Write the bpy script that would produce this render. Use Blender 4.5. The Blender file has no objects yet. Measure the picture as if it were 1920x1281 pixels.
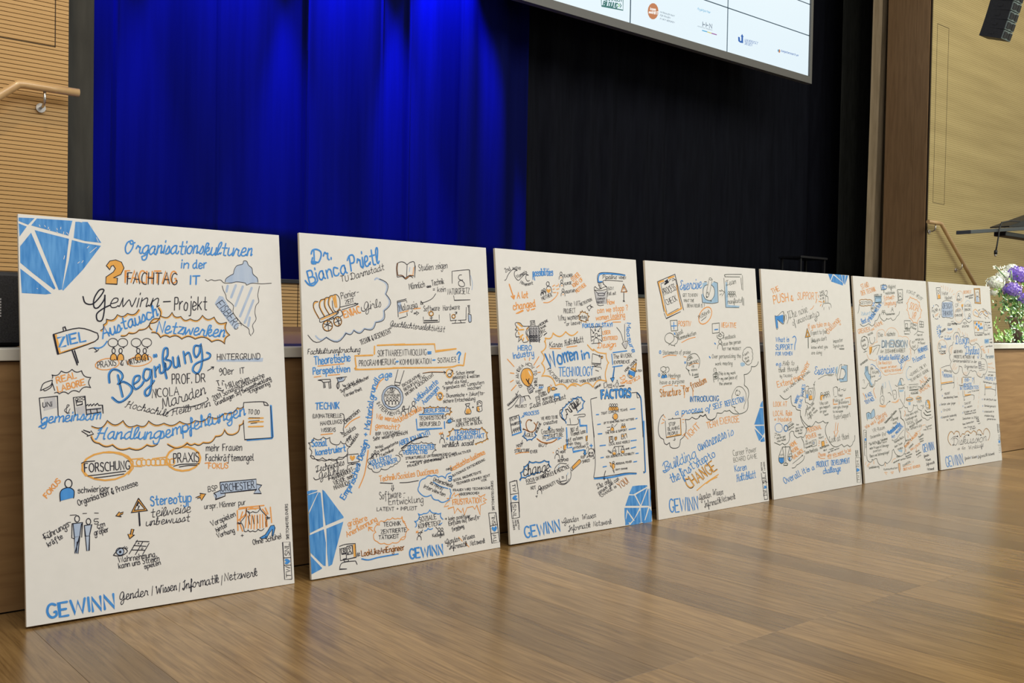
import bpy, bmesh, math, random
from mathutils import Vector, Matrix
from mathutils.geometry import tessellate_polygon
random.seed(7)
SC = bpy.context.scene
COL = SC.collection
# ---------------------------------------------------------------- camera
CF, YAW, PITCH, ROLL, CH, CD = 1852.069, .694961368, -.0219209213, .0172475235, .755310669, 2.72016328
def cam_axes():
    cy, sy = math.cos(YAW), math.sin(YAW)
    f = Vector((sy*math.cos(PITCH), cy*math.cos(PITCH), math.sin(PITCH)))
    r = Vector((cy, -sy, 0)); u = r.cross(f)
    cr, sr = math.cos(ROLL), math.sin(ROLL)
    return cr*r+sr*u, -sr*r+cr*u, f
AR, AU, AF = cam_axes()
EYE = Vector((0, -CD, CH))
cam = bpy.data.cameras.new('camera'); co = bpy.data.objects.new('camera', cam); COL.objects.link(co)
cam.sensor_width = 36; cam.lens = CF*36/1920; cam.clip_start = .05
co.matrix_world = Matrix((( AR.x, AU.x, -AF.x, EYE.x), (AR.y, AU.y, -AF.y, EYE.y), (AR.z, AU.z, -AF.z, EYE.z), (0, 0, 0, 1)))
SC.camera = co
# ---------------------------------------------------------------- light
SC.view_settings.view_transform = 'Standard'; SC.view_settings.look = 'None'
SC.view_settings.gamma = 1; SC.view_settings.use_curve_mapping = False
SC.view_settings.exposure = 0.0
W = bpy.data.worlds.new('hall_air'); SC.world = W; W.use_nodes = True
W.node_tree.nodes['Background'].inputs[0].default_value = (1, .96, .90, 1)
W.node_tree.nodes['Background'].inputs[1].default_value = .33
def light(name, kind, loc, target, power, color, **kw):
    d = bpy.data.lights.new(name, kind); o = bpy.data.objects.new(name, d); COL.objects.link(o)
    o.location = loc; d.energy = power; d.color = color
    o.rotation_euler = (Vector(target)-Vector(loc)).to_track_quat('-Z', 'Y').to_euler()
    for k, v in kw.items(): setattr(d, k, v)
    return o
# hall ceiling light fields (behind and above the camera)
light('hall_ceiling_light', 'AREA', (1.5, -4.5, 6.5), (2.0, 0, .3), 400, (1, .955, .875), shape='RECTANGLE', size=7, size_y=4)
light('hall_ceiling_light_right', 'AREA', (8.5, -4.0, 6.5), (7.5, 0, .5), 330, (1, .965, .86), shape='RECTANGLE', size=7, size_y=4)
# warm downlights over the two stage stairs
light('stair_downlight_left', 'SPOT', (.7, .9, 5.0), (.9, 2.8, .9), 150, (1, .74, .42), spot_size=1.3, spot_blend=.9, shadow_soft_size=.12)
light('stair_downlight_right', 'AREA', (12.8, .6, 6.0), (12.8, 2.8, 2.6), 25, (1, .86, .50), shape='RECTANGLE', size=3, size_y=1)
# daylight reaching the flowers from a side window on the right
light('side_window_daylight', 'SPOT', (9.6, -1.2, 3.4), (6.80, .12, .90), 2300, (.97, 1, .93), spot_size=.27, spot_blend=.5, shadow_soft_size=.12)
light('side_window_spill', 'AREA', (11.5, -3.2, 2.4), (7.6, 0, .45), 55, (.86, 1, .70), shape='RECTANGLE', size=1.4, size_y=1.6)
# blue stage spots above the drape
for i, (x, e) in enumerate(((1.75, 60), (2.9, 80), (3.92, 95), (4.84, 90))):
    light('blue_stage_spot', 'SPOT', (x, 3.62, 4.5), (x-.02, 4.0, 2.2), e*29, (.0, .02, 1), spot_size=.74, spot_blend=.55, shadow_soft_size=.03)
# ---------------------------------------------------------------- node materials
def mat(name, color, rough=.6, metal=0, spec=.5):
    m = bpy.data.materials.new(name); m.use_nodes = True
    b = m.node_tree.nodes['Principled BSDF']
    b.inputs['Base Color'].default_value = (*color, 1); b.inputs['Roughness'].default_value = rough
    b.inputs['Metallic'].default_value = metal; b.inputs['Specular IOR Level'].default_value = spec
    return m
def nd(m, t, **kw):
    n = m.node_tree.nodes.new(t)
    for k, v in kw.items(): setattr(n, k, v)
    return n
def noisy(name, c1, c2, scale=(1, 1, 1), ns=5, detail=4, rough=.6, spec=.5, bump=0, rnd=False, c3=None, coat=0, dist=0, lo=.3, hi=.7):
    m = mat(name, c1, rough, 0, spec); L = m.node_tree.links; b = m.node_tree.nodes['Principled BSDF']
    tc = nd(m, 'ShaderNodeTexCoord'); mp = nd(m, 'ShaderNodeMapping'); mp.inputs['Scale'].default_value = scale
    L.new(tc.outputs['Object'], mp.inputs['Vector'])
    nz = nd(m, 'ShaderNodeTexNoise'); nz.inputs['Scale'].default_value = ns; nz.inputs['Detail'].default_value = detail
    nz.inputs['Distortion'].default_value = dist
    oi = nd(m, 'ShaderNodeObjectInfo')
    if rnd:
        mu = nd(m, 'ShaderNodeMath', operation='MULTIPLY'); mu.inputs[1].default_value = 97
        L.new(oi.outputs['Random'], mu.inputs[0])
        ad = nd(m, 'ShaderNodeVectorMath', operation='ADD'); L.new(mp.outputs[0], ad.inputs[0]); L.new(mu.outputs[0], ad.inputs[1])
        L.new(ad.outputs[0], nz.inputs['Vector'])
    else: L.new(mp.outputs[0], nz.inputs['Vector'])
    rp = nd(m, 'ShaderNodeValToRGB'); rp.color_ramp.elements[0].position = lo; rp.color_ramp.elements[1].position = hi
    rp.color_ramp.elements[0].color = (*c1, 1); rp.color_ramp.elements[1].color = (*c2, 1)
    L.new(nz.outputs['Fac'], rp.inputs['Fac']); out = rp.outputs['Color']
    if rnd:
        mx = nd(m, 'ShaderNodeMixRGB', blend_type='MULTIPLY'); mx.inputs[0].default_value = 1
        r2 = nd(m, 'ShaderNodeValToRGB'); r2.color_ramp.elements[0].color = (*(c3 or (.75, .75, .75)), 1); r2.color_ramp.elements[1].color = (1.12, 1.1, 1.05, 1)
        L.new(oi.outputs['Random'], r2.inputs['Fac']); L.new(out, mx.inputs[1]); L.new(r2.outputs['Color'], mx.inputs[2]); out = mx.outputs[0]
    L.new(out, b.inputs['Base Color'])
    if bump:
        bp = nd(m, 'ShaderNodeBump'); bp.inputs['Strength'].default_value = bump; bp.inputs['Distance'].default_value = .002
        L.new(nz.outputs['Fac'], bp.inputs['Height']); L.new(bp.outputs[0], b.inputs['Normal'])
    if coat: b.inputs['Coat Weight'].default_value = coat; b.inputs['Coat Roughness'].default_value = .12
    return m
def emis(name, color, s):
    m = mat(name, (0, 0, 0), .4); b = m.node_tree.nodes['Principled BSDF']
    b.inputs['Emission Color'].default_value = (*color, 1); b.inputs['Emission Strength'].default_value = s
    return m
M = {}
M['plank'] = noisy('oak_plank', (.195, .113, .041), (.31, .19, .075), (9, .9, 1), 3.4, 8, .25, .5, .05, True, (.66, .64, .61), dist=2.2)
def fine_grain(m):                                  # thin dark pores running along each plank
    t = m.node_tree; L = t.links; b = t.nodes['Principled BSDF']; src = b.inputs['Base Color'].links[0].from_socket
    tc = nd(m, 'ShaderNodeTexCoord'); mp = nd(m, 'ShaderNodeMapping'); mp.inputs['Scale'].default_value = (160, 5, 1); L.new(tc.outputs['Object'], mp.inputs['Vector'])
    oi = nd(m, 'ShaderNodeObjectInfo'); mu = nd(m, 'ShaderNodeMath', operation='MULTIPLY'); mu.inputs[1].default_value = 53; L.new(oi.outputs['Random'], mu.inputs[0])
    ad = nd(m, 'ShaderNodeVectorMath', operation='ADD'); L.new(mp.outputs[0], ad.inputs[0]); L.new(mu.outputs[0], ad.inputs[1])
    nz = nd(m, 'ShaderNodeTexNoise'); nz.inputs['Scale'].default_value = 1; nz.inputs['Detail'].default_value = 5; L.new(ad.outputs[0], nz.inputs['Vector'])
    rp = nd(m, 'ShaderNodeValToRGB'); rp.color_ramp.elements[0].position = .33; rp.color_ramp.elements[1].position = .52; rp.color_ramp.elements[0].color = (.62, .56, .50, 1); rp.color_ramp.elements[1].color = (1, 1, 1, 1); L.new(nz.outputs['Fac'], rp.inputs['Fac'])
    mx = nd(m, 'ShaderNodeMixRGB', blend_type='MULTIPLY'); mx.inputs[0].default_value = .75; L.new(src, mx.inputs[1]); L.new(rp.outputs['Color'], mx.inputs[2]); L.new(mx.outputs[0], b.inputs['Base Color'])
fine_grain(M['plank'])
M['riser'] = noisy('riser_wood', (.40, .25, .105), (.48, .32, .145), (.5, 5, 14), 3, 4, .5, .3, 0)
M['slab'] = mat('floor_underlay', (.035, .02, .01), .8)
M['front'] = noisy('oak_veneer', (.21, .115, .045), (.30, .175, .072), (.8, 9, 9), 4, 5, .45, .4, .03, dist=.8)
M['slat'] = noisy('slat_wood', (.47, .285, .110), (.56, .36, .150), (.5, 5, 14), 3, 4, .5, .3, 0)
M['slatr'] = noisy('slat_wood_pale', (.43, .335, .15), (.54, .43, .20), (.30, 3, 4), 2.0, 4, .5, .3, 0)
M['groove'] = mat('groove_black', (.025, .014, .007), .9)
M['column'] = noisy('column_veneer', (.20, .118, .056), (.265, .16, .078), (9, 9, .7), 4, 5, .5, .3, .02, dist=.6)
M['nosing'] = noisy('nosing_stone', (.56, .54, .47), (.64, .62, .55), (1, 1, 1), 14, 4, .45, .4)
M['stage'] = noisy('stage_board', (.15, .085, .055), (.20, .12, .08), (1, 9, 1), 4, 4, .30, .5)
M['trackblack'] = mat('track_black', (.012, .014, .02), .4)
M['blackcloth'] = noisy('black_molton', (.004, .0045, .008), (.007, .008, .013), (3, 3, .3), 8, 4, .85, .08)
M['bluelitcloth'] = noisy('bluelit_velvet', (.0015, .003, .050), (.002, .004, .062), (5, 5, .2), 5, 4, .8, .04)  # black curtain; the blue of the spots is put into its base colour
M['greycloth'] = noisy('charcoal_cloth', (.045, .045, .042), (.06, .06, .055), (3, 3, .5), 9, 4, .9, .1)
M['greencloth'] = noisy('dark_cloth', (.020, .021, .018), (.032, .034, .03), (3, 3, .5), 9, 4, .9, .1)
M['beige'] = noisy('beige_cloth', (.22, .17, .105), (.31, .245, .16), (5, 5, .5), 6, 4, .9, .1)
M['rail'] = noisy('rail_beech', (.52, .33, .15), (.62, .42, .21), (2, 2, 2), 5, 4, .28, .5, coat=.3)
M['steel'] = mat('brushed_steel', (.62, .60, .57), .28, 1)
M['dark'] = noisy('black_plastic', (.012, .012, .013), (.02, .02, .022), (1, 1, 1), 60, 3, .5, .4)
M['grille'] = noisy('speaker_grille', (.012, .012, .013), (.035, .035, .037), (1, 1, 1), 300, 2, .6, .4, .3)
M['arraygrille'] = noisy('array_grille', (.05, .062, .065), (.10, .12, .125), (1, 1, 1), 140, 2, .5, .5, .3)
M['frame'] = mat('screen_frame_grey', (.12, .12, .115), .5)
M['seam'] = mat('screen_seam', (.012, .05, .09), .5)
# ---------------------------------------------------------------- mesh helpers
def link(name, bm, mats, parent=None, smooth=False):
    me = bpy.data.meshes.new(name); bm.to_mesh(me); bm.free()
    for m in (mats if isinstance(mats, (list, tuple)) else [mats]): me.materials.append(m)
    if smooth:
        for p in me.polygons: p.use_smooth = True
    o = bpy.data.objects.new(name, me); COL.objects.link(o)
    if parent: o.parent = parent
    return o
def tag(o, label=None, cat=None, group=None, kind=None):
    for k, v in (('label', label), ('category', cat), ('group', group), ('kind', kind)):
        if v: o[k] = v
    return o
def empty(name, loc=(0, 0, 0)):
    o = bpy.data.objects.new(name, None); COL.objects.link(o); o.location = loc; o.empty_display_size = .05
    return o
def box(bm, x0, x1, y0, y1, z0, z1, mi=0):
    v = [bm.verts.new(p) for p in ((x0, y0, z0), (x1, y0, z0), (x1, y1, z0), (x0, y1, z0), (x0, y0, z1), (x1, y0, z1), (x1, y1, z1), (x0, y1, z1))]
    fs = [bm.faces.new([v[i] for i in q]) for q in ((0, 3, 2, 1), (4, 5, 6, 7), (0, 1, 5, 4), (1, 2, 6, 5), (2, 3, 7, 6), (3, 0, 4, 7))]
    for f in fs: f.material_index = mi
    return v
def bevel(bm, w, seg=1):
    bmesh.ops.bevel(bm, geom=bm.edges[:], offset=w, segments=seg, affect='EDGES', profile=.5)
def newbox(name, m, x0, x1, y0, y1, z0, z1, parent=None, bw=0):
    bm = bmesh.new(); box(bm, x0, x1, y0, y1, z0, z1)
    if bw: bevel(bm, bw, 2)
    return link(name, bm, m, parent)
def tube(bm, pts, r, n=12, cap=True, mi=0):
    pts = [Vector(p) for p in pts]; rings = []; prev = None
    for i, p in enumerate(pts):
        d = (pts[min(i+1, len(pts)-1)]-pts[max(i-1, 0)]).normalized()
        if prev is None: a = d.orthogonal().normalized()
        else: a = (prev-d*prev.dot(d)).normalized()
        prev = a; b = d.cross(a); rr = r[i] if isinstance(r, (list, tuple)) else r
        rings.append([bm.verts.new(p+a*rr*math.cos(2*math.pi*k/n)+b*rr*math.sin(2*math.pi*k/n)) for k in range(n)])
    for A, B in zip(rings, rings[1:]):
        for k in range(n):
            f = bm.faces.new((A[k], A[(k+1) % n], B[(k+1) % n], B[k])); f.smooth = True; f.material_index = mi
    if cap:
        bm.faces.new(rings[0][::-1]).material_index = mi; bm.faces.new(rings[-1]).material_index = mi
def struct(o): o['kind'] = 'structure'; return o
# ================================================================ SETTING
# hall floor: planks run away from the wall, butt-jointed in straight rows
floor = newbox('floor', M['slab'], -2.5, 12.5, -5.2, -.03, -.05, -.004); struct(floor)
PW, PO = .1425, .6275
def plank_mesh(L):
    bm = bmesh.new(); box(bm, .0002, PW-.0002, .0003, L-.0003, -.014, 0)
    bmesh.ops.bevel(bm, geom=[e for e in bm.edges if all(v.co.z > -.001 for v in e.verts)], offset=.0003, segments=1, affect='EDGES')
    me = bpy.data.meshes.new('plank'); bm.to_mesh(me); bm.free(); me.materials.append(M['plank']); return me
pm1, pm2 = plank_mesh(1.255), plank_mesh(2.3)
for k in range(-15, 78):
    for me, y in ((pm1, -1.29), (pm2, -3.59)):
        o = bpy.data.objects.new('plank', me); COL.objects.link(o); o.parent = floor; o.location = (PO+k*PW, y, 0)
# wood-faced stage front under the nosing
wf = newbox('wall_stage_front', M['groove'], -2.5, 12.5, -.022, .4, -.01, .632); struct(wf)
x = -2.43
while x < 12.4:
    newbox('veneer_panel', M['front'], x+.001, min(x+1.199, 12.49), -.034, -.020, .003, .629, wf, .0008); x += 1.2
ns = newbox('trim_1', M['nosing'], -2.5, 12.5, -.045, .06, .632, .6625, None, .002); struct(ns)
tr = newbox('trim_2', M['trackblack'], -2.5, 12.5, .06, .34, .60, .6615); struct(tr)
led = newbox('floor_stage_apron', M['stage'], -2.5, 16, .34, 2.8, .55, .6605); struct(led)
stg = newbox('floor_stage', M['trackblack'], .9, 11.6, 2.83, 8.2, .66, .965); struct(stg)
# riser of horizontal slats below the raised stage
def slats(name, m, x0, x1, yf, z0, z1, pitch, gap=.0045, depth=.008):
    root = newbox(name, M['groove'], x0, x1, yf+depth, yf+.03, z0, z1); struct(root)
    bm = bmesh.new(); z = z0
    while z+pitch-gap < z1+.001:
        box(bm, x0, x1, yf, yf+depth+.001, z, z+pitch-gap); z += pitch
    o = link('slats', bm, m, root); o['kind'] = 'stuff'; return root
slats('wall_stage_riser', M['riser'], 1.534, 10.6, 2.80, .69, .955, .0205, .0035)
struct(newbox('baseboard_riser', M['stage'], 1.534, 10.6, 2.79, 2.83, .6605, .689))
struct(newbox('trim_3', M['trackblack'], 1.534, 10.6, 2.785, 2.86, .955, .98, None, .002))
xg = 2.88
while xg < 10.5:
    newbox('panel_joint', M['groove'], xg-.002, xg+.002, 2.7985, 2.802, .69, .955, bpy.data.objects['wall_stage_riser']); xg += 1.25
wl = slats('wall_left', M['slat'], -2.6, 1.534, 2.80, .66, 3.2, .0215, .0032)
wr = slats('wall_right', M['slatr'], 10.6, 16.0, 2.80, .66, 6.2, .0235, .0016)
for w_, seg in ((wl, ((.55, 1.468, 2.137, 2.137), (1.468, 1.468, 2.137, 3.2))), (wr, ((10.70, 10.96, 4.14, 4.14), (10.96, 10.96, 2.15, 4.14), (10.70, 10.96, 2.15, 2.15), (10.70, 10.70, 2.15, 4.14)))):
    for (a, b, c, d) in seg:
        newbox('hatch_joint', M['groove'], a-.002, b+.002, 2.7985, 2.802, c-.002, d+.002, w_)
# wooden reveal at the right of the stage opening
col_ = newbox('trim_4', M['column'], 10.6, 11.2, 2.825, 3.335, .66, 6.2); struct(col_)
newbox('column_panel', M['column'], 10.588, 10.6, 2.83, 2.985, .66, 6.2, col_, .001)
newbox('column_panel', M['column'], 10.588, 10.6, 2.988, 3.332, .66, 6.2, col_, .001)
# unseen dark shell around the stage, added to block ambient light
struct(newbox('wall_stage_back', M['blackcloth'], .3, 14.2, 8.2, 8.3, .5, 7))
struct(newbox('wall_stage_left', M['blackcloth'], .2, .3, 2.9, 8.3, .5, 7))
struct(newbox('wall_stage_right', M['blackcloth'], 14.2, 14.3, 3.4, 8.3, .5, 7))
struct(newbox('ceiling_stage', M['blackcloth'], .2, 14.3, 2.9, 8.3, 7, 7.1))
struct(newbox('wall_stage_header', M['blackcloth'], .2, 14.3, 2.86, 2.92, 5.6, 7))
# ================================================================ DRAPES
def drape(name, m, x0, x1, y, z0, z1, amp, wave, seed, n=None, seams=(), label='', cat='curtain', tilt=0):
    rnd = random.Random(seed); n = n or int((x1-x0)/.012); bm = bmesh.new(); NZ = 10
    ph = [rnd.uniform(0, 6.28) for _ in range(6)]; fr = [rnd.uniform(.7, 1.35) for _ in range(6)]
    rows = []
    for j in range(NZ+1):
        z = z0+(z1-z0)*j/NZ; row = []
        for i in range(n+1):
            x = x0+(x1-x0)*i/n
            d = sum(math.sin((x*6.283/wave)*fr[k]*(1+.45*k)+ph[k]+.25*math.sin(z*1.3+k*2)*k*.5)/(1+.55*k) for k in range(3))
            d *= amp*(.85+.3*math.sin(z*.7+x))
            for s in seams:
                q = (x-s)/.013
                if -3 < q < 3: d += -amp*.5*math.exp(-q*q)*(1 if q < 0 else .2)
            row.append(bm.verts.new((x+tilt*(z-z0), y+d, z)))
        rows.append(row)
    for a, b in zip(rows, rows[1:]):
        for i in range(n): bm.faces.new((a[i], a[i+1], b[i+1], b[i]))
    o = link(name, bm, m, None, True)
    md = o.modifiers.new('thick', 'SOLIDIFY'); md.thickness = .003; md.offset = 1
    return tag(o, label, cat)
drape('stage_curtain', M['bluelitcloth'], 1.45, 5.78, 4.0, .967, 5.4, .046, .80, 3, None, (2.18, 2.86, 3.56, 4.22, 4.47, 4.94), 'tall velvet stage curtain lit deep blue from above, hanging behind the left boards')
drape('black_backdrop', M['blackcloth'], 5.6, 12.6, 4.25, .967, 6.4, .028, .55, 11, None, (), 'wide unlit black backdrop hanging below and behind the video screen')
drape('masking_leg', M['greycloth'], .7, 1.728, 3.02, .967, 5.5, .0015, .8, 5, None, (), 'flat charcoal grey masking drape between the left slatted wall and blue-lit curtain')
drape('dark_leg', M['greencloth'], 10.63, 11.5, 3.95, .967, 6.4, .012, .5, 8, None, (), 'dark grey side drape next to the black backdrop, left of the beige drape')
drape('beige_leg', M['beige'], 10.42, 11.05, 3.46, .967, 6.4, .022, .20, 21, None, (), 'bunched beige side drape tucked behind the brown wooden column', tilt=.012)
# ================================================================ VIDEO SCREEN
scr = empty('video_screen', (9.3, 3.5, 3.43)); tag(scr, 'large lit video wall with sponsor logos hanging above the black backdrop', 'screen')
M['screen'] = emis('screen_light', (.80, .93, 1.0), .95)
M['s_teal'] = emis('logo_teal', (.0, .22, .20), .6); M['s_org'] = emis('logo_orange', (.72, .26, .10), .7)
M['s_blue'] = emis('logo_blue', (.0, .13, .55), .75); M['s_grey'] = emis('logo_grey', (.25, .33, .42), .7)
M['s_cyan'] = emis('logo_cyan', (.03, .45, .8), .8); M['s_yel'] = emis('logo_yellow', (.8, .72, .2), .8)
M['s_pur'] = emis('logo_purple', (.35, .05, .35), .8); M['s_grn'] = emis('logo_green', (.25, .65, .15), .8); M['s_wht'] = emis('logo_white', (1, .95, .9), .9)
def local(o, root): o.parent = root; o.location = Vector(o.location)-root.location; return o
xs = [5.122, 6.507, 7.892, 9.290]; zs = [3.437, 3.875, 4.21, 4.65, 5.09]
for i in range(3):
    for j in range(4):
        local(newbox('display_tile', M['screen'], xs[i]+.010, xs[i+1]-.010, 3.5, 3.54, zs[j]+.0065, zs[j+1]-.0065), scr)
local(newbox('seam_backing', M['seam'], xs[0], xs[-1], 3.506, 3.543, zs[0], zs[-1]), scr)
bm = bmesh.new()
box(bm, xs[0]-.06, xs[-1]+.04, 3.485, 3.545, zs[0]-.075, zs[0]); box(bm, xs[0]-.06, xs[0], 3.485, 3.545, zs[0], zs[-1]); box(bm, xs[-1], xs[-1]+.04, 3.485, 3.545, zs[0], zs[-1]); box(bm, xs[0]-.06, xs[-1]+.04, 3.485, 3.545, zs[-1], zs[-1]+.05)
local(link('frame', bm, M['frame']), scr)
# ================================================================ HANDRAILS
def handrail(name, pts, brackets, label):
    root = empty(name, pts[0]); P0 = Vector(pts[0])
    bm = bmesh.new(); tube(bm, [Vector(p)-P0 for p in pts], .021, 20); bevel_pts = None
    link('rail', bm, M['rail'], root)
    for (x, z) in brackets:
        b = bmesh.new(); y = pts[0][1]
        tube(b, [Vector(q)-P0 for q in ((x, y, z-.018), (x, y, z-.06), (x, y+.008, z-.078), (x, y+.03, z-.09), (x, 2.80, z-.092))], .007, 10)
        bo = link('bracket', b, M['steel'], root)
        c = bmesh.new(); tube(c, [Vector(q)-P0 for q in ((x, 2.787, z-.092), (x, 2.80, z-.092))], .024, 18); link('rosette', c, M['steel'], bo)
    return tag(root, label, 'handrail')
handrail('handrail', [(1.565, 2.72, 1.900), (1.30, 2.72, 1.900), (1.276, 2.72, 1.897), (1.255, 2.72, 1.882), (.55, 2.72, 1.295)], ((1.398, 1.9), (.85, 1.53)), 'round pale wooden handrail on steel brackets on the left slatted wall')
handrail('handrail', [(10.45, 2.72, 1.912), (10.715, 2.72, 1.914), (10.749, 2.72, 1.908), (10.775, 2.72, 1.888), (12.0, 2.72, .95)], ((10.62, 1.91), (11.26, 1.513)), 'round wooden handrail sloping down the right slatted wall behind the last board')
# ================================================================ LINE ARRAY (hangs in front of the right wall)
la = empty('line_array_speaker', (8.94, 1.3, 3.32)); tag(la, 'black curved hanging line array loudspeaker at the top right corner', 'loudspeaker')
M['arrayfront'] = noisy('array_front', (.13, .17, .17), (.20, .25, .25), (1, 1, 1), 60, 2, .5, .5)
tilt, py_, pz_ = .34, 0.0, 0.0
for k in range(9):
    bm = bmesh.new(); H_ = .082
    box(bm, 0, .165, .012, .215, .002, H_-.002); box(bm, .006, .165, .002, .014, .004, H_-.004, 1)
    box(bm, .010, .060, -.004, .006, .014, H_-.014); box(bm, .105, .155, -.004, .006, .014, H_-.014); box(bm, .066, .099, -.003, .004, .020, H_-.020)
    box(bm, -.004, .169, .09, .13, .03, .05)
    bmesh.ops.rotate(bm, verts=bm.verts[:], cent=(0, 0, 0), matrix=Matrix.Rotation(tilt, 3, 'X'))
    bmesh.ops.translate(bm, verts=bm.verts[:], vec=(0, py_, pz_))
    link('array_element', bm, [M['dark'], M['arrayfront']], la)
    py_ += -math.sin(tilt)*H_; pz_ += math.cos(tilt)*H_; tilt -= .022
bm = bmesh.new(); tube(bm, [(.0, .19, .40), (-.03, .22, .41), (-.05, .23, .50), (-.05, .23, .72), (.0, .2, 1.3), (.06, .1, 3.2)], .005, 8); link('cable', bm, M['dark'], la)
bm = bmesh.new(); tube(bm, [(.08, py_+.1, pz_), (.08, py_+.1, 3.6)], .008, 8); link('suspension', bm, M['steel'], la)
# ================================================================ FRONT FILL SPEAKER on the apron at far left
ff = empty('front_fill_speaker', (.58, .09, .6625)); tag(ff, 'small black loudspeaker standing on the stage edge behind the first board', 'loudspeaker')
bm = bmesh.new(); box(bm, -.33, .093, 0, .16, 0, .196); bevel(bm, .012, 3); link('cabinet', bm, M['dark'], ff)
bm = bmesh.new(); box(bm, -.32, .083, -.004, .002, .01, .186); bevel(bm, .0015, 1); link('grille', bm, M['grille'], ff)
# ================================================================ LECTERN TOP ON A STAND (right edge)
# ================================================================ INK: hand lettering and drawings on the boards
def inkmat(name, c, c2=None, sc=(40, 5, 1)):
    return noisy(name, c, c2 or c, sc, 1.5, 3, .6, .25, lo=.35, hi=.65)
INK = {'k': inkmat('ink_black', (.012, .013, .028)), 'b': inkmat('ink_blue', (.05, .26, .70), (.085, .33, .78)), 'o': inkmat('ink_orange', (.80, .33, .085), (.86, .40, .12)),
       'y': inkmat('ink_amber', (.80, .40, .085), (.86, .46, .12)), 'l': inkmat('ink_pale_blue', (.42, .53, .72), (.50, .60, .76)), 'g': inkmat('ink_pale_grey', (.52, .53, .57), (.60, .60, .62)),
       'm': inkmat('gem_marker', (.045, .235, .62), (.13, .38, .78), (60, 7, 1)), 'n': inkmat('ink_green_black', (.045, .062, .050)), 'p': inkmat('ink_soft_blue', (.33, .52, .72), (.42, .60, .78)),
       'q': inkmat('ink_soft_orange', (.82, .48, .26), (.86, .55, .34)), 'u': inkmat('ink_outline_black', (.012, .013, .028)), 'w': inkmat('board_white', (.79, .786, .76))}
LAYER = {'l': 1, 'g': 1, 'p': 1, 'm': 2, 'o': 3, 'q': 3, 'u': 4, 'y': 5, 'w': 6, 'b': 7, 'k': 8, 'n': 8}
GL = {}
for ln in '''a 4929070514244648/4945 54
b 0c04/08294846341405
c 48291907051434 45
d 49290705142446/4c4554
e 06474829190705143445
f 5b4c3c2a22 11/0949
g 49290705142446/4942301002
h 0c04/0729394844
i 0904/0b0c
j 29211000/2b2c
k 0c04/4906/1744
l 0c051424
m 0904/07293834/3759686 4
n 0904/0729394844
o 2907051434464829
p 0900/08294846341405
q 49290705142446/4940
r 0904/072939
s 48391908173746 45341405
t 2c253444/0949
u 0905142446/4944
v 092449
w 0914385469
x 0944/4904
y 0905142446/4942301001
z !09490444
ß 000a1c3c4b39284746442 4
ä 4929070514244648/4945 54/1b1c/3b3c
ö 2907051434464829/1b1c/3b3c
ü 0905142446/4944/1b1c/3b3c
A !043c64/1757
B 0c04/0c3c4b49380 8/3857553404
C 5b3c1b08153454
D 0c04/0c3c5a563404
E !4c0c0444/0838
F !4c0c04/0838
G 5b3c1b081534555747
H !0c04/5c54/0858
I !0c04
J 3c36241405
K !0c04/4c07/1844
L !0c0444
M !040c376c64
N !040c545c
O 3c1b0815345568 5b3c
P 040c/0c3c4b493808
Q 3c1b0815345568 5b3c/4664
R 040c/0c3c4b493808/2854
S 4b3c1c0a19384745341405
T !0c6c/3c34
U 0c06143456 5c
V !0c346c
W !0c24488 48c/
X !0c64/6c04
Y !0c386c/3834
Z !0c5c0454
Ä !043c64/1757/1d1e/5d5e
Ü 0c061434565c/1d1e/4d4e
Ö 3c1b08153455685b3c/1d1e/4d4e
0 2c0a0614344648 4a2c
1 !0a2c24
2 0a1c3c4a0444
3 0b2c4b3818/3846341405
4 !2c0656/4a44
5 4c0c083846341405
6 3c1a0615344638 06
7 !0c4c14
8 284a2c0a2846341406 28
9 4a2c0a18394a4614
& 5424 2b3c4b0715344558
+ !2824? 
- !0848
= !0949/0747
? 0b1c3c4a2826/2425
! !0c06/0405
. !0405
, 0503
: !0809/0405
' !0c0a
" !0c0a/2c2a
/ !043c
| !0d02
( 2d0a0723
) 0d2a2703
# !1c04/3c24/0949/0646
@ 5748285646585a3c1b0815356 5
% !045c/0b1b/5545
> !084 8/2a4826
< !2a0826
* !2a26/0949/
~ 0818294849
^ 2824/1828
_ !0444
; 0503/0809'''.split('\n'):
    k, v = ln[0], ln[2:].replace(' ', '')
    st = v.startswith('!'); v = v.lstrip('!').replace('?', '')
    S_ = []
    for s in v.split('/'):
        if len(s) >= 4: S_.append([(int(s[i], 16), int(s[i+1], 16)-4) for i in range(0, len(s)-1, 2)])
    GL[k] = (S_, st)
GL['+'] = ([[(0, 4), (4, 4)], [(2, 2), (2, 6)]], True); GL['W'] = ([[(0, 8), (2, 0), (4, 7), (6, 0), (8, 8)]], True); GL['f'] = ([[(5, 7), (4, 8), (3, 8), (2, 6), (2, -2), (1, -3)], [(0, 5), (4, 5)]], False)
GL['k'] = ([[(0, 8), (0, 0)], [(4, 5), (0, 2)], [(1, 3), (4, 0)]], True); GL['h'] = ([[(0, 8), (0, 0)], [(0, 3), (2, 5), (3, 5), (4, 4), (4, 0)]], False); GL['m'] = ([[(0, 5), (0, 0)], [(0, 3), (2, 5), (3, 4), (3, 0)], [(3, 3), (5, 5), (6, 4), (6, 0)]], False)
GL['n'] = ([[(0, 5), (0, 0)], [(0, 3), (2, 5), (3, 5), (4, 4), (4, 0)]], False); GL['x'] = ([[(0, 5), (4, 0)], [(4, 5), (0, 0)]], True); GL['I'] = ([[(0, 8), (0, 0)]], True); GL['K'] = ([[(0, 8), (0, 0)], [(5, 8), (0, 3)], [(1, 4), (5, 0)]], True)
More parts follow.
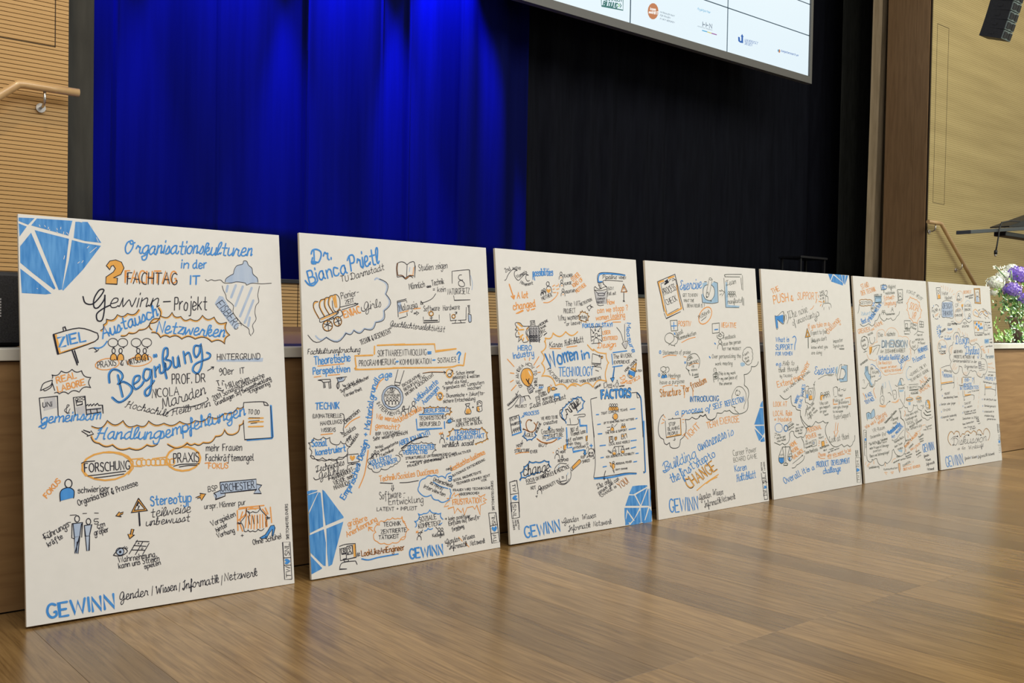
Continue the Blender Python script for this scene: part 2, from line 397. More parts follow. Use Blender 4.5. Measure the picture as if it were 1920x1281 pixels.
GL['-'] = ([[(0, 4), (4, 4)]], True); GL['>'] = ([[(0, 4), (5, 4)], [(3, 6), (5, 4), (3, 2)]], True); GL['<'] = ([[(5, 4), (0, 4)], [(2, 6), (0, 4), (2, 2)]], True); GL['E'] = ([[(5, 8), (0, 8), (0, 0), (5, 0)], [(0, 4), (4, 4)]], True)
# script forms
SG = {'G': [[(5, 6), (4, 8), (2, 8), (0, 5), (0, 2), (2, 1), (4, 3), (5, 6), (5, 0), (4, -3), (2, -4), (1, -2), (3, 0), (6, 1)]], 'O': [[(3, 8), (1, 7), (0, 4), (1, 1), (3, 0), (5, 2), (6, 5), (5, 8), (3, 8), (4, 6), (7, 7)]],
      'I': [[(1, 7), (4, 8), (3, 8), (3, 2), (2, -1), (0, 0), (0, 1)]], 'J': [[(1, 7), (5, 8), (3, 8), (3, 0), (2, -2), (0, -1)]], 'H': [[(0, 6), (2, 8), (1, 4), (0, 0), (-1, 0)], [(6, 8), (5, 4), (5, 0), (6, 0)], [(0, 4), (5, 4)]],
      'T': [[(0, 6), (1, 8), (7, 8)], [(4, 8), (3, 3), (2, 0), (0, 0), (0, 2)]], 'D': [[(1, 8), (1, 1), (0, 0), (-1, 1), (1, 1), (4, 0), (6, 3), (6, 6), (3, 8), (0, 8), (-1, 6)]], 'M': [[(-1, 0), (0, 1), (1, 8), (3, 1), (6, 8), (6, 1), (7, 0)]],
      'k': [[(0, 0), (0, 7), (1, 8), (2, 7), (0, 2), (1, 4), (3, 5), (3, 3), (1, 2), (3, 0), (4, 1)]], 'l': [[(0, 1), (2, 6), (2, 8), (1, 8), (0, 6), (0, 1), (1, 0), (2, 1)]], 'b': [[(0, 1), (1, 6), (1, 8), (0, 8), (0, 1), (1, 0), (3, 1), (3, 3), (2, 4), (4, 4)]],
      'h': [[(0, 2), (1, 7), (0, 8), (0, 0)], [(0, 3), (2, 5), (3, 4), (3, 0), (4, 1)]], 'e': [[(0, 2), (3, 3), (3, 5), (1, 5), (0, 2), (1, 0), (3, 0), (4, 1)]], 's': [[(0, 1), (2, 5), (3, 2), (2, 0), (0, 0)]], 'r': [[(0, 3), (1, 5), (2, 4), (3, 4), (3, 1), (4, 0)]],
      'f': [[(0, 2), (2, 6), (2, 8), (1, 8), (1, -3), (0, -4), (0, 0), (2, 1)]], 'n': [[(0, 5), (0, 0)], [(0, 3), (2, 5), (3, 4), (3, 0), (4, 1)]], 'W': [[(-1, 7), (0, 8), (1, 0), (4, 6), (5, 0), (7, 8), (8, 7)]], 'L': [[(2, 7), (2, 8), (1, 8), (1, 1), (0, 0), (2, 1), (5, 0)]],
      'P': [[(1, 8), (1, 0)], [(-1, 6), (1, 8), (4, 8), (5, 6), (4, 4), (1, 4)]], 'B': [[(1, 8), (1, 0)], [(-1, 6), (1, 8), (4, 8), (5, 6), (2, 4), (5, 3), (5, 1), (2, 0), (-1, 0), (-2, 2)]], 'C': [[(6, 7), (4, 8), (1, 6), (0, 3), (1, 0), (4, 0), (6, 2)]],
      'E': [[(5, 7), (3, 8), (1, 7), (3, 4), (0, 3), (0, 1), (3, 0), (5, 2)]]}
def smooth(pts, n=4, closed=False):
    if len(pts) < 3: return pts
    out = []; N = len(pts)
    for i in range(N-(0 if closed else 1)):
        g = (lambda k: pts[k % N]) if closed else (lambda k: pts[min(max(k, 0), N-1)])
        p0, p1, p2, p3 = g(i-1), g(i), g(i+1), g(i+2)
        for j in range(n):
            t = j/n; t2 = t*t; t3 = t2*t
            out.append(tuple(.5*((2*p1[k])+(-p0[k]+p2[k])*t+(2*p0[k]-5*p1[k]+4*p2[k]-p3[k])*t2+(-p0[k]+3*p1[k]-3*p2[k]+p3[k])*t3) for k in (0, 1)))
    out.append(pts[0] if closed else pts[-1]); return out
class Ink:                                     # collects flat ink on one board, built as several meshes
    def __init__(s, ob, a, up, nn, o): s.ob, s.a, s.up, s.nn, s.o = ob, a, up, nn, o; s.parts = {}; s.cur = None; s.org = (0, 0, 1); s.cnt = 0; s.wm = .80; s.rnd = random.Random(5)
    def uv(s, p):                              # a point read off the photograph, put where it lies on the board face
        x = s.org[0]+p[0]/s.org[2]; y = s.org[1]+p[1]/s.org[2]
        d = AF+AR*((x-960)/CF)+AU*((640.5-y)/CF)
        t = (s.o-EYE).dot(s.nn)/d.dot(s.nn); q = EYE+d*t-s.o
        return (q.dot(s.a), q.dot(s.up))
    def part(s, name): s.cur = name
    def bucket(s, col):
        n = s.cur or {'k': 'black_lettering', 'n': 'black_lettering', 'b': 'blue_lettering', 'o': 'orange_lettering', 'q': 'orange_lettering', 'y': 'orange_lettering'}.get(col, 'highlighter')
        return s.parts.setdefault(n, ([], [], []))
    def z(s, col): s.cnt += 1; return (LAYER[col]*.00009)+(s.cnt % 23)*.0000035+.00004
    def stroke(s, uvp, w, col, taper=1):
        P = [uvp[0]]
        for q in uvp[1:]:
            if (q[0]-P[-1][0])**2+(q[1]-P[-1][1])**2 > 1e-8: P.append(q)
        if len(P) == 1: P.append((P[0][0]+w*.5, P[0][1]))
        V, Fc, Mi = s.bucket(col); z = s.z(col); h = w/2; b0 = len(V); n = len(P)
        for i, p in enumerate(P):
            A = P[max(i-1, 0)]; B = P[min(i+1, n-1)]; dx, dy = B[0]-A[0], B[1]-A[1]; L = math.hypot(dx, dy) or 1; dx /= L; dy /= L
            m = 1
            if 0 < i < n-1:
                ex, ey = p[0]-A[0], p[1]-A[1]; el = math.hypot(ex, ey) or 1; cs = abs((ex*dx+ey*dy)/el); m = 1/max(cs, .6)
            k = h*m; zz = z+i*2e-7
            if i == 0: V.append((p[0]-dx*h*.9-dy*h*.45, p[1]-dy*h*.9+dx*h*.45, zz)); V.append((p[0]-dx*h*.9+dy*h*.45, p[1]-dy*h*.9-dx*h*.45, zz))
            V.append((p[0]-dy*k, p[1]+dx*k, zz)); V.append((p[0]+dy*k, p[1]-dx*k, zz))
            if i == n-1: V.append((p[0]+dx*h*.9-dy*h*.45, p[1]+dy*h*.9+dx*h*.45, zz)); V.append((p[0]+dx*h*.9+dy*h*.45, p[1]+dy*h*.9-dx*h*.45, zz))
        for i in range(n+1):
            c = b0+2*i; Fc.append((c, c+1, c+3, c+2)); Mi.append(col)
    def L(s, col, w, pts, sm=1, closed=False):  # line drawing through photo points
        if isinstance(pts, str): pts = [tuple(map(float, q.split(','))) for q in pts.split()]
        if closed and not sm: pts = pts+[pts[0]]
        q = smooth(pts, 4, closed) if sm else pts
        s.stroke([s.uv(p) for p in q], w*.001*s.wm, col)
    def LL(s, col, w, txt, sm=0):               # several lines, split by /
        for t in txt.split('/'):
            q = [tuple(map(float, v.split(','))) for v in t.split()]
            if sm or len(q) < 3: s.L(col, w, q, sm); continue
            out = []; run = [q[0]]                 # round the gentle bends, keep the sharp corners
            for A, B, D in zip(q, q[1:], q[2:]):
                run.append(B); a1 = math.atan2(B[1]-A[1], B[0]-A[0]); a2 = math.atan2(D[1]-B[1], D[0]-B[0])
                if abs((a2-a1+math.pi) % (2*math.pi)-math.pi) > 1.08: out += smooth(run, 4); run = [B]
            out += smooth(run+[q[-1]], 4); s.stroke([s.uv(p) for p in out], w*.001*s.wm, col)
    def P(s, col, pts, sm=0):                   # filled shape
        if isinstance(pts, str): pts = [tuple(map(float, q.split(','))) for q in pts.split()]
        if sm: pts = smooth(pts, 4, True)[:-1]
        u = [s.uv(p) for p in pts]; V, Fc, Mi = s.bucket(col); b0 = len(V); z = s.z(col)
        V += [(p[0], p[1], z) for p in u]
        for t in tessellate_polygon([[Vector((p[0], p[1], 0)) for p in u]]):
            A, B, C = (u[i] for i in t); ar = (B[0]-A[0])*(C[1]-A[1])-(B[1]-A[1])*(C[0]-A[0])
            Fc.append(tuple(b0+i for i in (t if ar > 0 else t[::-1]))); Mi.append(col)
    def E(s, col, w, cx, cy, rx, ry, a0=0, a1=360, rot=0):
        n = max(6, int(abs(a1-a0)/24)); r = math.radians(rot); pts = []
        for i in range(n+1):
            t = math.radians(a0+(a1-a0)*i/n); x, y = rx*math.cos(t), ry*math.sin(t); pts.append((cx+x*math.cos(r)-y*math.sin(r), cy+x*math.sin(r)+y*math.cos(r)))
        s.stroke([s.uv(p) for p in pts], w*.001*s.wm, col)
    def D(s, col, cx, cy, rx, ry, rot=0):
        r = math.radians(rot); s.P(col, [(cx+rx*math.cos(t)*math.cos(r)-ry*math.sin(t)*math.sin(r), cy+rx*math.cos(t)*math.sin(r)+ry*math.sin(t)*math.cos(r)) for t in (k*math.pi/7 for k in range(14))])
    def C(s, col, w, pts, bulge=.3, closed=False): # scalloped cloud or burst outline
        if isinstance(pts, str): pts = [tuple(map(float, q.split(','))) for q in pts.split()]
        if closed: pts = pts+[pts[0]]
        out = []
        for A, B in zip(pts, pts[1:]):
            dx, dy = B[0]-A[0], B[1]-A[1]
            for k in range(6):
                t = k/6; b = math.sin(t*math.pi)*bulge; out.append((A[0]+dx*t+dy*b, A[1]+dy*t-dx*b))
        out.append(pts[-1]); s.stroke([s.uv(p) for p in out], w*.001*s.wm, col)
    def A(s, col, w, x0, y0, x1, y1, hd=None):   # arrow
        dx, dy = x1-x0, y1-y0; L = math.hypot(dx, dy); dx /= L; dy /= L; h = hd or L*.35
        s.L(col, w, [(x0, y0), (x1, y1)], 0); s.L(col, w, [(x1-dx*h-dy*h*.6, y1-dy*h+dx*h*.6), (x1, y1), (x1-dx*h+dy*h*.6, y1-dy*h-dx*h*.6)], 0)
    def M(s, x, y, h, col='k', fill=None, w=2.2): # little person: head and shoulders, (x,y) foot centre, h height
        if fill: s.P(fill, [(x-.24*h, y), (x-.2*h, y-.35*h), (x, y-.5*h), (x+.2*h, y-.35*h), (x+.24*h, y)], 1)
        s.E(col, w, x, y-.76*h, .14*h, .22*h); s.L(col, w, [(x-.27*h, y), (x-.22*h, y-.36*h), (x, y-.52*h), (x+.22*h, y-.36*h), (x+.27*h, y)])
    def T(s, txt, x0, y0, x1, y1, h, col='k', st='p', w=None, curve=0, path=None, dx=0, dy=0):
        w = (w or {'k': 2.3, 'n': 2.1}.get(col, 4.0))*(.72 if col in 'kn' else .80); h = h*.86
        slant = .22 if st == 'c' else .06; rnd = s.rnd; strokes = []; X = 0; endp = None; prev = ''
        for ch in txt:
            if ch == ' ': X += 4.2; endp = None; prev = ' '; continue
            if st == 'c' and ch in SG: G_, stt = SG[ch], False
            else: G_, stt = GL.get(ch, ([[(0, 0), (4, 0)]], True))
            jy = rnd.uniform(-.35, .35); sx = rnd.uniform(.92, 1.08); mxx = max(p[0] for q in G_ for p in q)
            low = ch.islower()
            for k, q in enumerate(G_):
                pp = [(X+p[0]*sx, p[1]+jy) for p in q]
                if k == 0 and st == 'c' and low and endp and prev.isalpha():
                    a_ = endp; b_ = pp[0]
                    if q[0][0] > 1.5: b_ = (X-.2, 1.6)
                    strokes.append(([a_, ((a_[0]+b_[0])/2+.1, min(a_[1], b_[1])*.5+.1), b_], True))
                strokes.append((pp, not stt))
                last = pp[-1]
            endp = last if (last[1] < 3.5) else None
            prev = ch
            X += mxx*sx+(1.5 if st == 'c' and low else 1.9)
        X -= 1.8; X = max(X, .5); sc = h/8.0
        if path is None: path = [(x0, y0), (x1, y1)] if not curve else [(x0+(x1-x0)*t-(y1-y0)*curve*4*t*(1-t)*-1, y0+(y1-y0)*t-(x1-x0)*curve*4*t*(1-t)) for t in (i/10 for i in range(11))]
        seg = [math.dist(a, b) for a, b in zip(path, path[1:])]; tot = sum(seg)
        def at(d):
            d = max(min(d, tot), 0) if len(path) > 2 else d
            for i, l in enumerate(seg):
                if d <= l or i == len(seg)-1: break
                d -= l
            A, B = path[i], path[i+1]; l = l or 1; ux, uy = (B[0]-A[0])/l, (B[1]-A[1])/l
            return A[0]+ux*d, A[1]+uy*d, ux, uy
        for pts, smf in strokes:
            q = smooth(pts, 3) if smf else pts; o_ = []
            for (px1, py1) in q:
                px_, py_, ux, uy = at((px1+py1*slant)/X*tot)
                o_.append(s.uv((px_+uy*py1*sc+dx, py_-ux*py1*sc+dy)))
            s.stroke(o_, w*.001*s.wm, col)
    def heart(s, x, y, r, col, rot=0):
        c, d = math.cos(math.radians(rot)), math.sin(math.radians(rot)); pts = [(0, 1.1), (-1, 0), (-.9, -.8), (-.4, -.95), (0, -.4), (.4, -.95), (.9, -.8), (1, 0)]
        s.P(col, [(x+r*(p[0]*c-p[1]*d), y+r*(p[0]*d+p[1]*c)) for p in pts], 1)
    def build(s, labels):
        for n, (V, Fc, Mi) in s.parts.items():
            cols = sorted(set(Mi)); me = bpy.data.meshes.new(n); me.from_pydata(V, [], Fc)
            for c in cols: me.materials.append(INK[c])
            me.polygons.foreach_set('material_index', [cols.index(c) for c in Mi]); me.update()
            o = bpy.data.objects.new(n, me); COL.objects.link(o); o.parent = s.ob
            if n in labels: o['label'] = labels[n]
            if n.endswith('lettering') or n in ('highlighter', 'campus_drawing', 'signboards_drawing', 'orange_arrows', 'team_stages_drawing', 'factor_icons_drawing', 'heads_drawing', 'mother_drawing', 'kitchen_tools_drawing', 'speaking_people_drawing', 'two_people_drawing', 'money_and_lock_drawing', 'framed_people_drawing', 'sticky_wall_drawing', 'rings_drawing', 'head_profile_drawing', 'globe_drawing', 'letters_logo', 'word_clouds', 'small_people', 'arrow_marks', 'underline_marks', 'cloud_outline'): o['kind'] = 'stuff'
BP = [(.615,-.2014,.139,-.0026,.6989,.9996,-.0075),(1.3654,-.2074,.1064,.0084,.6992,1.002,-.0031),(2.1054,-.2051,.1173,-.0001,.6985,1.0014,-.0056),
(2.8432,-.2028,.0996,-.0005,.6999,.9989,-.0001),(3.5833,-.1992,.0956,0,.7,1.0003,.0008),(4.3224,-.1921,.0934,-.0052,.7002,1.0004,.0007),(5.0652,-.1917,.1006,-.0075,.7003,.9995,-.0027)]
LB = ['white sketchnote board with big blue gem top left, nearest the camera',
 'white sketchnote board, second from left, with a covered wagon drawing',
 'white sketchnote board with an orange light bulb and blue gem bottom right',
 'white sketchnote board with an orange clipboard top left and change in big orange letters',
 'white sketchnote board with small blue gem in its top right corner and a blue megaphone',
 'white sketchnote board, second from the right, with an orange starburst at its top right',
 'white sketchnote board furthest right, beside the flowers, with a large cloud in its middle']
M['board'] = noisy('foam_board', (.785, .782, .755), (.81, .806, .78), (1, 1, 1), 30, 3, .55, .35)
M['core'] = mat('foam_core_edge', (.84, .77, .62), .7)
boards = []
for (x, y, lean, yw, w, h, rot), lab in zip(BP, LB):
    a = Vector((math.cos(yw), math.sin(yw), 0)); n = Vector((-math.sin(yw), math.cos(yw), 0))
    up = math.cos(lean)*Vector((0, 0, 1))+math.sin(lean)*n
    a, up = a*math.cos(rot)+up*math.sin(rot), up*math.cos(rot)-a*math.sin(rot)
    nn = a.cross(up)                      # towards the hall
    o = Vector((x, y, 0))
    lo = min(0, (a*w).z); o.z = max(0, -lo)+.0005
    bm = bmesh.new(); T = .010
    vs = box(bm, 0, w, 0, h, -T, 0); bmesh.ops.bevel(bm, geom=bm.edges[:], offset=.0006, segments=1, affect='EDGES')
    for f in bm.faces:
        if abs(f.normal.z) < .5: f.material_index = 1
    ob = link('sketchnote_board', bm, [M['board'], M['core']])
    ob.matrix_world = Matrix(((a.x, up.x, nn.x, o.x), (a.y, up.y, nn.y, o.y), (a.z, up.z, nn.z, o.z), (0, 0, 0, 1)))
    tag(ob, lab, 'board')
    boards.append((ob, a, up, nn, o))
# ---------------------------------------------------------------- board 1
LAB = {'black_lettering': 'black handwriting', 'blue_lettering': 'blue brush lettering', 'orange_lettering': 'orange lettering', 'highlighter': 'pale marker shading', 'gem_drawing': 'faceted blue gem'}
I = Ink(*boards[0]); T, L, LL, P, C = I.T, I.L, I.LL, I.P, I.C
I.part('gem_drawing'); I.org = (20, 390, 4.575)
for g in ('68,82 205,88 150,145 68,112', '225,90 530,110 495,238 175,150', '555,118 660,120 778,300 640,285 540,258', '68,132 138,160 76,246', '175,212 80,330 82,470 190,560 372,700 385,690 300,505', '205,190 500,265 475,470 440,700 412,705 330,500', '525,275 620,300 775,325 620,530 450,710 442,700 500,450', '82,520 200,610 350,735 300,742 95,730'): P('m', g)
for a_ in ('245,145 252,160', '290,150 298,163', '325,165 322,180', '335,185 328,195', '395,175 400,190', '430,165 428,182', '395,205 405,215', '455,205 452,228', '480,210 492,228', '690,150 705,172', '735,255 752,290', '590,118 612,124', '680,385 735,338', '655,345 672,328', '610,470 622,452', '455,440 462,410', '85,320 100,300', '120,255 135,235', '225,690 232,694', '575,475 590,462'): L('w', 1.8, a_, 0)
I.part(None)
T('Organisations', 975, 392, 1645, 392, 125, 'b', 'c', 5.5); I.org = (280, 400, 4.575)
T('kulturen', 470, 352, 875, 368, 118, 'b', 'c', 5.5); T('in', 275, 468, 335, 470, 82, 'b', 'p', 5); T('der', 375, 470, 488, 468, 82, 'b', 'p', 5); T('IT', 352, 610, 430, 608, 84, 'b', 'p', 6)
I.part('number_two_drawing'); I.org = (20, 390, 4.575)
P('y', '820,495 850,455 900,446 950,465 972,515 945,570 880,600 915,602 912,655 815,650 818,592 880,550 898,520 880,492 862,500 850,530')
L('k', 2.3, '820,495 850,455 900,446 950,465 972,515 945,570 880,600 915,602 912,655 815,650 818,592 880,550 898,520 880,492 862,500 850,530', 0, True)
I.part(None)
T('FACHTAG', 990, 648, 1425, 648, 118, 'o', 'p', 6, dx=-8, dy=-6); T('FACHTAG', 1000, 652, 1425, 655, 115, 'k', 'p', 4)
L('k', 4, '620,760 640,815 700,825 760,770 800,705 760,705 715,780 715,850 750,855 800,790 808,745 805,860 785,960 745,965 738,910 790,865 850,835')
T('ewinn', 850, 848, 1265, 848, 140, 'k', 'c', 4); L('k', 3.5, '1310,805 1370,802'); I.org = (280, 400, 4.575)
T('Projekt', 215, 828, 492, 828, 128, 'k', 'p', 4)
I.part('iceberg_drawing'); P('l', '650,590 658,560 700,530 722,515 730,485 752,450 800,435 808,410 835,412 850,445 878,475 888,520 928,560 932,592 880,598 835,610 820,596 750,588 700,596')
for a_ in ('672,622 662,672', '742,618 702,722', '802,628 738,795', '878,640 778,885', '892,748 818,940', '862,895 848,968'): L('l', 8.5, a_, 0)
P('l', '600,708 632,715 772,962 735,1002 560,775')
LL('k', 1.7, '650,590 658,560 700,530 720,520 728,485 750,450 800,435 808,410 835,412 850,445 880,472 888,520 925,555 932,595/480,568 500,582 530,570 560,578 610,572 640,597 700,598 750,588 820,598 835,615 880,600 960,605 1047,600/625,622 635,660 655,700 665,740 720,790 718,850 760,910 800,955 850,990 858,1030 872,1050/945,625 930,700 938,760 915,790 905,850 915,910 885,960 895,1010 878,1040', 1)
T('EISBERG', 572, 782, 742, 998, 78, 'k', 'p', 2.2); I.part(None)
# signpost
I.part('signpost_drawing'); I.org = (20, 390, 4.575)
P('y', '365,1085 395,1085 430,1235 725,1140 715,1155 410,1258'); LL('k', 3, '365,1085 585,1030 745,1075 722,1145 410,1255 365,1085/452,1050 448,1025 465,1020 475,1045/530,1225 545,1281/548,1222 566,1281'); L('k', 6, '368,1088 405,1252', 0)
T('ZIEL', 415, 1195, 645, 1140, 95, 'b', 'p', 6.5); I.org = (30, 640, 4.744); LL('k', 4, '500,85 545,210/520,85 553,190')
I.part(None); LL('k', 2.3, '648,68 690,60 720,88/700,95 718,90 735,72', 1); L('b', 4, '810,0 780,40 740,60 695,58')
# two bursts
I.part('word_clouds'); I.org = (20, 390, 4.575)
for c, w, d in (('y', 4.5, 7), ('k', 2.2, 0)):
    C(c, w, [(a+d, b+d) for a, b in ((770, 1050), (795, 1000), (820, 955), (915, 915), (1000, 905), (1098, 870))], -.25)
    C(c, w, [(a+d, b-d) for a, b in ((1265, 860), (1275, 945), (1195, 990), (1098, 1050), (1010, 1075), (945, 1100))], .18 if c == 'k' else .2)
I.org = (280, 400, 4.575)
for c, w, d in (('y', 4.5, 7), ('k', 2.2, 0)):
    C(c, w, [(95+d, 880+d), (195, 850+d), (270, 885+d), (350, 905+d), (455, 875+d), (555, 890+d), (662, 935+d)], -.28); C(c, w, [(662-d, 938), (690-d, 1045), (648-d, 1120-d), (535, 1105-d), (392, 1080-d), (278, 1080-d), (175, 1065-d), (95, 1068-d), (18+d, 1025-d)], -.2)
    C(c, w, [(18+d, 1000), (5, 940+d), (90, 905+d)], .2)
I.part(None)
I.org = (20, 390, 4.575); T('Austausch', 790, 1120, 1265, 925, 112, 'b', 'c', 5.5); I.org = (280, 400, 4.575); T('Netzwerken', 60, 1020, 640, 1062, 110, 'b', 'c', 5.5)
# speaking people
I.part('speaking_people_drawing'); I.org = (30, 640, 4.744)
for x in (862, 950, 1068, 1162): I.E('k', 2, x, 12, 44, 38); LL('k', 2, '%d,48 %d,62 %d,44' % (x-5, x+8, x+14))
for x in (868, 930, 1087, 1145): I.M(x, 165, 105, 'k', 'y', 2.4)
I.part(None); I.E('o', 3, 812, 203, 108, 50, 0, 360, -8); I.E('o', 3, 1100, 175, 110, 45, 0, 360, -10); T('PRAXIS', 728, 238, 890, 215, 62); T('&', 928, 212, 955, 210, 50); T('WIRTSCHAFT', 988, 215, 1190, 165, 55)
# big script heading
I.part('large_script_word'); I.org = (19, 375, 2.847)
BG = '530,975 528,930 550,905 585,915 600,945 575,985 600,970 640,990 650,1020 620,1060 580,1080 545,1055/575,935 585,985 600,1050/655,985 685,965 690,940 665,945 655,985 670,1010 700,990 712,970/745,905 720,905 710,945 725,965 745,945 752,905 755,960 745,1030 725,1045 720,1020 750,990 768,965/770,890 776,945/773,915 782,897 790,890/797,880 800,922 820,915 825,868 832,908/768,828 769,838/779,826 780,836/835,952 815,860 820,800 838,793 840,828 828,850 855,860 855,885 840,905/868,840 875,890 895,885 895,835 905,888/925,810 935,872/930,832 950,815 960,830 968,865/1010,780 985,780 980,815 992,840 1010,815 1015,770 1025,830 1020,890 1000,925 975,910 985,880 1020,860 1060,845 1067,825 1050,815'
LL('b', 7.5, BG, 1)
for t_ in BG.split('/'): L('k', 1.7, [(float(q.split(',')[0])+4.5, float(q.split(',')[1])+1) for q in t_.split()])
I.part(None); I.org = (290, 640, 4.744)
# names
T('PROF.', 155, 380, 330, 370, 100, w=3.4); T('DR', 365, 365, 450, 362, 84, w=3.4); I.org = (30, 640, 4.744); T('N', 1212, 502, 1250, 502, 92, w=3); I.org = (290, 640, 4.744); T('ICOLA', 10, 494, 215, 478, 86, w=3)
T('Marsden', 75, 600, 455, 470, 105, 'k', 'c', 3); L('k', 2.4, '110,640 180,595 330,580 440,545 475,520 465,500'); I.org = (30, 640, 4.744); T('Hochschu', 975, 585, 1300, 660, 70, 'k', 'c', 2.4); I.org = (290, 640, 4.744); T('le', 75, 665, 115, 668, 70, 'k', 'c', 2.4); T('Heilbronn', 158, 660, 495, 575, 66, 'k', 'c', 2.4)
I.part('underline_bar'); P('l', '552,165 965,148 960,182 552,182'); I.part(None)
T('HINTERGRUND', 555, 166, 935, 160, 60, w=2.8); LL('k', 2.4, '470,262 525,228/502,228 525,228 518,250'); T('90er', 578, 302, 705, 290, 72, w=2.8); T('IT', 762, 288, 800, 284, 58, w=2.8)
LL('k', 2.4, '560,360 572,395/600,365 603,390/548,352 570,350/600,350 618,355/562,412 590,420/560,432 600,440 612,430'); T('Millenium', 640, 422, 845, 350, 56, w=2.6)
T('2001 Sozialpsychologische', 525, 528, 978, 315, 50, w=2.4); T('Grundlagen Softwareentwicklung', 545, 572, 1035, 340, 44, w=2.4); T('-Engineering', 835, 470, 1025, 385, 42, w=2.4)
# uni and lab
I.part('real_labs_cloud'); I.org = (30, 640, 4.744)
C('k', 2.3, '322,330 318,300 402,265 498,250 582,262 665,322 665,412 562,452 465,468 385,468 342,460', -.22)
LL('k', 2.3, '218,438 245,375 325,345 305,395 218,438/245,432 260,440 310,410 322,375/322,370 345,438'); I.part(None)
T('REAL', 365, 372, 538, 325, 62, 'o', 'p', 4.5); T('LABORE', 375, 452, 615, 385, 60, 'o', 'p', 4.5)
I.part('campus_drawing'); P('g', '250,510 350,500 365,590 245,620'); P('g', '530,590 610,570 620,650 545,655'); P('g', '630,600 760,585 760,640 630,655')
LL('k', 2.6, '225,695 207,505 368,488 375,660/528,655 510,500 612,488 628,655/545,522 530,530 550,528/622,575 640,560 645,575 665,558 672,575 695,555 702,572 725,552 735,570 768,568 775,640/628,610 755,598/628,650 755,630/660,605 668,645/718,600 725,640/535,540 590,535 590,560 540,572 535,540'); T('OOO', 528, 528, 612, 520, 26, 'k', 'p', 2); T('UNi', 238, 585, 318, 580, 48, w=2.8)
I.part(None); T('&', 430, 640, 478, 640, 84); T('gemeinsam', 225, 730, 745, 690, 95, 'b', 'c', 4.5); L('b', 4.5, '205,762 235,740 255,720')
LL('k', 2.4, '585,800 640,835 630,845 690,825 665,795 660,812 600,790')
# recommendation banner
I.part('banner_outline')
for c, w, d in (('y', 4.5, 7), ('k', 2.2, 0)):
    C(c, w, [(672+d, 755+d), (812, 705+d), (952, 705+d), (1075, 745+d), (1180, 708+d)], -.28); C(c, w, [(1260, 915-d), (1165, 925-d), (1008, 955-d), (858, 925-d), (740, 912-d), (665+d, 850-d)], .18)
I.org = (290, 640, 4.744)
for c, w, d in (('y', 4.5, 7), ('k', 2.2, 0)):
    C(c, w, [(-55, 708+d), (82, 728+d), (222, 712+d), (360, 705+d), (480, 670+d), (622, 640+d), (735, 590+d), (790, 580+d)], -.2); C(c, w, [(790, 705), (755, 752-d), (695, 835-d), (622, 790-d), (542, 850-d), (430, 905-d), (355, 915-d), (290, 910-d), (115, 920-d)], .22)
I.part(None); I.org = (30, 640, 4.744); T('Handlung', 718, 865, 1272, 865, 115, 'b', 'c', 5); I.org = (290, 640, 4.744); T('sempfehlungen', 52, 868, 805, 655, 112, 'b', 'c', 5)
I.part('todo_sheet_drawing'); LL('k', 2.5, '788,590 792,545 968,538 1012,570/968,538 975,568 1010,572/1030,580 1048,850/790,725 800,875 1050,858'); P('b', '1025,565 1042,570 1058,850 1045,870 820,888 815,875 1035,862'); T('TO DO', 830, 645, 930, 650, 46)
for y in (683, 715, 757): L('y', 5, '%d,%d 965,%d' % (835, y+3, y), 0)
LL('k', 2, '840,680 935,682/838,712 930,705/855,732 910,725'); I.part(None)
# research and practice
I.part('ring_drawing'); I.org = (30, 640, 4.744); I.E('y', 5.5, 808, 1112, 222, 125, 0, 360, -3); I.E('y', 4, 815, 1115, 232, 132, 150, 400, -5)
for k in range(8): I.E('y', 3.5, 1095+k*42, 1080-k*1, 24, 28)
LL('y', 3.5, '1020,1050 1130,1040/1040,1110 1120,1115'); I.org = (290, 640, 4.744); I.E('y', 6.5, 255, 1045, 152, 108, 0, 360, -3); LL('y', 3.5, '-20,1045 100,1030/0,1105 105,1100'); I.part(None)
T('PRAXIS', 168, 1082, 392, 1072, 96, w=3.6); LL('k', 2.8, '168,1112 240,1095 395,1090/218,1118 300,1105 375,1105', 1); I.org = (30, 640, 4.744); T('FORSCHUNG', 610, 1165, 1010, 1135, 88, w=3.8); LL('k', 2.6, '640,1198 800,1178 975,1155/695,1216 830,1200 960,1180/582,1085 620,1072 700,1065', 1)
I.org = (290, 640, 4.744); T('mehr Frauen', 458, 978, 775, 970, 70, w=2.8); T('Fachkräftemangel', 455, 1065, 882, 1060, 68, w=2.8); T('FOKUS', 480, 1132, 650, 1130, 55, 'o', 'p', 4); L('o', 4, '448,1085 490,1080')
# stereotype
I.org = (30, 880, 4.0); T('FOKUS', 232, 218, 335, 92, 42, 'o', 'p', 4.2)
I.part('blue_person_drawing'); P('b', '330,238 332,165 360,142 420,140 436,165 434,212'); I.E('k', 2.8, 393, 107, 27, 32); L('k', 2.8, '332,240 330,180 350,150 395,138 430,155 436,180 432,216'); I.part(None)
T('schwieriger', 465, 178, 700, 162, 50, w=2.6); T('Organisation & Prozesse', 468, 272, 915, 120, 50, w=2.6)
I.part('warning_sign_drawing'); P('y', '918,220 985,308 868,322'); P('w', '916,245 962,300 890,305'); LL('k', 3, '918,218 985,310 865,325 918,218/916,242 965,300 887,308 916,242/918,255 908,275 924,275 914,298'); L('k', 5, '922,328 928,422', 0)
I.part('orange_arrows'); 
for a in ('748,350 775,318 780,330 806,320 800,335 776,345 790,356', '852,522 838,486 858,488 865,448 884,452 872,492 888,492'): P('y', a); L('k', 2.2, a, 0, True)
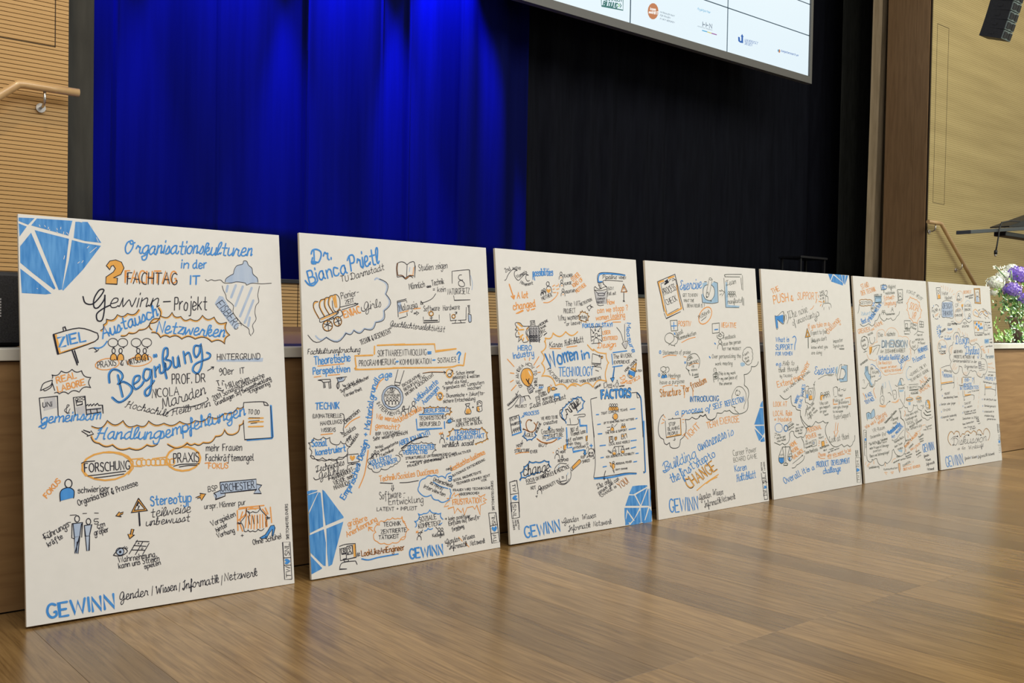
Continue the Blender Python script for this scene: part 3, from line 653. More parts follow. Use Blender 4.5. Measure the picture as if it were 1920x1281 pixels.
I.part('two_people_drawing'); LL('k', 1.8, '405,345 452,342/500,332 530,331/588,328 618,329/388,400 410,398'); P('l', '425,405 495,400 480,505 432,512'); P('l', '440,510 478,508 465,630 440,630'); P('l', '515,420 565,415 552,500 520,502'); P('l', '522,502 552,500 545,610 530,612')
LL('k', 2.4, '420,408 498,400 492,510/420,408 418,515 436,520/428,412 438,510 478,502 440,632 438,514/478,505 490,410/465,632 478,505/512,422 568,415 550,500 520,502 512,422/520,502 530,612 548,610 552,500/458,545 452,630'); I.E('k', 2.5, 458, 372, 18, 24); I.E('k', 2.5, 543, 392, 17, 23); I.part(None)
T('Führungs', 222, 528, 400, 428, 52, w=2.6); L('k', 2.2, '205,515 248,510'); T('kräfte', 245, 582, 352, 515, 42, w=2.6); T('5', 588, 412, 618, 410, 44, w=2.8); T('cm', 612, 442, 668, 428, 46, w=2.6); T('größer', 590, 495, 695, 465, 46, w=2.6)
I.part('eye_drawing'); L('k', 2.6, '730,645 770,600 810,590 835,615 800,645 760,650 730,645'); I.D('l', 780, 617, 30, 27); I.E('k', 2.2, 780, 617, 30, 28); I.D('k', 781, 620, 9, 10); LL('k', 2, '805,592 815,578/815,595 830,580/822,600 838,590'); LL('k', 2.4, '910,532 848,635/950,545 895,640/998,555 950,638/900,540 998,543/882,572 975,578/865,605 965,607'); I.part(None); T('A', 912, 562, 925, 562, 14, w=2); T('O', 938, 600, 952, 600, 14, w=2)
T('Wahrnehmung', 770, 702, 1042, 655, 48, w=2.6); T('kann uns Streich', 772, 745, 1075, 685, 46, w=2.6); T('spielen', 965, 745, 1085, 715, 40, w=2.6)
I.org = (290, 880, 4.003); T('Stereotyp', -28, 272, 275, 240, 78, 'b', 'p', 4.6); T('teilweise', -30, 362, 268, 320, 72, 'k', 'c', 2.8); T('unbewusst', -65, 425, 258, 388, 58, 'k', 'c', 2.8)
P('y', '308,212 345,198 338,182 382,186 350,235 342,212'); L('k', 2.4, '308,212 345,198 338,182 382,186 350,235 342,212 320,220', 0)
I.part('orchestra_ribbon_drawing'); P('l', '490,98 762,74 765,150 495,182'); P('l', '440,190 495,160 530,190 455,222'); P('l', '762,115 802,122 782,148 800,180 742,182 765,150'); LL('k', 2.6, '490,98 762,74 765,152 495,182 490,98/490,160 442,180 462,198 455,228 530,200 528,180/765,112 803,120 780,148 800,182 742,182 760,155'); T('ORCHESTER', 500, 168, 748, 142, 62, w=2.8); I.part(None)
T('BSP', 402, 168, 470, 160, 46); T('urspr. Männer pur', 375, 298, 682, 265, 46); T('Vorspielen', 430, 430, 608, 350, 46, w=2.6); T('hinter', 468, 472, 550, 428, 38, w=2.6); T('Vorhang', 472, 515, 600, 470, 40, w=2.6); T('+', 648, 518, 668, 516, 44, w=2.4)
I.part('curtain_drawing')
for x in range(8): L('o', 4, '%d,%d %d,%d' % (690+x*20, 345-abs(x-3)*2, 680+x*22, 450-abs(x-3)*4), 0)
for t in ('620,310 625,460', '640,410 660,465', '630,300 690,290', '625,385 680,340 685,300', '640,290 820,272', '700,300 790,290', '710,285 760,300', '808,300 840,340', '830,290 850,335', '868,285 878,400', '840,380 845,430', '650,350 640,390', '660,320 650,350'): L('o', 4.5, t)
LL('k', 2.2, '690,295 680,350 645,395 665,430 672,465/785,275 800,310 850,360 835,400 838,430/715,350 705,315/700,350 715,415/735,350 745,410/770,348 775,405/620,400 645,405/618,408 645,410/835,362 865,362/835,372 862,370'); C('k', 2.2, '690,310 735,318 790,295', -.3); C('k', 2.2, '672,465 700,455 735,462 775,450 820,445', -.3)
I.part('high_heel_drawing'); P('b', '788,515 830,490 850,460 870,425 895,420 900,440 888,500 880,505 882,450 860,480 840,515 800,522'); L('k', 2.2, '788,515 830,490 850,460 870,425 895,420 903,440 888,505 880,505 884,450 860,480 840,517 800,522', 0, True); I.part(None); T('Ohne Schuhe!', 740, 568, 950, 518, 44, w=2.6)
# bottom line
I.org = (30, 880, 4.0); T('GEWINN', 240, 1120, 740, 1035, 118, 'b', 'p', 9); T('Gender', 780, 985, 990, 945, 70, 'k', 'c', 3); I.org = (290, 880, 4.003); T('|', -20, 935, -16, 935, 60); T('Wissen', 15, 935, 165, 905, 66, 'k', 'c', 3); T('|', 185, 905, 189, 905, 55); T('Informatik', 210, 902, 480, 850, 68, 'k', 'c', 3); T('|', 502, 855, 506, 855, 62); T('Netzwerk', 525, 840, 768, 800, 66, 'k', 'c', 3)
def stamp(x0, y0, x1, y1, wd, dirn=1, note=None):   # framed vertical monogram with a heart; runs from (x0,y0) to (x1,y1)
    I.part('monogram_stamp'); dx, dy = x1-x0, y1-y0; n = math.hypot(dx, dy); ux, uy = dx/n, dy/n; nx, ny = uy*wd, -ux*wd
    g = lambda t, v: (x0+dx*t+nx*v, y0+dy*t+ny*v)
    I.L('k', 2.2, [g(0, 0), g(1, 0), g(1, 1), g(0, 1), g(0, 0)], 0)
    for t in (.38, .58): I.L('k', 2, [g(t, 0), g(t, 1)], 0)
    a, b = g(.05, .15), g(.34, .15); I.T('TW', *a, *b, wd*.7, 'k', 'p', 2.6)
    a, b = g(.64, .15), g(.95, .15); I.T('SNL', *a, *b, wd*.7, 'k', 'p', 2.6)
    c = g(.48, .5); I.heart(c[0], c[1], wd*.36, 'b', math.degrees(math.atan2(uy, ux))); I.part(None)
stamp(1030, 825, 1015, 545, 55); T('SKETCHNOTELOVERS', 1008, 525, 998, 262, 22, w=2)
I.build(LAB)
# ---------------------------------------------------------------- board 2
I = Ink(*boards[1]); T, L, LL, P, C = I.T, I.L, I.LL, I.P, I.C; A_, Bq, Cq, Dq, Eq, Fq = (555, 430, 5.821), (735, 450, 6.405), (570, 640, 5.821), (740, 640, 5.821), (570, 850, 5.126), (750, 850, 5.569)
I.org = A_
T('Dr.', 185, 375, 385, 330, 165, 'b', 'c', 7.5); L('b', 6, '180,310 172,370 215,375'); T('Bianca', 150, 592, 560, 470, 165, 'b', 'p', 7); L('b', 6, '100,560 140,605 190,612 230,570'); T('Prietl', 590, 455, 905, 365, 190, 'b', 'c', 7.5)
T('TU', 490, 575, 575, 560, 72, w=2.6); T('Darmstadt', 605, 550, 960, 440, 78, 'k', 'c', 2.5)
I.part('cloud_outline'); C('l', 6.5, '860,550 905,545 975,705 955,890 865,1015 745,1085 630,1100 545,1132 330,1180 215,1165', .3); C('k', 2.2, '910,542 980,708 962,892 870,1018 748,1088 630,1105 545,1135 330,1180 130,1155', .34)
I.part('covered_wagon_drawing')
for t in ('240,790 200,810 195,870 250,970', '310,760 265,790 265,860 320,960', '355,745 320,770 320,850 370,940', '400,725 370,750 360,830 410,915'): L('y', 5, t)
LL('y', 5, '275,985 440,915/450,890 480,870/400,730 430,850/430,720 445,850/420,725 425,830')
LL('k', 2.3, '235,790 200,790 190,850 250,975/310,762 265,775 255,850 310,955/355,742 315,755 310,840 365,935/400,722 365,735 352,820 405,910/260,975 440,900 445,930 275,1015 260,975/400,722 440,712 475,760 478,850 445,900/395,780 405,870 440,905/480,850 655,812 660,825 500,880/640,805 670,815/640,835 665,820/440,925 480,880 510,930 480,955/330,1055 345,1000/300,1030 395,1060/345,1000 355,1110/305,1070 385,1010/460,950 465,1060/420,1020 490,990/430,960 480,1040/360,990 400,960 420,985/380,985 430,965', 1)
I.E('y', 4.5, 345, 1055, 52, 55); I.E('k', 2.3, 343, 1053, 54, 60); I.E('y', 4.5, 455, 1008, 42, 48); I.E('k', 2.3, 453, 1005, 44, 54); I.part(None)
T('Pionier-', 498, 762, 690, 715, 78, w=2.3); T('ZEIT', 540, 818, 635, 795, 52, w=2.3); T('ENIAC', 530, 968, 705, 905, 85, 'o', 'p', 6.5); T('Girls', 750, 890, 925, 840, 100, 'k', 'c', 2.6); L('k', 2.3, '712,850 720,890 760,885 790,820')
I.org = Bq
I.part('open_book_drawing'); LL('o', 3.5, '65,280 58,340 62,430/262,330 250,430/75,425 130,430 165,465 210,425 255,430', 1); LL('k', 2.3, '70,275 110,262 150,272 180,295 220,268 270,275 272,440/70,275 62,345 70,425/60,280 52,345 62,445/180,295 175,440/70,425 120,425 160,455 200,430 260,432/280,310 272,450/65,445 125,440 165,470 215,435 250,455', 1); I.part(None)
L('l', 4, '215,330 208,380'); T('Studien zeigen', 322, 372, 665, 335, 84, w=2.4); T('Männlich', 210, 595, 395, 565, 82, w=2.4); T('∞', 415, 565, 460, 560, 30); I.E('k', 2, 430, 562, 14, 10); I.E('k', 2, 455, 558, 13, 10); T('Technik', 480, 550, 625, 525, 78, w=2.4)
T('= kein', 492, 628, 645, 618, 72, w=2.4); T('NATURGESETZ', 668, 655, 930, 645, 80, w=2.2)
LL('k', 2.3, '722,520 720,375 900,358 930,362 942,550/740,670 748,725 938,718/525,645 480,705 400,745 352,755/345,735 345,775 372,772 350,735'); L('l', 3.5, '945,430 965,520 960,600'); LL('k', 2.4, '835,420 805,425 800,465 840,490 868,520 865,555 825,558 800,535 805,495 850,480', 1)
I.part('small_book_drawing'); P('l', '65,745 105,740 120,860 75,870'); LL('k', 2.3, '65,735 170,708/62,735 75,925/65,750 172,725 178,750/178,870 182,912/85,945 170,920'); I.part(None)
T('Malaysia', 95, 860, 310, 808, 92, w=2.4); LL('o', 4, '90,878 195,850/258,828 340,820'); LL('k', 2, '262,878 295,872/262,888 295,885/290,858 322,878 292,902')
T('Software', 380, 855, 570, 845, 72, w=2.3); T('Hardware', 615, 845, 812, 832, 72, w=2.3)
I.E('y', 5, 468, 885, 25, 27); I.E('k', 2, 473, 888, 25, 27); LL('k', 2.2, '472,915 472,960/455,938 488,935/375,925 378,995 568,985 565,900'); LL('k', 1.8, '385,965 548,962/385,975 550,970'); I.E('y', 5, 738, 918, 20, 22); I.E('k', 2, 740, 920, 20, 24)
LL('k', 2.2, '752,900 780,868/755,868 780,865 775,890/695,885 702,970 775,962/790,965 888,960 892,810/765,965 758,995/815,962 830,990/720,1002 880,992'); P('l', '915,900 945,900 952,980 925,985'); LL('k', 2.2, '908,788 932,785 930,800 912,802 908,788/918,805 922,880/928,805 935,880/915,885 950,900 952,975 932,990 918,970 915,885', 0)
T('Geschlechterselektivität', -25, 1035, 625, 1105, 74, 'k', 'c', 2.3)
I.org = A_; T('TECHNIK & GESCHLECHT', 710, 1262, 1040, 1130, 62, w=2.2); I.org = Cq; T('Fachkulturenforschung', 40, 142, 608, 112, 64, 'k', 'c', 2.3)
T('Theoretische', 115, 255, 505, 215, 100, 'b', 'p', 4.6); T('Perspektiven', 100, 360, 500, 330, 84, 'b', 'p', 4.6); LL('o', 3.5, '150,272 435,245/110,392 185,382/265,372 390,362')
I.part('framed_equation'); LL('y', 6, '800,45 1100,32/770,55 768,140/555,160 750,152/558,180 570,275 600,308 1100,288'); I.org = Dq; LL('y', 6, '0,40 435,30/435,35 445,110 670,82/772,130 752,265/750,265 690,262 560,285 -20,290'); I.part(None)
I.org = Cq; T('SOFTWAREENTWICKLUNG', 805, 165, 1335, 150, 76, w=2.3); T('PROGRAMMIERUNG', 602, 272, 1000, 250, 72, w=2.3); T('+', 1002, 242, 1032, 238, 40, 'b', w=5); I.org = Dq; T('KOMMUNIKATION', 58, 255, 398, 245, 68, w=2.3); LL('b', 5.5, '360,118 396,116/362,136 396,134/415,206 440,204/700,228 701,232'); T('SOZIALES', 470, 235, 668, 222, 60, w=2.3); L('b', 7, '680,140 700,118 718,135 705,165 700,205')
I.org = Cq
I.part('kitchen_tools_drawing'); P('l', '355,400 440,392 430,430 372,445'); LL('k', 2.3, '152,425 200,418 285,415 290,440 210,448 195,432 152,425/212,450 215,510 230,505 225,455/270,450 275,515 292,512 288,445/352,400 440,390 465,388/360,400 372,445 430,432 450,400/375,402 400,392 415,405 390,412 375,402/365,450 355,490 370,520 385,495 378,450/368,450 370,515'); I.part(None)
LL('k', 2, '420,470 430,490 458,485/440,475 445,500/455,480 455,498'); T('Nicht als', 480, 500, 622, 430, 44, w=2.3); T('Symbol technischer', 405, 560, 712, 400, 40, w=2.2); T('Versiertheit', 440, 612, 632, 530, 40, w=2.2)
T('TECHNIK', 125, 742, 382, 735, 80, 'b', 'p', 4.8); T('(UN)MATERIELLE', 95, 838, 410, 830, 48, w=2.3); T('HANDLUNGS', 180, 918, 412, 895, 48, w=2.3); T('WISSENS', 188, 990, 342, 985, 48, w=2.3); L('o', 4, '185,1020 310,1008')
LL('k', 2.3, '415,790 435,810 438,900 428,960 435,1000 395,995', 1); T('Dimension', 450, 900, 612, 768, 58, w=2.4); L('o', 4, '450,942 520,870 608,825'); T('Soziales', 430, 1045, 568, 955, 56, w=2.3); T('weiblich', 520, 1140, 598, 1020, 44, w=2.2)
for x, y in ((470, 1105), (490, 1085), (505, 1070)): I.M(x, y, 45, w=2)
I.part('cloud_outline'); C('k', 2.2, '105,1055 210,1045 280,1050 345,1130 400,1090 455,1115 510,1145 480,1225', -.25); C('k', 2.2, '105,1055 45,1110 60,1170 70,1250 115,1281', .25); C('k', 2.2, '115,1281 200,1270 300,1285 380,1265 475,1225', -.2); I.part(None)
T('Sozial', 85, 1150, 250, 1140, 84, 'b', 'p', 4.6); T('konstruiert', 130, 1245, 455, 1200, 78, 'b', 'p', 4.6)
I.part('curved_heading'); I.T('Empirisches Design + Materialgrundlage', 0, 0, 0, 0, 70, 'b', 'p', 4.8, path=[(440, 1640+90), (560, 1530), (630, 1300), (690, 1130), (715, 950), (740, 780), (760, 620), (790, 480), (840, 400), (960, 385)]); LL('o', 4.5, '750,660 745,800 722,1018/700,1190 690,1270 660,1450 600,1600/788,520 820,450 870,405', 1); I.part(None)
I.part('magnifier_drawing'); I.E('l', 8, 965, 615, 108, 122); I.E('k', 2, 965, 615, 118, 135); I.E('k', 2, 963, 612, 92, 108); LL('k', 2.3, '1025,310 990,450/1092,320 1045,465/990,445 1055,455 1040,485 990,475 990,445')
T('SOFT', 935, 535, 998, 535, 32, w=2); T('WARE', 905, 568, 985, 568, 32, w=2); T('ENTWICKLER', 885, 602, 1040, 602, 28, w=2)
for x in (908, 945, 982, 1015): I.M(x, 690, 80, w=2)
I.part(None); I.T('INTERVIEWS', 0, 0, 0, 0, 46, 'k', 'p', 2.5, path=[(790, 680), (830, 740), (900, 800), (970, 812), (1050, 785)]); LL('k', 2, '1060,805 1065,765/1070,735 1095,745/1075,720 1085,705 1100,712')
T('Wie werden', 785, 845, 1025, 885, 62, 'o', 'p', 3.8); T('gemacht?', 780, 945, 1040, 965, 62, 'o', 'p', 3.8); I.org = Dq; T('Unterschiede', 58, 880, 300, 745, 68, 'o', 'p', 3.8)
I.org = Cq; T('BSP. WOLFGANG', 782, 1025, 1045, 1008, 36, w=2.3); T('Sehr widersprüchlich!', 758, 1085, 1130, 1010, 46, w=2.3); T('sozial', 780, 1170, 865, 1155, 34, w=2.1); T('inkompetente', 840, 1205, 1030, 1110, 36, w=2.1); T('Techniker', 845, 1262, 985, 1190, 36, w=2.1)
for x, y in ((745, 1275), (775, 1240), (808, 1245)): I.M(x, y+20, 70, w=2)
I.org = Dq; LL('k', 2.3, '305,350 400,338 550,340/535,328 558,340 540,355'); LL('o', 3, '310,348 400,334 530,336')
for t, a, b, c, d in (('BIOGRAPHIE', 92, 500, 290, 378), ('BERUFSALLTAG', 110, 545, 340, 395), ('INFORM & GESCHLECHT', 128, 595, 432, 372)): T(t, a, b, c, d, 37, w=2.1)
T('Ambivalente', 235, 675, 478, 452, 66, 'b', 'p', 3.6); T('Aussagen', 320, 690, 488, 518, 60, 'b', 'p', 3.6); LL('b', 3, '245,575 255,598 275,585/260,560 270,590')
I.E('y', 5.5, 598, 350, 36, 46); I.E('k', 2.4, 598, 370, 20, 18); LL('k', 2.4, '612,355 632,318/612,318 632,316 634,338'); T('- Schon immer', 640, 372, 875, 348, 44, w=2.2)
T('gebastelt & wollten', 632, 412, 925, 392, 42, w=2.2); T('schon als Kind', 552, 470, 785, 450, 42, w=2.2); T('"irgendwas mit Computern', 525, 528, 975, 465, 46, w=2.2); T('machen"', 800, 532, 950, 515, 42, w=2.2)
I.E('y', 5.5, 493, 600, 32, 42); I.E('k', 2.2, 495, 590, 16, 20); LL('k', 2.2, '495,612 496,640/482,628 512,626'); T('- Ökonomische + Zukunfts-', 530, 618, 980, 582, 46, w=2.2); T('sichere Entscheidung', 530, 672, 878, 642, 46, w=2.2)
I.part('small_people'); I.M(95, 810, 95, w=2.2); I.M(205, 770, 118, w=2.2); L('k', 2.4, '108,745 150,735 160,705'); L('k', 2.2, '150,735 152,800'); I.part(None)
I.part('word_clouds')
for c, w, d in (('y', 5, 5), ('k', 2, 0)): C(c, w, [(a, b+d) for a, b in ((300, 790), (320, 755), (310, 720), (345, 722), (385, 706), (425, 718), (470, 708), (520, 720), (565, 712), (615, 725), (605, 752), (625, 765), (600, 800), (570, 790), (558, 805))], -.2)
for c, w, d in (('y', 5, 5), ('k', 2, 0)): C(c, w, [(a-d*.5, b+d) for a, b in ((575, 1032), (605, 1010), (590, 985), (635, 948), (680, 965), (730, 945), (780, 955), (830, 950), (880, 955), (955, 935), (985, 965), (1015, 995), (1008, 1040), (1022, 1065), (990, 1080), (960, 1100), (920, 1105), (890, 1125), (880, 1115))], -.2)
C('k', 2.1, '70,1165 130,1140 185,1105 240,1115 290,1095 340,1108 400,1105 450,1125 440,1160 455,1190 420,1210 412,1232', -.2); C('k', 2.1, '70,1165 110,1190 45,1225 80,1235 85,1260', -.2); I.part(None)
T('BERUFSBILD', 325, 778, 592, 765, 46, 'b', 'p', 3.6); LL('b', 5, '268,800 535,790/235,850 245,965 515,950/542,878 545,950', 0); T('TECHNIZISTISCHES', 270, 862, 560, 845, 48, w=2.2); T('BERUFSBILD', 275, 925, 495, 918, 48, w=2.3)
I.part('eye_drawing'); I.D('b', 598, 872, 22, 20); L('k', 2.2, '562,888 585,855 615,848 635,870 600,892 562,888'); LL('k', 2.2, '605,845 610,830/618,848 628,832/628,855 638,845'); I.part(None)
T('> NUR TECHNISCHE', 640, 888, 930, 862, 42, w=2.3); T('ASPEKTE im BLICK', 668, 935, 955, 900, 44, w=2.3)
I.part('money_and_lock_drawing'); P('y', '775,760 790,735 812,735 832,765 815,792 780,790'); P('y', '898,715 920,705 925,765 905,760'); LL('k', 2.3, '770,685 820,678 808,705 785,708 770,685/788,710 765,770 775,795 830,792 832,760 805,710/845,722 862,718/852,712 855,728/895,715 950,705 955,755 925,770 898,760 895,715/900,700 898,660 925,648 952,665 950,705/910,695 908,670 925,662 940,680/918,728 925,750'); T('€', 790, 775, 805, 775, 22, w=2); I.part(None)
T('ABER ICH NICHT!', 55, 1140, 385, 1020, 58, 'b', 'p', 3.8); LL('k', 2.5, '75,1165 150,1110 250,1055 365,1040/90,1160 200,1085 330,1040', 1)
T('TEAMARBEIT', 650, 1020, 940, 1002, 54, 'b', 'p', 4); T('+ KUNDENKONTAKT', 565, 1088, 980, 1052, 54, 'b', 'p', 4); T('wirklich sozial', 520, 1160, 858, 1130, 60, 'k', 'c', 3)
I.part('small_people'); I.M(518, 1110, 100, w=2.2); P('o', '485,1020 482,995 492,1008 502,985 508,1005 525,985 528,1015'); I.part(None)
T('GESCHLECHTER', 145, 1190, 430, 1180, 60, 'b', 'p', 4); T('VERHÄLTNIS', 90, 1235, 355, 1225, 46, 'b', 'p', 4)
I.org = Eq; I.part('cloud_outline'); C('k', 2, '700,15 650,30 665,50 612,65 640,105 612,130 650,150 695,185 740,150 830,130 870,105 905,85 925,45 880,20', -.2); C('k', 2, '60,25 110,55 170,65 240,55 330,55 395,30 420,15', -.2); I.part(None)
T('KOLLEKTIV', 640, 112, 845, 52, 46, 'b', 'p', 3.6); T('TECHNIKER', 662, 155, 900, 80, 44, 'b', 'p', 3.6)
T('Technisches', 120, 185, 385, 110, 66, 'k', 'c', 2.5); T('Gefühl', 150, 250, 335, 192, 70, 'k', 'c', 2.5); L('k', 2.4, '92,235 110,255 150,245'); T('zur', 345, 178, 388, 165, 26, w=2); T('JAHRHUNDERT-', 285, 255, 492, 165, 46, w=2.3); T('WENDE sein', 292, 305, 475, 230, 46, w=2.3); T('MÄNNLICH', 295, 352, 438, 300, 46, w=2.3); LL('k', 2, '240,240 280,238/265,225 282,238 268,250')
I.part('screen_with_heart_drawing'); LL('k', 2.2, '412,15 520,5 530,75/415,15 420,95 530,80/455,95 460,108 480,105/415,150 420,115 500,98 535,120'); I.heart(465, 45, 24, 'y'); I.part(None)
T('Technik/Soziales Dualismus', 728, 272, 1290, 190, 62, 'o', 'p', 3.8); I.org = Fq; T('Geschlechterdualismus', 540, 185, 890, 5, 60, 'o', 'p', 3.8); T('neg', 485, 182, 540, 165, 34)
I.org = Eq; LL('k', 2.6, '732,285 850,290/920,283 1000,280 1100,262'); LL('k', 2, '845,305 845,345/858,305 858,345/838,340 852,365 866,335'); T('Software -', 728, 442, 975, 415, 78, w=2.4); T('Entwicklung', 815, 498, 1145, 470, 72, w=2.4); T('LATENT + IMPLIZIT', 700, 555, 1085, 545, 40, w=2.4)
I.org = Fq
for t, a, b, c, d in (('STRUKTURELLE UNTERREPRÄSENTANT', 60, 65, 590, 12), ('> weniger Interesse', 62, 105, 430, 70), ('FRAUEN > SIND SOZIALER & INTERAKTIVER', 82, 148, 740, -15), ('RATIONALE ENTSCHEIDUNG', 555, 245, 888, 75), ('SOZIAL INKOMPETENTE', 560, 298, 850, 205), ('TECHNIKER KOMMEN NICHT', 590, 330, 942, 240), ('VOR', 850, 298, 905, 285), ('FRAUEN WIRD TECHNIKNÄHE', 555, 398, 945, 372), ('ABGESPROCHEN', 615, 440, 825, 425)): T(t, a, b, c, d, 27, w=2.2)
I.part('cloud_outline'); C('b', 3.8, '530,205 475,262 400,250 330,240 265,260 200,340 210,420 325,435 400,490 480,500 525,440 525,400 515,370', -.22); I.part(None)
I.T('Unterschiede', 0, 0, 0, 0, 46, 'k', 'p', 2.8, path=[(345, 285), (420, 315), (545, 355)]); T('zu MANN', 310, 315, 435, 388, 40, w=2.8); T('Interviewten', 245, 360, 465, 450, 46, w=2.6); T('3', 505, 290, 540, 288, 55, 'b', w=6); T('3', 505, 292, 540, 290, 60, 'k', w=2.4); L('b', 3.5, '345,300 420,345 500,368')
I.part('frustration_burst'); L('o', 3.6, '540,450 570,410 575,450 610,425 625,460', 0); L('o', 3.6, '545,465 490,475 520,495 490,515 460,560 510,548 500,580 560,560 570,630 600,575 640,620 655,570 672,645 700,570 760,555 780,585 800,540 838,645 838,545 870,530 895,520 870,500 905,485 870,470 890,430 840,455 820,440', 0); T('FRUSTRATION', 552, 540, 850, 515, 64, 'o', 'p', 4.4); I.part(None)
I.part('word_clouds'); C('b', 3.8, '160,770 170,745 150,712 195,680 188,632 245,630 310,592 375,625 425,625 448,690', -.2); C('b', 3.8, '255,810 290,785 340,785', -.2); L('b', 3.5, '405,750 438,728'); C('o', 3.2, '0,905 60,870 62,835 92,798 65,760 55,735 25,690 20,660', .15); I.part(None)
T('SOZIALE', 205, 720, 382, 685, 58, w=2.6); T('KOMPETENZ', 195, 785, 425, 750, 56, w=2.6)
I.part('small_people'); I.M(200, 905, 80, w=2.4); P('o', '165,835 168,808 178,820 185,800 195,830'); I.M(408, 855, 78, w=2.2); I.M(438, 850, 72, w=2.2); I.part(None); T('Kollegen', 340, 875, 460, 860, 38, w=2.4); LL('k', 2.4, '235,800 220,830/215,815 220,832 235,825/372,770 390,790')
T('> kein positiver', 470, 708, 735, 670, 46, w=2.5); T('Einfluss auf Berufs-', 512, 755, 838, 680, 48, w=2.5); T('forschung', 545, 810, 668, 775, 40, w=2.5); L('k', 2.2, '585,812 630,795')
I.org = Eq; T('größere', 428, 705, 610, 645, 62, 'o', 'p', 3.8); T('Anerkennung', 415, 805, 705, 650, 60, 'o', 'p', 3.8); LL('o', 4, '665,750 625,718/622,745 620,712 655,715')
I.part('word_clouds'); C('o', 3.2, '740,650 800,635 850,620 900,625 945,615 970,660', -.2); C('o', 3.2, '740,650 725,690 685,705 690,760 668,800 705,850 770,865 850,860 930,830 974,810', -.2); I.part(None)
T('TECHNIK', 765, 705, 930, 692, 46, w=2.6); T('ZENTRIERTE', 740, 775, 985, 752, 44, w=2.6); T('TÄTIGKEIT', 718, 828, 912, 815, 42, w=2.6)
I.part('gem_drawing')
for g in ('28,368 70,355 130,355 125,365 32,398', '32,405 135,372 42,570', '160,380 140,375 45,590 55,770 185,705 178,560', '175,350 195,362 380,610 380,622 208,695 190,560', '50,790 190,730 210,860 208,1085 185,1080 60,955', '215,725 378,658 270,1070 235,1090 222,960', '62,985 175,1105 165,1115 72,1165'): P('m', g)
I.part('screen_portraits_drawing'); P('y', '470,880 495,870 500,990 478,1000'); LL('k', 2.6, '340,895 400,875 492,868/492,868 500,1000 350,1032 345,915/385,1030 390,1045 430,1038/425,1025 428,1040/510,1068 495,1035 430,1040 360,1058 340,1115 410,1112/355,918 400,908 405,960 362,968 355,918/410,895 462,885 468,965 418,975 410,895/365,972 405,965 408,1010 375,1018/375,960 382,940 395,958/425,965 440,935 458,960', 0); I.E('k', 2.2, 382, 930, 9, 9); I.E('k', 2.2, 436, 912, 10, 11); I.part(None)
T('#', 510, 995, 540, 990, 46, w=2.6); T('LookLikeAnEngineer', 555, 990, 965, 928, 62, 'o', 'p', 4.4); T('LookLikeAnEngineer', 555, 990, 965, 928, 60, 'k', 'p', 2.4); L('b', 5, '555,1015 620,1025 720,1000 905,968')
I.org = Fq; T('GEWINN', 105, 1100, 450, 1050, 118, 'b', 'p', 8.5); T('Gender', 488, 950, 622, 915, 60, 'k', 'c', 2.4); T('|', 643, 910, 645, 908, 50, 'o', w=4); T('Wissen', 660, 910, 780, 880, 54, 'k', 'c', 2.4); T('Informatik', 515, 1000, 700, 968, 58, 'k', 'c', 2.4); T('|', 714, 972, 716, 970, 50, 'o', w=4); T('Netzwerk', 735, 965, 885, 935, 56, 'k', 'c', 2.4); L('k', 2.3, '470,915 475,940 500,935')
I.part('monogram_stamp'); LL('k', 2.4, '925,625 1000,618 1040,925 960,940 925,625/942,760 1015,745/950,840 1028,825', 0); I.heart(985, 790, 26, 'b', -10); I.T('TW', 1012, 925, 1000, 850, 38, w=2.6); I.T('SNL', 998, 745, 985, 645, 38, w=2.6); I.part(None); T('SKETCHNOTELOVERS', 985, 595, 972, 290, 26, w=2)
I.build(LAB)
# ---------------------------------------------------------------- board 3
I = Ink(*boards[2]); T, L, LL, P, C = I.T, I.L, I.LL, I.P, I.C
I.org = (920, 460, 7.12)
I.T('2nd wave', 0, 0, 0, 0, 62, 'k', 'p', 2.3, path=[(200, 362), (290, 322), (398, 325)]); T('Women´s'.replace('´', "'"), 355, 440, 485, 368, 52); I.T('Movement', 0, 0, 0, 0, 52, 'k', 'p', 2.3, path=[(390, 508), (470, 542), (565, 522)])
LL('k', 2.4, '185,468 205,455 240,380 300,320 355,335/355,335 320,350 318,410 365,468 410,430 460,385 505,400/505,400 475,400 468,440 490,478 518,470', 1)
T('possibilities', 562, 408, 830, 398, 105, 'b', 'p', 5); L('b', 4.5, '572,380 588,465'); LL('o', 6.5, '248,522 280,620 308,700/275,680 310,715 318,672'); T('A lot', 355, 705, 495, 698, 92, 'o', 'p', 6); T('changed', 305, 860, 600, 815, 105, 'o', 'p', 6); LL('o', 5, '340,912 430,865/360,910 435,875/540,862 590,845/555,858 580,852')
I.part('mother_drawing'); I.E('k', 2.5, 762, 515, 20, 28); LL('k', 2.5, '735,650 740,580 762,545 800,560 818,632/672,672 680,635 700,630/700,655 715,620 735,625'); I.M(685, 665, 70, w=2.2); I.M(712, 650, 75, w=2.2); I.heart(772, 608, 26, 'y'); I.part(None)
T('MOTHER', 690, 735, 822, 680, 56); LL('o', 4, '705,765 780,760 860,700 900,640/825,550 855,530/830,590 850,582/870,545 900,540 905,515/880,590 912,580/835,632 870,630/885,635 900,632')
for x, y, t, a in ((938, 455, 'TEACHER', 110), (948, 560, 'NURSE', 95), (965, 678, 'VOLUNTARY', 110)):
    I.M(x, y, 100, 'k', w=2.3); I.heart(x+2, y-22, 11, 'q')
T('TEACHER', 965, 430, 1092, 420, 44); T('NURSE', 980, 530, 1080, 520, 38); T('VOLUNTARY', 990, 645, 1135, 622, 42); T('The WIT', 1000, 812, 1195, 805, 72); T('PROJECT', 975, 908, 1130, 900, 70); T('Why women', 905, 1010, 1175, 985, 84, 'k', 'p', 2.6); T('or leave?', 1012, 1075, 1220, 1045, 56, w=2.6)
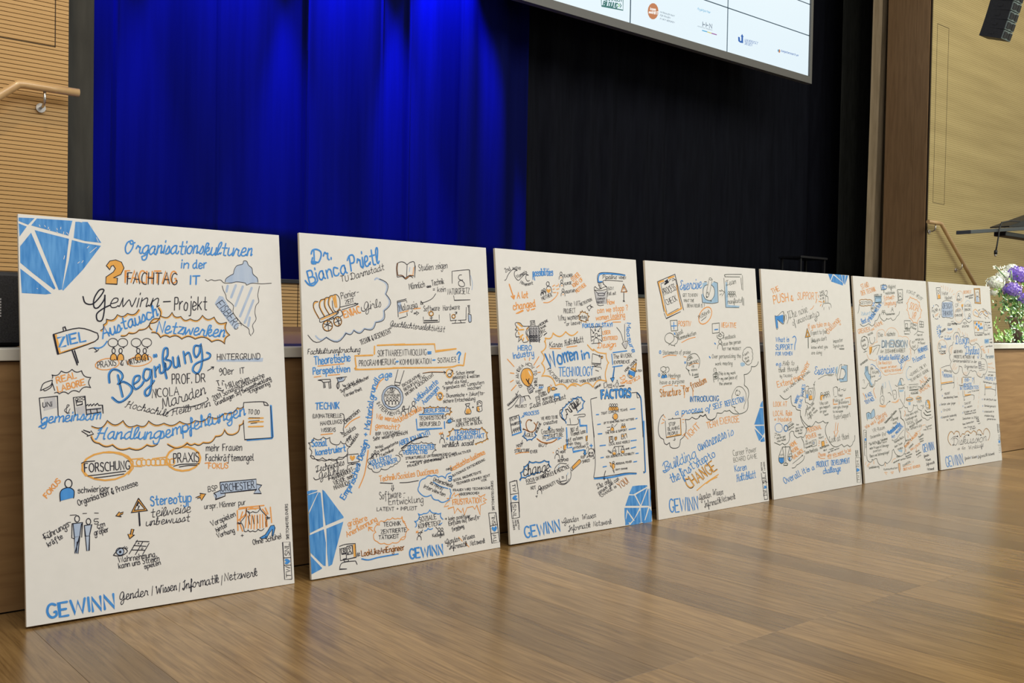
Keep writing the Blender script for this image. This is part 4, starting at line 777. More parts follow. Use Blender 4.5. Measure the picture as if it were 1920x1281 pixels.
I.org = (1060, 480, 7.12)
T('OTHER', 108, 345, 200, 262, 70, 'o', 'p', 4); T('KIND OF', 115, 420, 240, 325, 58, 'o', 'p', 4); T('MOTHER', 155, 495, 280, 400, 54, 'o', 'p', 4); T('RETENTION', 208, 668, 358, 595, 44)
I.part('pipe_and_bucket_drawing'); LL('b', 7, '440,345 440,290 470,240 600,238 795,258', 1); LL('b', 6, '440,345 490,345'); P('g', '395,480 550,470 540,640 420,640')
LL('k', 2.4, '430,350 428,270 460,228 560,222 700,235 790,252/765,338 520,325 512,370/430,350 440,360 500,350/450,360 458,430/470,360 476,435/500,370 555,415/440,380 462,425 480,440/420,632 385,420 450,445 555,418 545,635/385,420 400,408/385,455 470,462 550,445/440,500 515,500 515,528 440,528 440,500/395,460 440,510/515,510 550,465/425,650 460,662 510,655', 1); I.part(None)
T('Pipeline', 492, 308, 685, 305, 62, 'k', 'c', 2.3); T('WOMEN', 712, 308, 805, 310, 40); T('50%', 572, 455, 645, 450, 44); T('fall out', 562, 525, 675, 515, 50); T('COMPANY', 422, 588, 530, 582, 30); T('BUCKET', 428, 635, 520, 628, 34)
I.part('warning_sign_drawing'); LL('o', 5, '778,400 750,480 818,482 778,400', 0); LL('k', 2.5, '775,372 742,485 825,472 775,372/772,425 785,425/780,430 780,450', 0); L('k', 4, '780,490 780,605'); LL('k', 2.5, '768,595 792,612/790,598 770,612'); I.part(None)
T('How', 565, 650, 655, 640, 76, 'o', 'p', 4.5); T('can we stopp ?', 430, 762, 835, 722, 80, 'o', 'p', 4.5); T('women leaking', 412, 858, 795, 815, 78, 'o', 'p', 4.5); LL('o', 4.5, '520,888 600,855 738,840/632,885 738,882')
I.part('word_clouds')
for c, w, d in (('y', 4.5, 3), ('k', 2, 0)): C(c, w, [(a, b+d) for a, b in ((205, 862), (185, 845), (190, 820), (170, 795), (195, 775), (200, 740), (215, 750), (222, 725), (240, 750), (265, 742), (275, 765), (300, 765), (298, 790), (320, 805), (300, 830), (305, 860), (275, 862), (280, 885), (250, 875), (205, 862))], -.12)
I.part(None); T('stay', 195, 835, 285, 828, 52, w=3); LL('k', 2.4, '318,735 288,685 340,650 332,668 370,685/332,668 350,690 330,705 318,735', 0)
T('FOKUS ON STAY!', 232, 958, 625, 942, 58, 'b', 'p', 5)
I.part('user_centred_drawing'); LL('k', 2.4, '335,950 480,940 490,1145/335,950 345,1140 358,1130/350,1170 470,1160/395,945 400,1000/390,985 400,1002 408,985/345,980 380,1030/382,1012 382,1032 365,1030/470,955 435,1010/432,990 434,1012 452,1005/345,1080 375,1078/365,1068 378,1078 366,1088/480,1062 440,1065/452,1055 440,1065 453,1075/355,1135 372,1115/485,1140 455,1110', 0); I.M(412, 1160, 130, w=2.6); I.part(None)
T('USER', 498, 1050, 602, 1040, 52, 'o', 'p', 4.2); T('CENTERED', 498, 1130, 695, 1115, 52, 'o', 'p', 4.2); T('Design', 435, 1230, 672, 1210, 80, 'o', 'c', 4.4)
L('b', 3, '800,900 802,898'); I.T('Measure', 0, 0, 0, 0, 62, 'b', 'p', 5, path=[(822, 895), (818, 1000), (825, 1090), (850, 1180), (900, 1290)])
LL('k', 2.4, '685,955 740,1030 775,1150/790,912 792,1050 795,1145/755,1170 805,1240 830,1140 795,1148/755,1170 778,1150', 1); P('g', '765,1175 825,1150 805,1235')
I.org = (920, 460, 7.12); I.part('building_hero_drawing')
for t in ('360,1040 420,1085', '370,1035 390,1060', '350,1090 370,1110', '370,1130 440,1125', '370,1160 380,1190', '385,1225 430,1195', '400,1250 410,1225', '480,1120 500,1100', '430,1270 440,1240', '478,1220 500,1270'): L('y', 6.5, t)
P('g', '515,1090 635,1085 640,1290 520,1290'); LL('k', 2.4, '505,1080 430,1078 395,1040 340,1030 325,1050 345,1095 325,1125 360,1140 330,1180 340,1225 380,1220 375,1281/505,1080 640,1080/512,1085 520,1290/640,1085 645,1290/528,1010 585,1005 592,1080/528,1010 535,1080/505,1090 468,1170 520,1250/640,1095 685,1190 650,1240/640,1130 665,1185 645,1215/510,1120 482,1170 512,1220', 0)
for r in range(3):
    for q in range(3): L('k', 2.2, '%d,%d %d,%d %d,%d %d,%d' % (525+q*36, 1105+r*48, 545+q*36, 1104+r*48, 545+q*36, 1135+r*48, 527+q*36, 1138+r*48), 0, True)
LL('k', 4, '548,1025 550,1045/570,1020 572,1040'); L('k', 2, '540,1060 580,1058'); I.org = (930, 620, 7.12)
P('g', '450,60 575,50 575,150 455,160'); LL('k', 2.4, '295,150 340,110 365,160 415,150 440,120/445,0 455,185/572,0 580,160/580,130 592,115', 0)
for q in range(3): I.E('k', 2, 468+q*35, 82, 12, 16); I.E('k', 2, 470+q*35, 132, 12, 16)
I.part(None); I.org = (920, 460, 7.12); T('MEDICINE', 650, 1085, 768, 1015, 36); T('BANK', 675, 1120, 742, 1082, 32); T('TEC', 680, 1178, 738, 1148, 42); L('k', 4, '710,1200 748,1170')
I.org = (930, 620, 7.12); T('HERO', 292, 265, 475, 258, 72, 'b', 'p', 4.6); T('Industry', 235, 375, 505, 330, 92, 'b', 'p', 4.4)
LL('o', 4.5, '152,382 240,480/382,370 390,395/450,365 445,398/572,350 505,460/578,465 542,495/555,560 592,555/190,565 240,572/190,688 232,662/270,728 205,800')
I.part('light_bulb_drawing'); P('y', '345,560 370,515 410,505 460,520 490,575 495,640 470,705 430,750 400,735 350,680 332,620', 1); P('w', '425,530 450,545 472,600 465,612 440,570'); L('k', 2.4, '430,750 380,720 340,660 330,590 355,525 405,503 455,515 490,570 495,640 470,710 455,730'); LL('k', 3, '400,650 430,700 440,725/405,655 425,680 440,640/440,645 432,690 460,720/400,648 412,655'); P('g', '420,755 480,725 500,810 450,830')
LL('k', 2.4, '418,750 480,728/415,762 440,830 460,835/480,728 490,760 515,770 490,790 492,815 450,835/432,765 450,750/440,790 470,770/452,815 480,795'); I.part(None)
I.T('GIVE AN IDEA HOW TO THINK', 0, 0, 0, 0, 48, 'k', 'p', 2.4, path=[(352, 745), (312, 680), (300, 590), (325, 520), (380, 470), (440, 470), (490, 520), (510, 600), (505, 680), (512, 750)])
I.part('mountain_drawing'); P('g', '325,880 350,885 385,935 320,990'); LL('k', 2.3, '158,1055 230,1000 325,860 345,885 375,880 395,935/345,885 400,870 435,868 460,915/325,880 320,960 318,985/298,805 272,860/262,838 272,862 292,858/160,1000 320,850'); I.part(None); T('CHALLENGE', 165, 1010, 300, 880, 34); T('PROJECT', 258, 1030, 410, 1020, 40)
I.E('k', 2, 580, 728, 6, 8); I.E('k', 2, 600, 728, 6, 8); I.E('k', 2, 622, 728, 6, 8); LL('b', 4, '572,775 582,745 590,770/598,770 605,742 612,768/620,765 630,745'); T('FORM', 535, 832, 618, 800, 30); T('STORM', 572, 858, 662, 832, 30); T('NORM', 600, 888, 680, 860, 32); T('PERFORM', 625, 938, 765, 895, 36)
I.part('team_stages_drawing'); LL('k', 2.2, '528,890 575,870 588,945 548,965 528,890/545,900 575,895/550,925 578,915'); P('y', '690,755 718,742 722,800 700,830 688,800'); LL('k', 2, '690,755 718,742 722,800 700,838 688,800 690,755/705,775 712,790'); P('y', '735,765 770,755 790,785 760,800 738,795'); LL('k', 2.2, '735,765 775,755 812,780 775,795 742,798 735,765/785,765 815,775 790,790'); LL('o', 3, '725,722 735,745/745,725 738,745'); LL('b', 5, '775,860 850,850/778,870 785,925/790,870 830,868 850,880 852,920/780,850 845,845'); LL('k', 2, '785,870 780,930/835,868 850,930'); I.part(None)
T('Team development', 455, 1040, 930, 910, 72, 'k', 'c', 2.6)
I.part('word_clouds'); C('y', 5.5, '655,100 760,35 930,15 1090,15', -.32); C('y', 5.5, '655,100 650,140 605,285 610,435 608,605 795,735 955,775 1070,740', .25)
I.org = (1060, 640, 7.12); C('y', 5.5, '20,640 205,595 370,612 548,535', .28); C('y', 5.5, '548,535 555,345 578,290 545,160', .1); LL('y', 5.5, '295,48 345,105 375,125/375,105 440,150 545,165', 1); I.part(None)
I.org = (930, 620, 7.12); T('Karen', 710, 222, 882, 215, 82, 'k', 'c', 2.8); LL('o', 4.5, '720,238 865,240/945,222 1080,205'); T('Holtzblatt', 920, 200, 1165, 150, 88, 'k', 'c', 2.8)
for c, w, d in (('b', 11, 0), ('k', 1.8, 6)): T('Wom', 705-d, 495, 1000-d, 400, 225, c, 'p', w); I.org = (1060, 640, 7.12); T('en', 62-d, 258, 168-d, 242, 180, c, 'p', w); T('in', 232-d, 245, 322-d, 225, 135, c, 'p', w-.5); I.org = (930, 620, 7.12)
T('TECHNOLOGY', 838, 612, 1297, 597, 138, 'b', 'p', 5.2)
I.org = (930, 620, 7.12); I.T('FACTORS', 0, 0, 0, 0, 54, 'k', 'p', 2.5, path=[(680, 520), (740, 610), (812, 680)]); T('INFLUENCING', 842, 698, 1085, 690, 48, w=2.5); I.org = (1060, 640, 7.12); T('WORK', 192, 552, 278, 545, 40, w=2.6); T('EXPERIENCE', 300, 548, 482, 505, 46, w=2.6)
I.part('monitor_drawing'); LL('k', 2.4, '362,165 475,200 472,300 352,290 362,165/350,305 470,318/385,318 400,330 430,322/350,335 475,345 480,372/400,385 445,400', 0); I.D('y', 488, 215, 14, 18); LL('k', 2.5, '445,195 460,215/470,205 500,200/455,180 462,195'); I.E('k', 2, 488, 215, 12, 18); I.part(None)
I.part('framed_heading'); LL('b', 5.5, '635,152 820,128/618,170 632,310/632,342 760,325', 0); I.part(None); T('The @WORK', 640, 232, 888, 215, 66, w=2.6); T('EXPERIENCE', 650, 302, 860, 290, 46, w=2.6)
P('b', '648,345 660,345 645,490 655,500 628,550 602,495 622,490'); LL('k', 2.4, '652,345 640,490/600,492 655,485 630,548 600,492', 0)
T('MORE WOMEN', 805, 412, 958, 255, 36); T('in TECH', 945, 408, 1018, 405, 30)
I.part('rocket_drawing'); P('y', '945,280 955,300 935,405 868,370 930,300'); P('w', '935,320 930,350 905,360 885,355'); P('b', '845,385 930,412 925,475 840,440'); P('y', '850,420 900,440 890,490 860,480'); LL('k', 2.3, '948,280 870,365 935,405 948,280/868,368 935,408/850,380 835,440 860,420/935,412 915,480/850,420 845,480 880,495 905,480/830,440 832,470/918,345 905,340 900,360'); I.part(None)
I.T('Dynamics', 0, 0, 0, 0, 78, 'o', 'c', 3.8, path=[(725, 490), (790, 560), (870, 570), (1000, 490)])
T('COMPANY', 398, 640, 480, 588, 30); T('women', 720, 608, 790, 600, 26); LL('k', 2.2, '512,560 550,545 555,600 520,625 512,560/565,580 620,570 622,615 568,618 565,580/570,598 618,590/675,560 690,550 708,560 700,610 680,612 672,580 675,560/685,540 690,515 700,540/640,600 655,580 640,590 655,612', 0)
for c, w in (('u', 14), ('b', 10)): T('FACTORS', 482, 762, 872, 742, 125, c, 'p', w)
I.part('factors_sheet'); LL('k', 2.8, '420,750 338,772 345,900 385,1281/885,688 955,682 1000,752 960,755 950,690', 0); L('b', 8, '960,690 1005,750 1015,850 1025,1000 1050,1281'); L('k', 2.5, '955,682 1000,755 1020,1000 1035,1281')
I.org = (1070, 790, 6.744); LL('b', 8, '925,0 930,300 945,640 925,650/300,725 500,710 700,668 828,662', 0); LL('k', 2.8, '275,0 300,300 310,550 290,712 340,712 550,680 700,655 830,655/910,0 925,300 938,620 918,635'); I.part(None)
I.org = (1060, 640, 7.12)
for k in range(4): I.M(600+28*k, 920, 88, 'k', 'y', 2)
T('TIGHT COHESIVE TEAMS', 480, 980, 828, 925, 36, w=2.2); T('UP TO SOMETHING THAT MATTERS', 515, 1105, 915, 1050, 30, w=2.2); T('THE PUSH & SUPPORT', 535, 1240, 825, 1195, 32, w=2.2)
I.D('y', 668, 1005, 28, 38); I.E('k', 2.2, 665, 1005, 35, 42); LL('k', 2.2, '635,1010 625,1018 640,1025/660,1045 668,1055'); I.M(625, 1190, 80, 'k', 'y', 2); I.M(760, 1160, 60, 'k', 'y', 2); I.M(788, 1155, 55, 'k', 'y', 2); LL('k', 2.2, '555,1150 600,1145/560,1190 600,1188/650,1145 690,1100')
LL('b', 5, '865,910 930,900/412,980 445,978/430,1112 468,1106/938,1036 958,1028/438,1240 485,1235/848,1178 935,1162')
I.org = (1070, 790, 6.744); T('LOCAL ROLE MODELS', 485, 308, 745, 268, 32, w=2.2); T('NON JUDGMENTAL FLEXIBILITY', 448, 465, 805, 418, 30, w=2.2); T('PERSONAL POWER', 575, 552, 772, 520, 28, w=2.2); T('DON´T COMPARE'.replace('´', "'"), 568, 622, 718, 605, 22, w=2); T('WORK', 462, 375, 510, 412, 22); T('HOME', 695, 362, 742, 350, 20)
LL('b', 5, '345,160 395,156/760,248 830,238/368,310 440,302/762,342 822,326/380,462 415,456/822,408 855,404/408,578 452,570/795,515 835,508/735,105 820,90')
I.part('factor_icons_drawing'); LL('k', 2.2, '485,195 530,190 538,260 490,268 485,195/640,165 665,160 668,222 642,225 640,165/680,160 700,155 712,205/672,180 690,222'); I.M(512, 258, 60, w=2); P('y', '555,200 580,195 580,225 565,245'); LL('k', 2, '555,200 582,195 582,225 565,246 555,225 555,200/565,212 575,215'); P('y', '645,175 660,172 660,200 648,202'); LL('y', 4, '492,200 492,262/700,160 672,190')
LL('k', 2.3, '550,322 670,312/605,315 608,400/590,412 625,408/550,322 525,380/550,322 575,378/655,315 635,365/655,315 680,360'); I.E('k', 2.2, 550, 400, 25, 27); I.E('k', 2.2, 658, 380, 24, 26); I.D('y', 550, 408, 20, 17); I.D('y', 658, 386, 19, 16)
P('y', '520,535 550,530 555,580 545,610 530,610'); P('y', '490,520 515,530 512,580'); LL('k', 2.4, '490,518 512,530/498,560 512,580/525,535 560,545 555,590/532,612 550,655/545,612 548,655/525,540 520,580 535,600'); I.E('k', 2.2, 540, 520, 12, 12); I.part(None)
L('k', 3.5, '440,628 425,680 422,735'); LL('k', 3, '412,720 424,740 435,722'); T('The only', 345, 860, 512, 770, 72, 'k', 'c', 2.6); T('person you can', 360, 925, 612, 740, 56, 'k', 'c', 2.6); T('CHANGE is', 390, 960, 580, 835, 42, w=2.6); T('YOU!', 625, 855, 735, 775, 92, 'o', 'p', 4.5); T('YOU!', 625, 855, 735, 775, 88, 'k', 'p', 1.6)
I.part('gem_drawing')
for g in ('780,822 860,812 965,808 970,825 810,915 795,925 738,920', '735,938 805,938 875,1070 690,1070', '820,932 965,845 885,1060', '978,850 985,860 990,1070 895,1068', '998,850 1012,870 1012,1085 998,1075', '680,1095 870,1095 800,1240 710,1115 690,1281 680,1200', '885,1095 980,1090 925,1281 895,1281', '995,1095 1025,1140 1022,1281 935,1281', '720,1150 785,1250 760,1281 692,1281', '868,1130 885,1281 810,1250'): P('m', g)
I.org = (945, 890, 6.62)
for g in ('1505,540 1560,620 1505,630', '1610,570 1690,610 1560,632', '1690,440 1700,600 1640,600 1615,560', '1720,590 1835,500 1790,600 1730,608'): P('m', g)
I.part(None); I.org = (930, 620, 7.12); T('PROCESS', 375, 1145, 572, 1110, 54, 'b', 'p', 3.6); LL('b', 3, '335,1165 370,1140/355,1135 368,1142 362,1155')
I.org = (940, 780, 7.12)
I.part('manifesto_sheet_drawing'); LL('b', 6, '238,10 265,210/145,258 268,215', 0); LL('k', 2.4, '108,25 232,-12/110,25 145,255/232,-12 255,200', 0); I.part(None)
T('TEAM', 125, 75, 215, 35, 46); T('MANIFESTO', 135, 135, 270, 95, 38)
for x in range(4): I.M(162+x*24, 225-x*9, 52, w=2)
I.part('agile_loop_drawing')
for c, w in (('o', 5), ('k', 2)): LL(c, w, '405,62 360,52 330,100 345,180 390,215 440,195 462,130 435,90/380,215 300,175/450,190 480,90', 1)
LL('k', 2.4, '390,50 408,62 392,72/295,165 285,178 305,185/475,100 485,75 498,85'); I.part(None); T('INCREASE', 475, 225, 535, 100, 34)
I.part('word_clouds')
for c, w, d in (('b', 5, -3), ('k', 1.8, 0)): C(c, w, [(a-d, b+d) for a, b in ((310, 210), (305, 240), (280, 275), (305, 295), (340, 335), (372, 318), (405, 325), (425, 300), (450, 285), (465, 260), (448, 245), (445, 225))], .15)
for c, w, d in (('b', 5.5, 6), ('k', 2.2, 0)): C(c, w, [(a+d, b+d) for a, b in ((245, 855), (250, 755), (290, 720), (295, 675), (340, 650), (368, 605), (455, 610), (570, 590), (630, 605), (655, 680))], -.15); C(c, w, [(a, b-d) for a, b in ((245, 855), (325, 835), (375, 805), (440, 790), (510, 765))], .2)
for c, w, d in (('b', 5, 6), ('k', 1.8, 0)): I.org = (930, 620, 7.12); C(c, w, [(a+d, b+d*.5) for a, b in ((930, 1235), (905, 1195), (875, 1160), (860, 1100), (885, 1030), (930, 990), (965, 955), (1030, 905), (1075, 900))], -.15); I.org = (1060, 640, 7.12); C(c, w, [(a-d, b+d*.5) for a, b in ((100, 760), (170, 738), (215, 745), (262, 800), (240, 895), (205, 920), (170, 950))], -.15)
I.part(None); I.org = (940, 780, 7.12); T('AGILE', 310, 285, 430, 272, 54, w=2.6); LL('k', 2.2, '280,322 270,380/258,358 272,382 288,355'); T('MOST', 205, 418, 282, 405, 44); T('STRUCTURE', 178, 490, 375, 478, 46, w=2.6); T('EVER', 390, 498, 480, 490, 44, w=2.6); LL('o', 4, '205,435 250,432/190,508 270,490 370,485')
T('WE NEED TO BE', 535, 55, 755, 30, 46); T('creative', 565, 122, 745, 92, 58, 'k', 'c', 2.6); P('b', '632,140 648,140 645,165 655,165 638,188 620,168 630,165'); LL('k', 1.8, '632,138 630,165 618,165 638,190 658,163 646,163 648,138', 0); T('Creativity needs', 538, 245, 835, 200, 74); T('NO STRUCTURE', 552, 315, 825, 272, 62); LL('b', 3.5, '570,262 635,262/600,328 700,298 800,295/750,318 780,305')
for c, w in (('o', 6), ('k', 1.8)): L(c, w, '475,305 540,350 620,362 690,345 740,310')
T('BUT', 498, 408, 612, 412, 42, w=2.6); I.org = (930, 620, 7.12); T('Criti', 905, 1205, 1075, 1010, 150, 'k', 'c', 4.4); I.org = (1060, 640, 7.12); T('que', 105, 905, 205, 830, 125, 'k', 'c', 4.2)
I.part('pointing_hand_drawing'); LL('k', 2.3, '110,990 245,972 265,990 245,1005 180,1010 165,1035 178,1060 155,1110 20,1115/60,1030 70,1105', 1); I.part(None)
LL('b', 6, '190,1040 195,1130 285,1125 288,1220/15,1155 22,1281', 0); I.org = (940, 780, 7.12); LL('b', 6, '868,160 880,430 940,418/955,430 958,480 1060,460', 0); I.org = (1070, 790, 6.744); LL('b', 5, '25,345 30,390 170,360/112,0 115,55 205,52 205,145', 0)
T('80% of', 5, 135, 102, 112, 60, w=2.4); T('Women lose', 8, 190, 188, 145, 60, w=2.4); T('self esteem', -60, 262, 152, 222, 50, w=2.4); T('when they', -60, 308, 128, 290, 46, w=2.4); T('criticized', 35, 350, 188, 325, 40, w=2.4)
P('y', '190,190 212,180 208,250 195,252'); L('k', 2, '190,190 212,180 208,250 195,252', 0, True); I.E('k', 2, 208, 285, 10, 14)
I.part('skull_drawing'); I.E('k', 2.6, 257, 390, 40, 45); LL('k', 2.6, '228,425 240,450 275,448 285,425/285,430 298,470 280,475/290,345 300,385/210,455 230,440/205,465 210,435'); I.D('k', 240, 400, 9, 13); I.D('k', 270, 400, 9, 13); L('k', 2, '200,350 215,318 228,350'); LL('b', 5, '258,290 260,330/242,308 275,308'); P('b', '168,365 188,365 190,400 202,402 182,432 158,405 170,400'); L('k', 2.2, '168,365 188,365 190,400 202,402 182,432 158,405 170,400', 0, True); I.part(None)
T('RIP', 132, 475, 185, 465, 40, w=2.4); T('SHRED', 150, 528, 242, 508, 38, w=2.4)
I.org = (940, 780, 7.12); P('y', '830,395 870,375 862,435 845,455 832,450'); L('k', 2.2, '830,395 835,455 862,450'); LL('o', 5, '690,490 695,492/765,435 770,438/798,418 800,420'); I.M(745, 570, 115, w=2.4); I.M(812, 580, 58, w=2.2); T('MOM', 785, 500, 850, 492, 38, w=2.6); T('RESPOND', 758, 618, 895, 598, 38, w=2.6)
T('change', 300, 800, 645, 735, 155, 'k', 'c', 4.6)
I.part('magnifier_drawing'); P('y', '945,680 1040,580 1058,600 1052,625 955,715'); LL('k', 2.5, '940,680 1040,578 1060,600 1055,630 955,720 940,680/930,690 925,720 945,735 955,718/705,755 720,690 780,635 870,640/730,860 770,905 840,915 910,860 930,790 925,740/745,855 800,900 860,895 905,840/770,830 785,880 870,860 870,790/760,700 830,670 845,690/805,812 830,808/808,830 835,825'); LL('p', 4, '760,690 775,660/880,790 890,760'); I.part(None)
T('FOCUS ON PRINCIPLES & PRACTICE', 338, 895, 915, 690, 54, 'k', 'p', 2.6, curve=-.03); L('k', 2.4, '335,912 460,888'); T('NOT', 395, 985, 462, 972, 50, w=2.6); I.M(510, 1040, 110, w=2.4); T('PERSONALITY', 535, 1002, 730, 905, 52, w=2.4); LL('k', 2.4, '480,1000 485,1040/458,1072 482,1068/468,1070 472,1090')
I.part('monogram_stamp'); LL('k', 2.6, '110,885 205,862 228,1030 122,1050 110,885/108,888 180,862/228,1030 242,1281/120,1050 140,1281/122,1162 235,1152', 0); I.heart(180, 1095, 32, 'b', 80); I.T('TW', 140, 915, 158, 1010, 48, w=3); I.T('SNL', 148, 1180, 160, 1370, 50, w=3); I.org = (945, 890, 6.62); LL('k', 2.4, '80,350 100,550 192,530 180,350', 0); I.part(None)
T('SKETCH', 160, 560, 178, 680, 20, w=2); T('NOTE', 132, 565, 140, 640, 18, w=2); T('LOVERS', 100, 570, 118, 685, 20, w=2)
T('GEWINN', 265, 785, 700, 700, 160, 'b', 'p', 8.5); T('Gender', 745, 605, 925, 575, 74, 'k', 'c', 2.6); L('k', 2.6, '718,580 725,600 750,590'); T('Wissen', 975, 560, 1140, 530, 68, 'k', 'c', 2.6); T('Informatik', 800, 700, 1070, 655, 72, 'k', 'c', 2.6); T('Netzwerk', 1110, 645, 1332, 608, 70, 'k', 'c', 2.6)
I.build(LAB)
# ---------------------------------------------------------------- board 4
I = Ink(*boards[3]); T, L, LL, P, C = I.T, I.L, I.LL, I.P, I.C
LAB['gem_drawing'] = 'faceted blue gem'
I.org = (1205, 485, 8.54)
I.part('clipboard_drawing'); LL('y', 8.5, '255,380 335,355/410,315 500,285/255,385 290,530 345,790 395,910 470,880 625,795/545,430 570,580 620,790', 0)
LL('k', 3, '235,370 515,250 655,825/235,370 290,600 340,850/345,875 375,960 605,850', 0); LL('k', 2.3, '345,380 290,405 330,600 385,855/410,885 570,798/455,330 430,340 425,365/525,335 470,355 480,315 520,335 535,380 580,600 610,770', 0); P('k', '345,365 400,325 400,345 420,380 350,425 345,400 370,385'); I.part(None)
T('PROCESS', 350, 590, 540, 500, 125, w=2.8); T('CHECK', 390, 745, 555, 670, 105, w=2.8)
T('Exercise', 600, 500, 940, 470, 170, 'b', 'c', 5); T('GET TO KNOW', 642, 612, 880, 608, 60, 'n'); T('WHAT THE', 655, 695, 820, 695, 54, 'n'); T('BEHAVIOUR IS ?', 712, 780, 990, 778, 62, 'n')
I.org = (1310, 490, 8.54)
I.part('pencil_note_drawing'); P('p', '60,350 130,330 135,370 95,410 70,460 70,530 100,600 160,630 210,620 250,540 255,450 220,390 200,370 240,330 300,345 310,655 230,672 60,660 45,530 65,520'); P('w', '150,285 185,265 215,300 170,540 125,585 122,520')
LL('n', 2.3, '88,328 125,325/240,325 300,345 312,660 210,675 60,662 45,530/150,375 100,390 70,460 75,540 110,605 175,630 190,620 200,650 205,620 245,560 255,480 240,420 205,380/170,270 190,265 212,290 210,320 165,540 125,585 122,520 165,290 170,270/165,290 195,305 210,290/125,515 145,490 165,535/140,500 150,540'); P('n', '122,560 140,565 125,588'); I.part(None)
LL('n', 2.2, '325,470 365,478/335,540 365,520/360,455 412,495 372,555', 0)
I.part('team_poster_drawing'); P('p', '430,330 455,340 465,560 470,700 660,715 640,742 435,738 425,500'); LL('n', 2.5, '425,250 415,230 435,212 685,210/415,248 660,250/403,270 432,740 645,742/675,265 690,450/698,225 708,465/695,570 705,700/718,590 722,710', 0); I.part(None)
T('Team', 440, 395, 595, 355, 92, 'n', 'c'); T('manifesto!', 460, 680, 690, 655, 80, 'n', 'c')
for k in range(4): I.M(482+30*k, 575, 95, 'n', w=2)
I.E('o', 5.5, 105, 870, 90, 148, 0, 360, 28); T('PLUS', 18, 925, 95, 868, 62, 'n'); T('first', 105, 872, 185, 815, 64, 'n'); L('n', 2.8, '42,952 115,895')
LL('n', 2.6, '215,1000 330,988 330,1140 220,1155 215,1000', 0); L('b', 6, '255,1095 305,1090'); T('NEGATIVE', 362, 1058, 598, 1062, 88, 'o', 'p', 4.6)
I.part('small_people'); LL('n', 2.3, '290,1180 300,1225 350,1245 395,1215 400,1160 365,1130/310,1180 340,1170 335,1150 375,1185 345,1215 340,1195 310,1200 310,1180'); I.part(None); T('Feedback', 400, 1250, 592, 1222, 70, 'n')
I.org = (1205, 485, 8.54); LL('n', 2.4, '440,992 550,985 562,1150 460,1160 440,992', 0); LL('b', 5, '498,1020 500,1130/455,1080 540,1075'); T('POSITIV', 570, 1080, 770, 1082, 88, 'o', 'p', 4.4)
I.org = (1210, 620, 8.54)
T('Good', 500, 95, 605, 35, 80, 'n', 'c'); L('b', 7, '462,40 472,60'); T('Kommunikation', 535, 150, 815, 60, 72, 'n'); LL('o', 4, '580,192 690,135 800,105')
I.part('speech_bubbles_drawing'); LL('n', 2.4, '375,235 385,210 330,180 310,130 330,70 385,38 440,60 460,110 450,160 400,205 375,232/460,95 500,105 520,150 500,200 470,220 470,250 450,235 420,235 400,210'); I.part(None)
def ring(x, y, rx=13, ry=22): I.E('b', 4.2, x, y, rx, ry)
ring(236, 345); T('Statements of praise', 278, 382, 722, 372, 72, 'n'); LL('o', 4, '282,430 370,395 495,398/615,418 655,425')
ring(636, 512, 7, 14); I.part('head_profile_drawing'); LL('n', 2.4, '718,715 700,680 690,640/685,630 655,605 655,580 668,540 665,480 690,410 760,370 820,380 865,450 868,530 850,600'); P('n', '675,620 710,640 690,655'); I.part(None)
T('CORE', 690, 490, 765, 430, 52, 'n'); T('COMPETENCY', 680, 565, 860, 505, 56, 'n'); LL('o', 3.5, '705,565 780,525 855,530'); T('IS', 745, 590, 778, 588, 34, 'n'); T('KNOWN', 738, 648, 830, 640, 34, 'n'); T('& used', 750, 725, 850, 715, 48, 'n'); L('n', 4, '785,752 850,738')
ring(220, 712); I.part('small_people'); LL('n', 2.2, '290,660 250,640 245,600 285,575 325,590 330,630 290,660/330,590 360,580 382,620 365,660 350,665'); I.M(282, 760, 95, 'n', 'b', 2.2); I.M(320, 752, 90, 'n', 'b', 2.2); I.part(None)
T('Meetings', 368, 752, 560, 745, 72, 'n'); T('have a purpose', 235, 860, 622, 838, 74, 'n'); LL('o', 3.8, '275,905 340,880 420,872/470,882 515,888/565,880 640,895/410,768 480,770')
T('Structure', 245, 1060, 570, 1020, 135, 'o', 'p', 5.5); T('Structure', 240, 1065, 565, 1024, 135, 'n', 'p', 1.8); T('for', 610, 985, 710, 970, 120, 'o', 'p', 5.5); T('for', 604, 988, 704, 972, 120, 'n', 'p', 1.8); T('freedom', 745, 935, 985, 830, 120, 'o', 'p', 5.5); T('freedom', 739, 938, 980, 834, 120, 'n', 'p', 1.8); LL('o', 5, '630,990 625,1075/760,930 762,1045')
I.org = (1310, 630, 8.008)
L('b', 7, '240,108 252,122'); I.M(320, 195, 140, 'n', w=2.3); T('focus the person', 345, 150, 632, 108, 64, 'n'); T('NOT THE PRODUCT', 355, 218, 635, 208, 44, 'n')
L('b', 7, '160,312 172,328'); T('Over personalizing the', 200, 335, 632, 325, 68, 'n'); T('work meeting', 250, 440, 505, 435, 62, 'n')
I.part('thought_bubbles_drawing'); C('n', 2.2, '665,290 670,240 700,190 750,170 790,190 800,240 805,300 795,370 770,420 740,435 710,415 690,385 665,370 660,330', .18, True); P('p', '625,410 650,395 690,405 695,440 660,462 630,450'); T("I don't", 680, 305, 755, 255, 36, 'n'); T('fit in', 700, 360, 755, 325, 34, 'n'); T('well', 715, 400, 765, 375, 34, 'n'); I.part(None)
I.part('hand_drawing'); LL('n', 2.3, '230,540 225,500 240,482 258,495 262,545/215,580 250,550 285,560 295,600 290,680/215,580 222,660 230,695/225,580 275,575 275,600 225,610/230,620 280,615 278,640 230,650/235,560 270,560/240,600 265,640/260,580 240,640', 1); I.part(None)
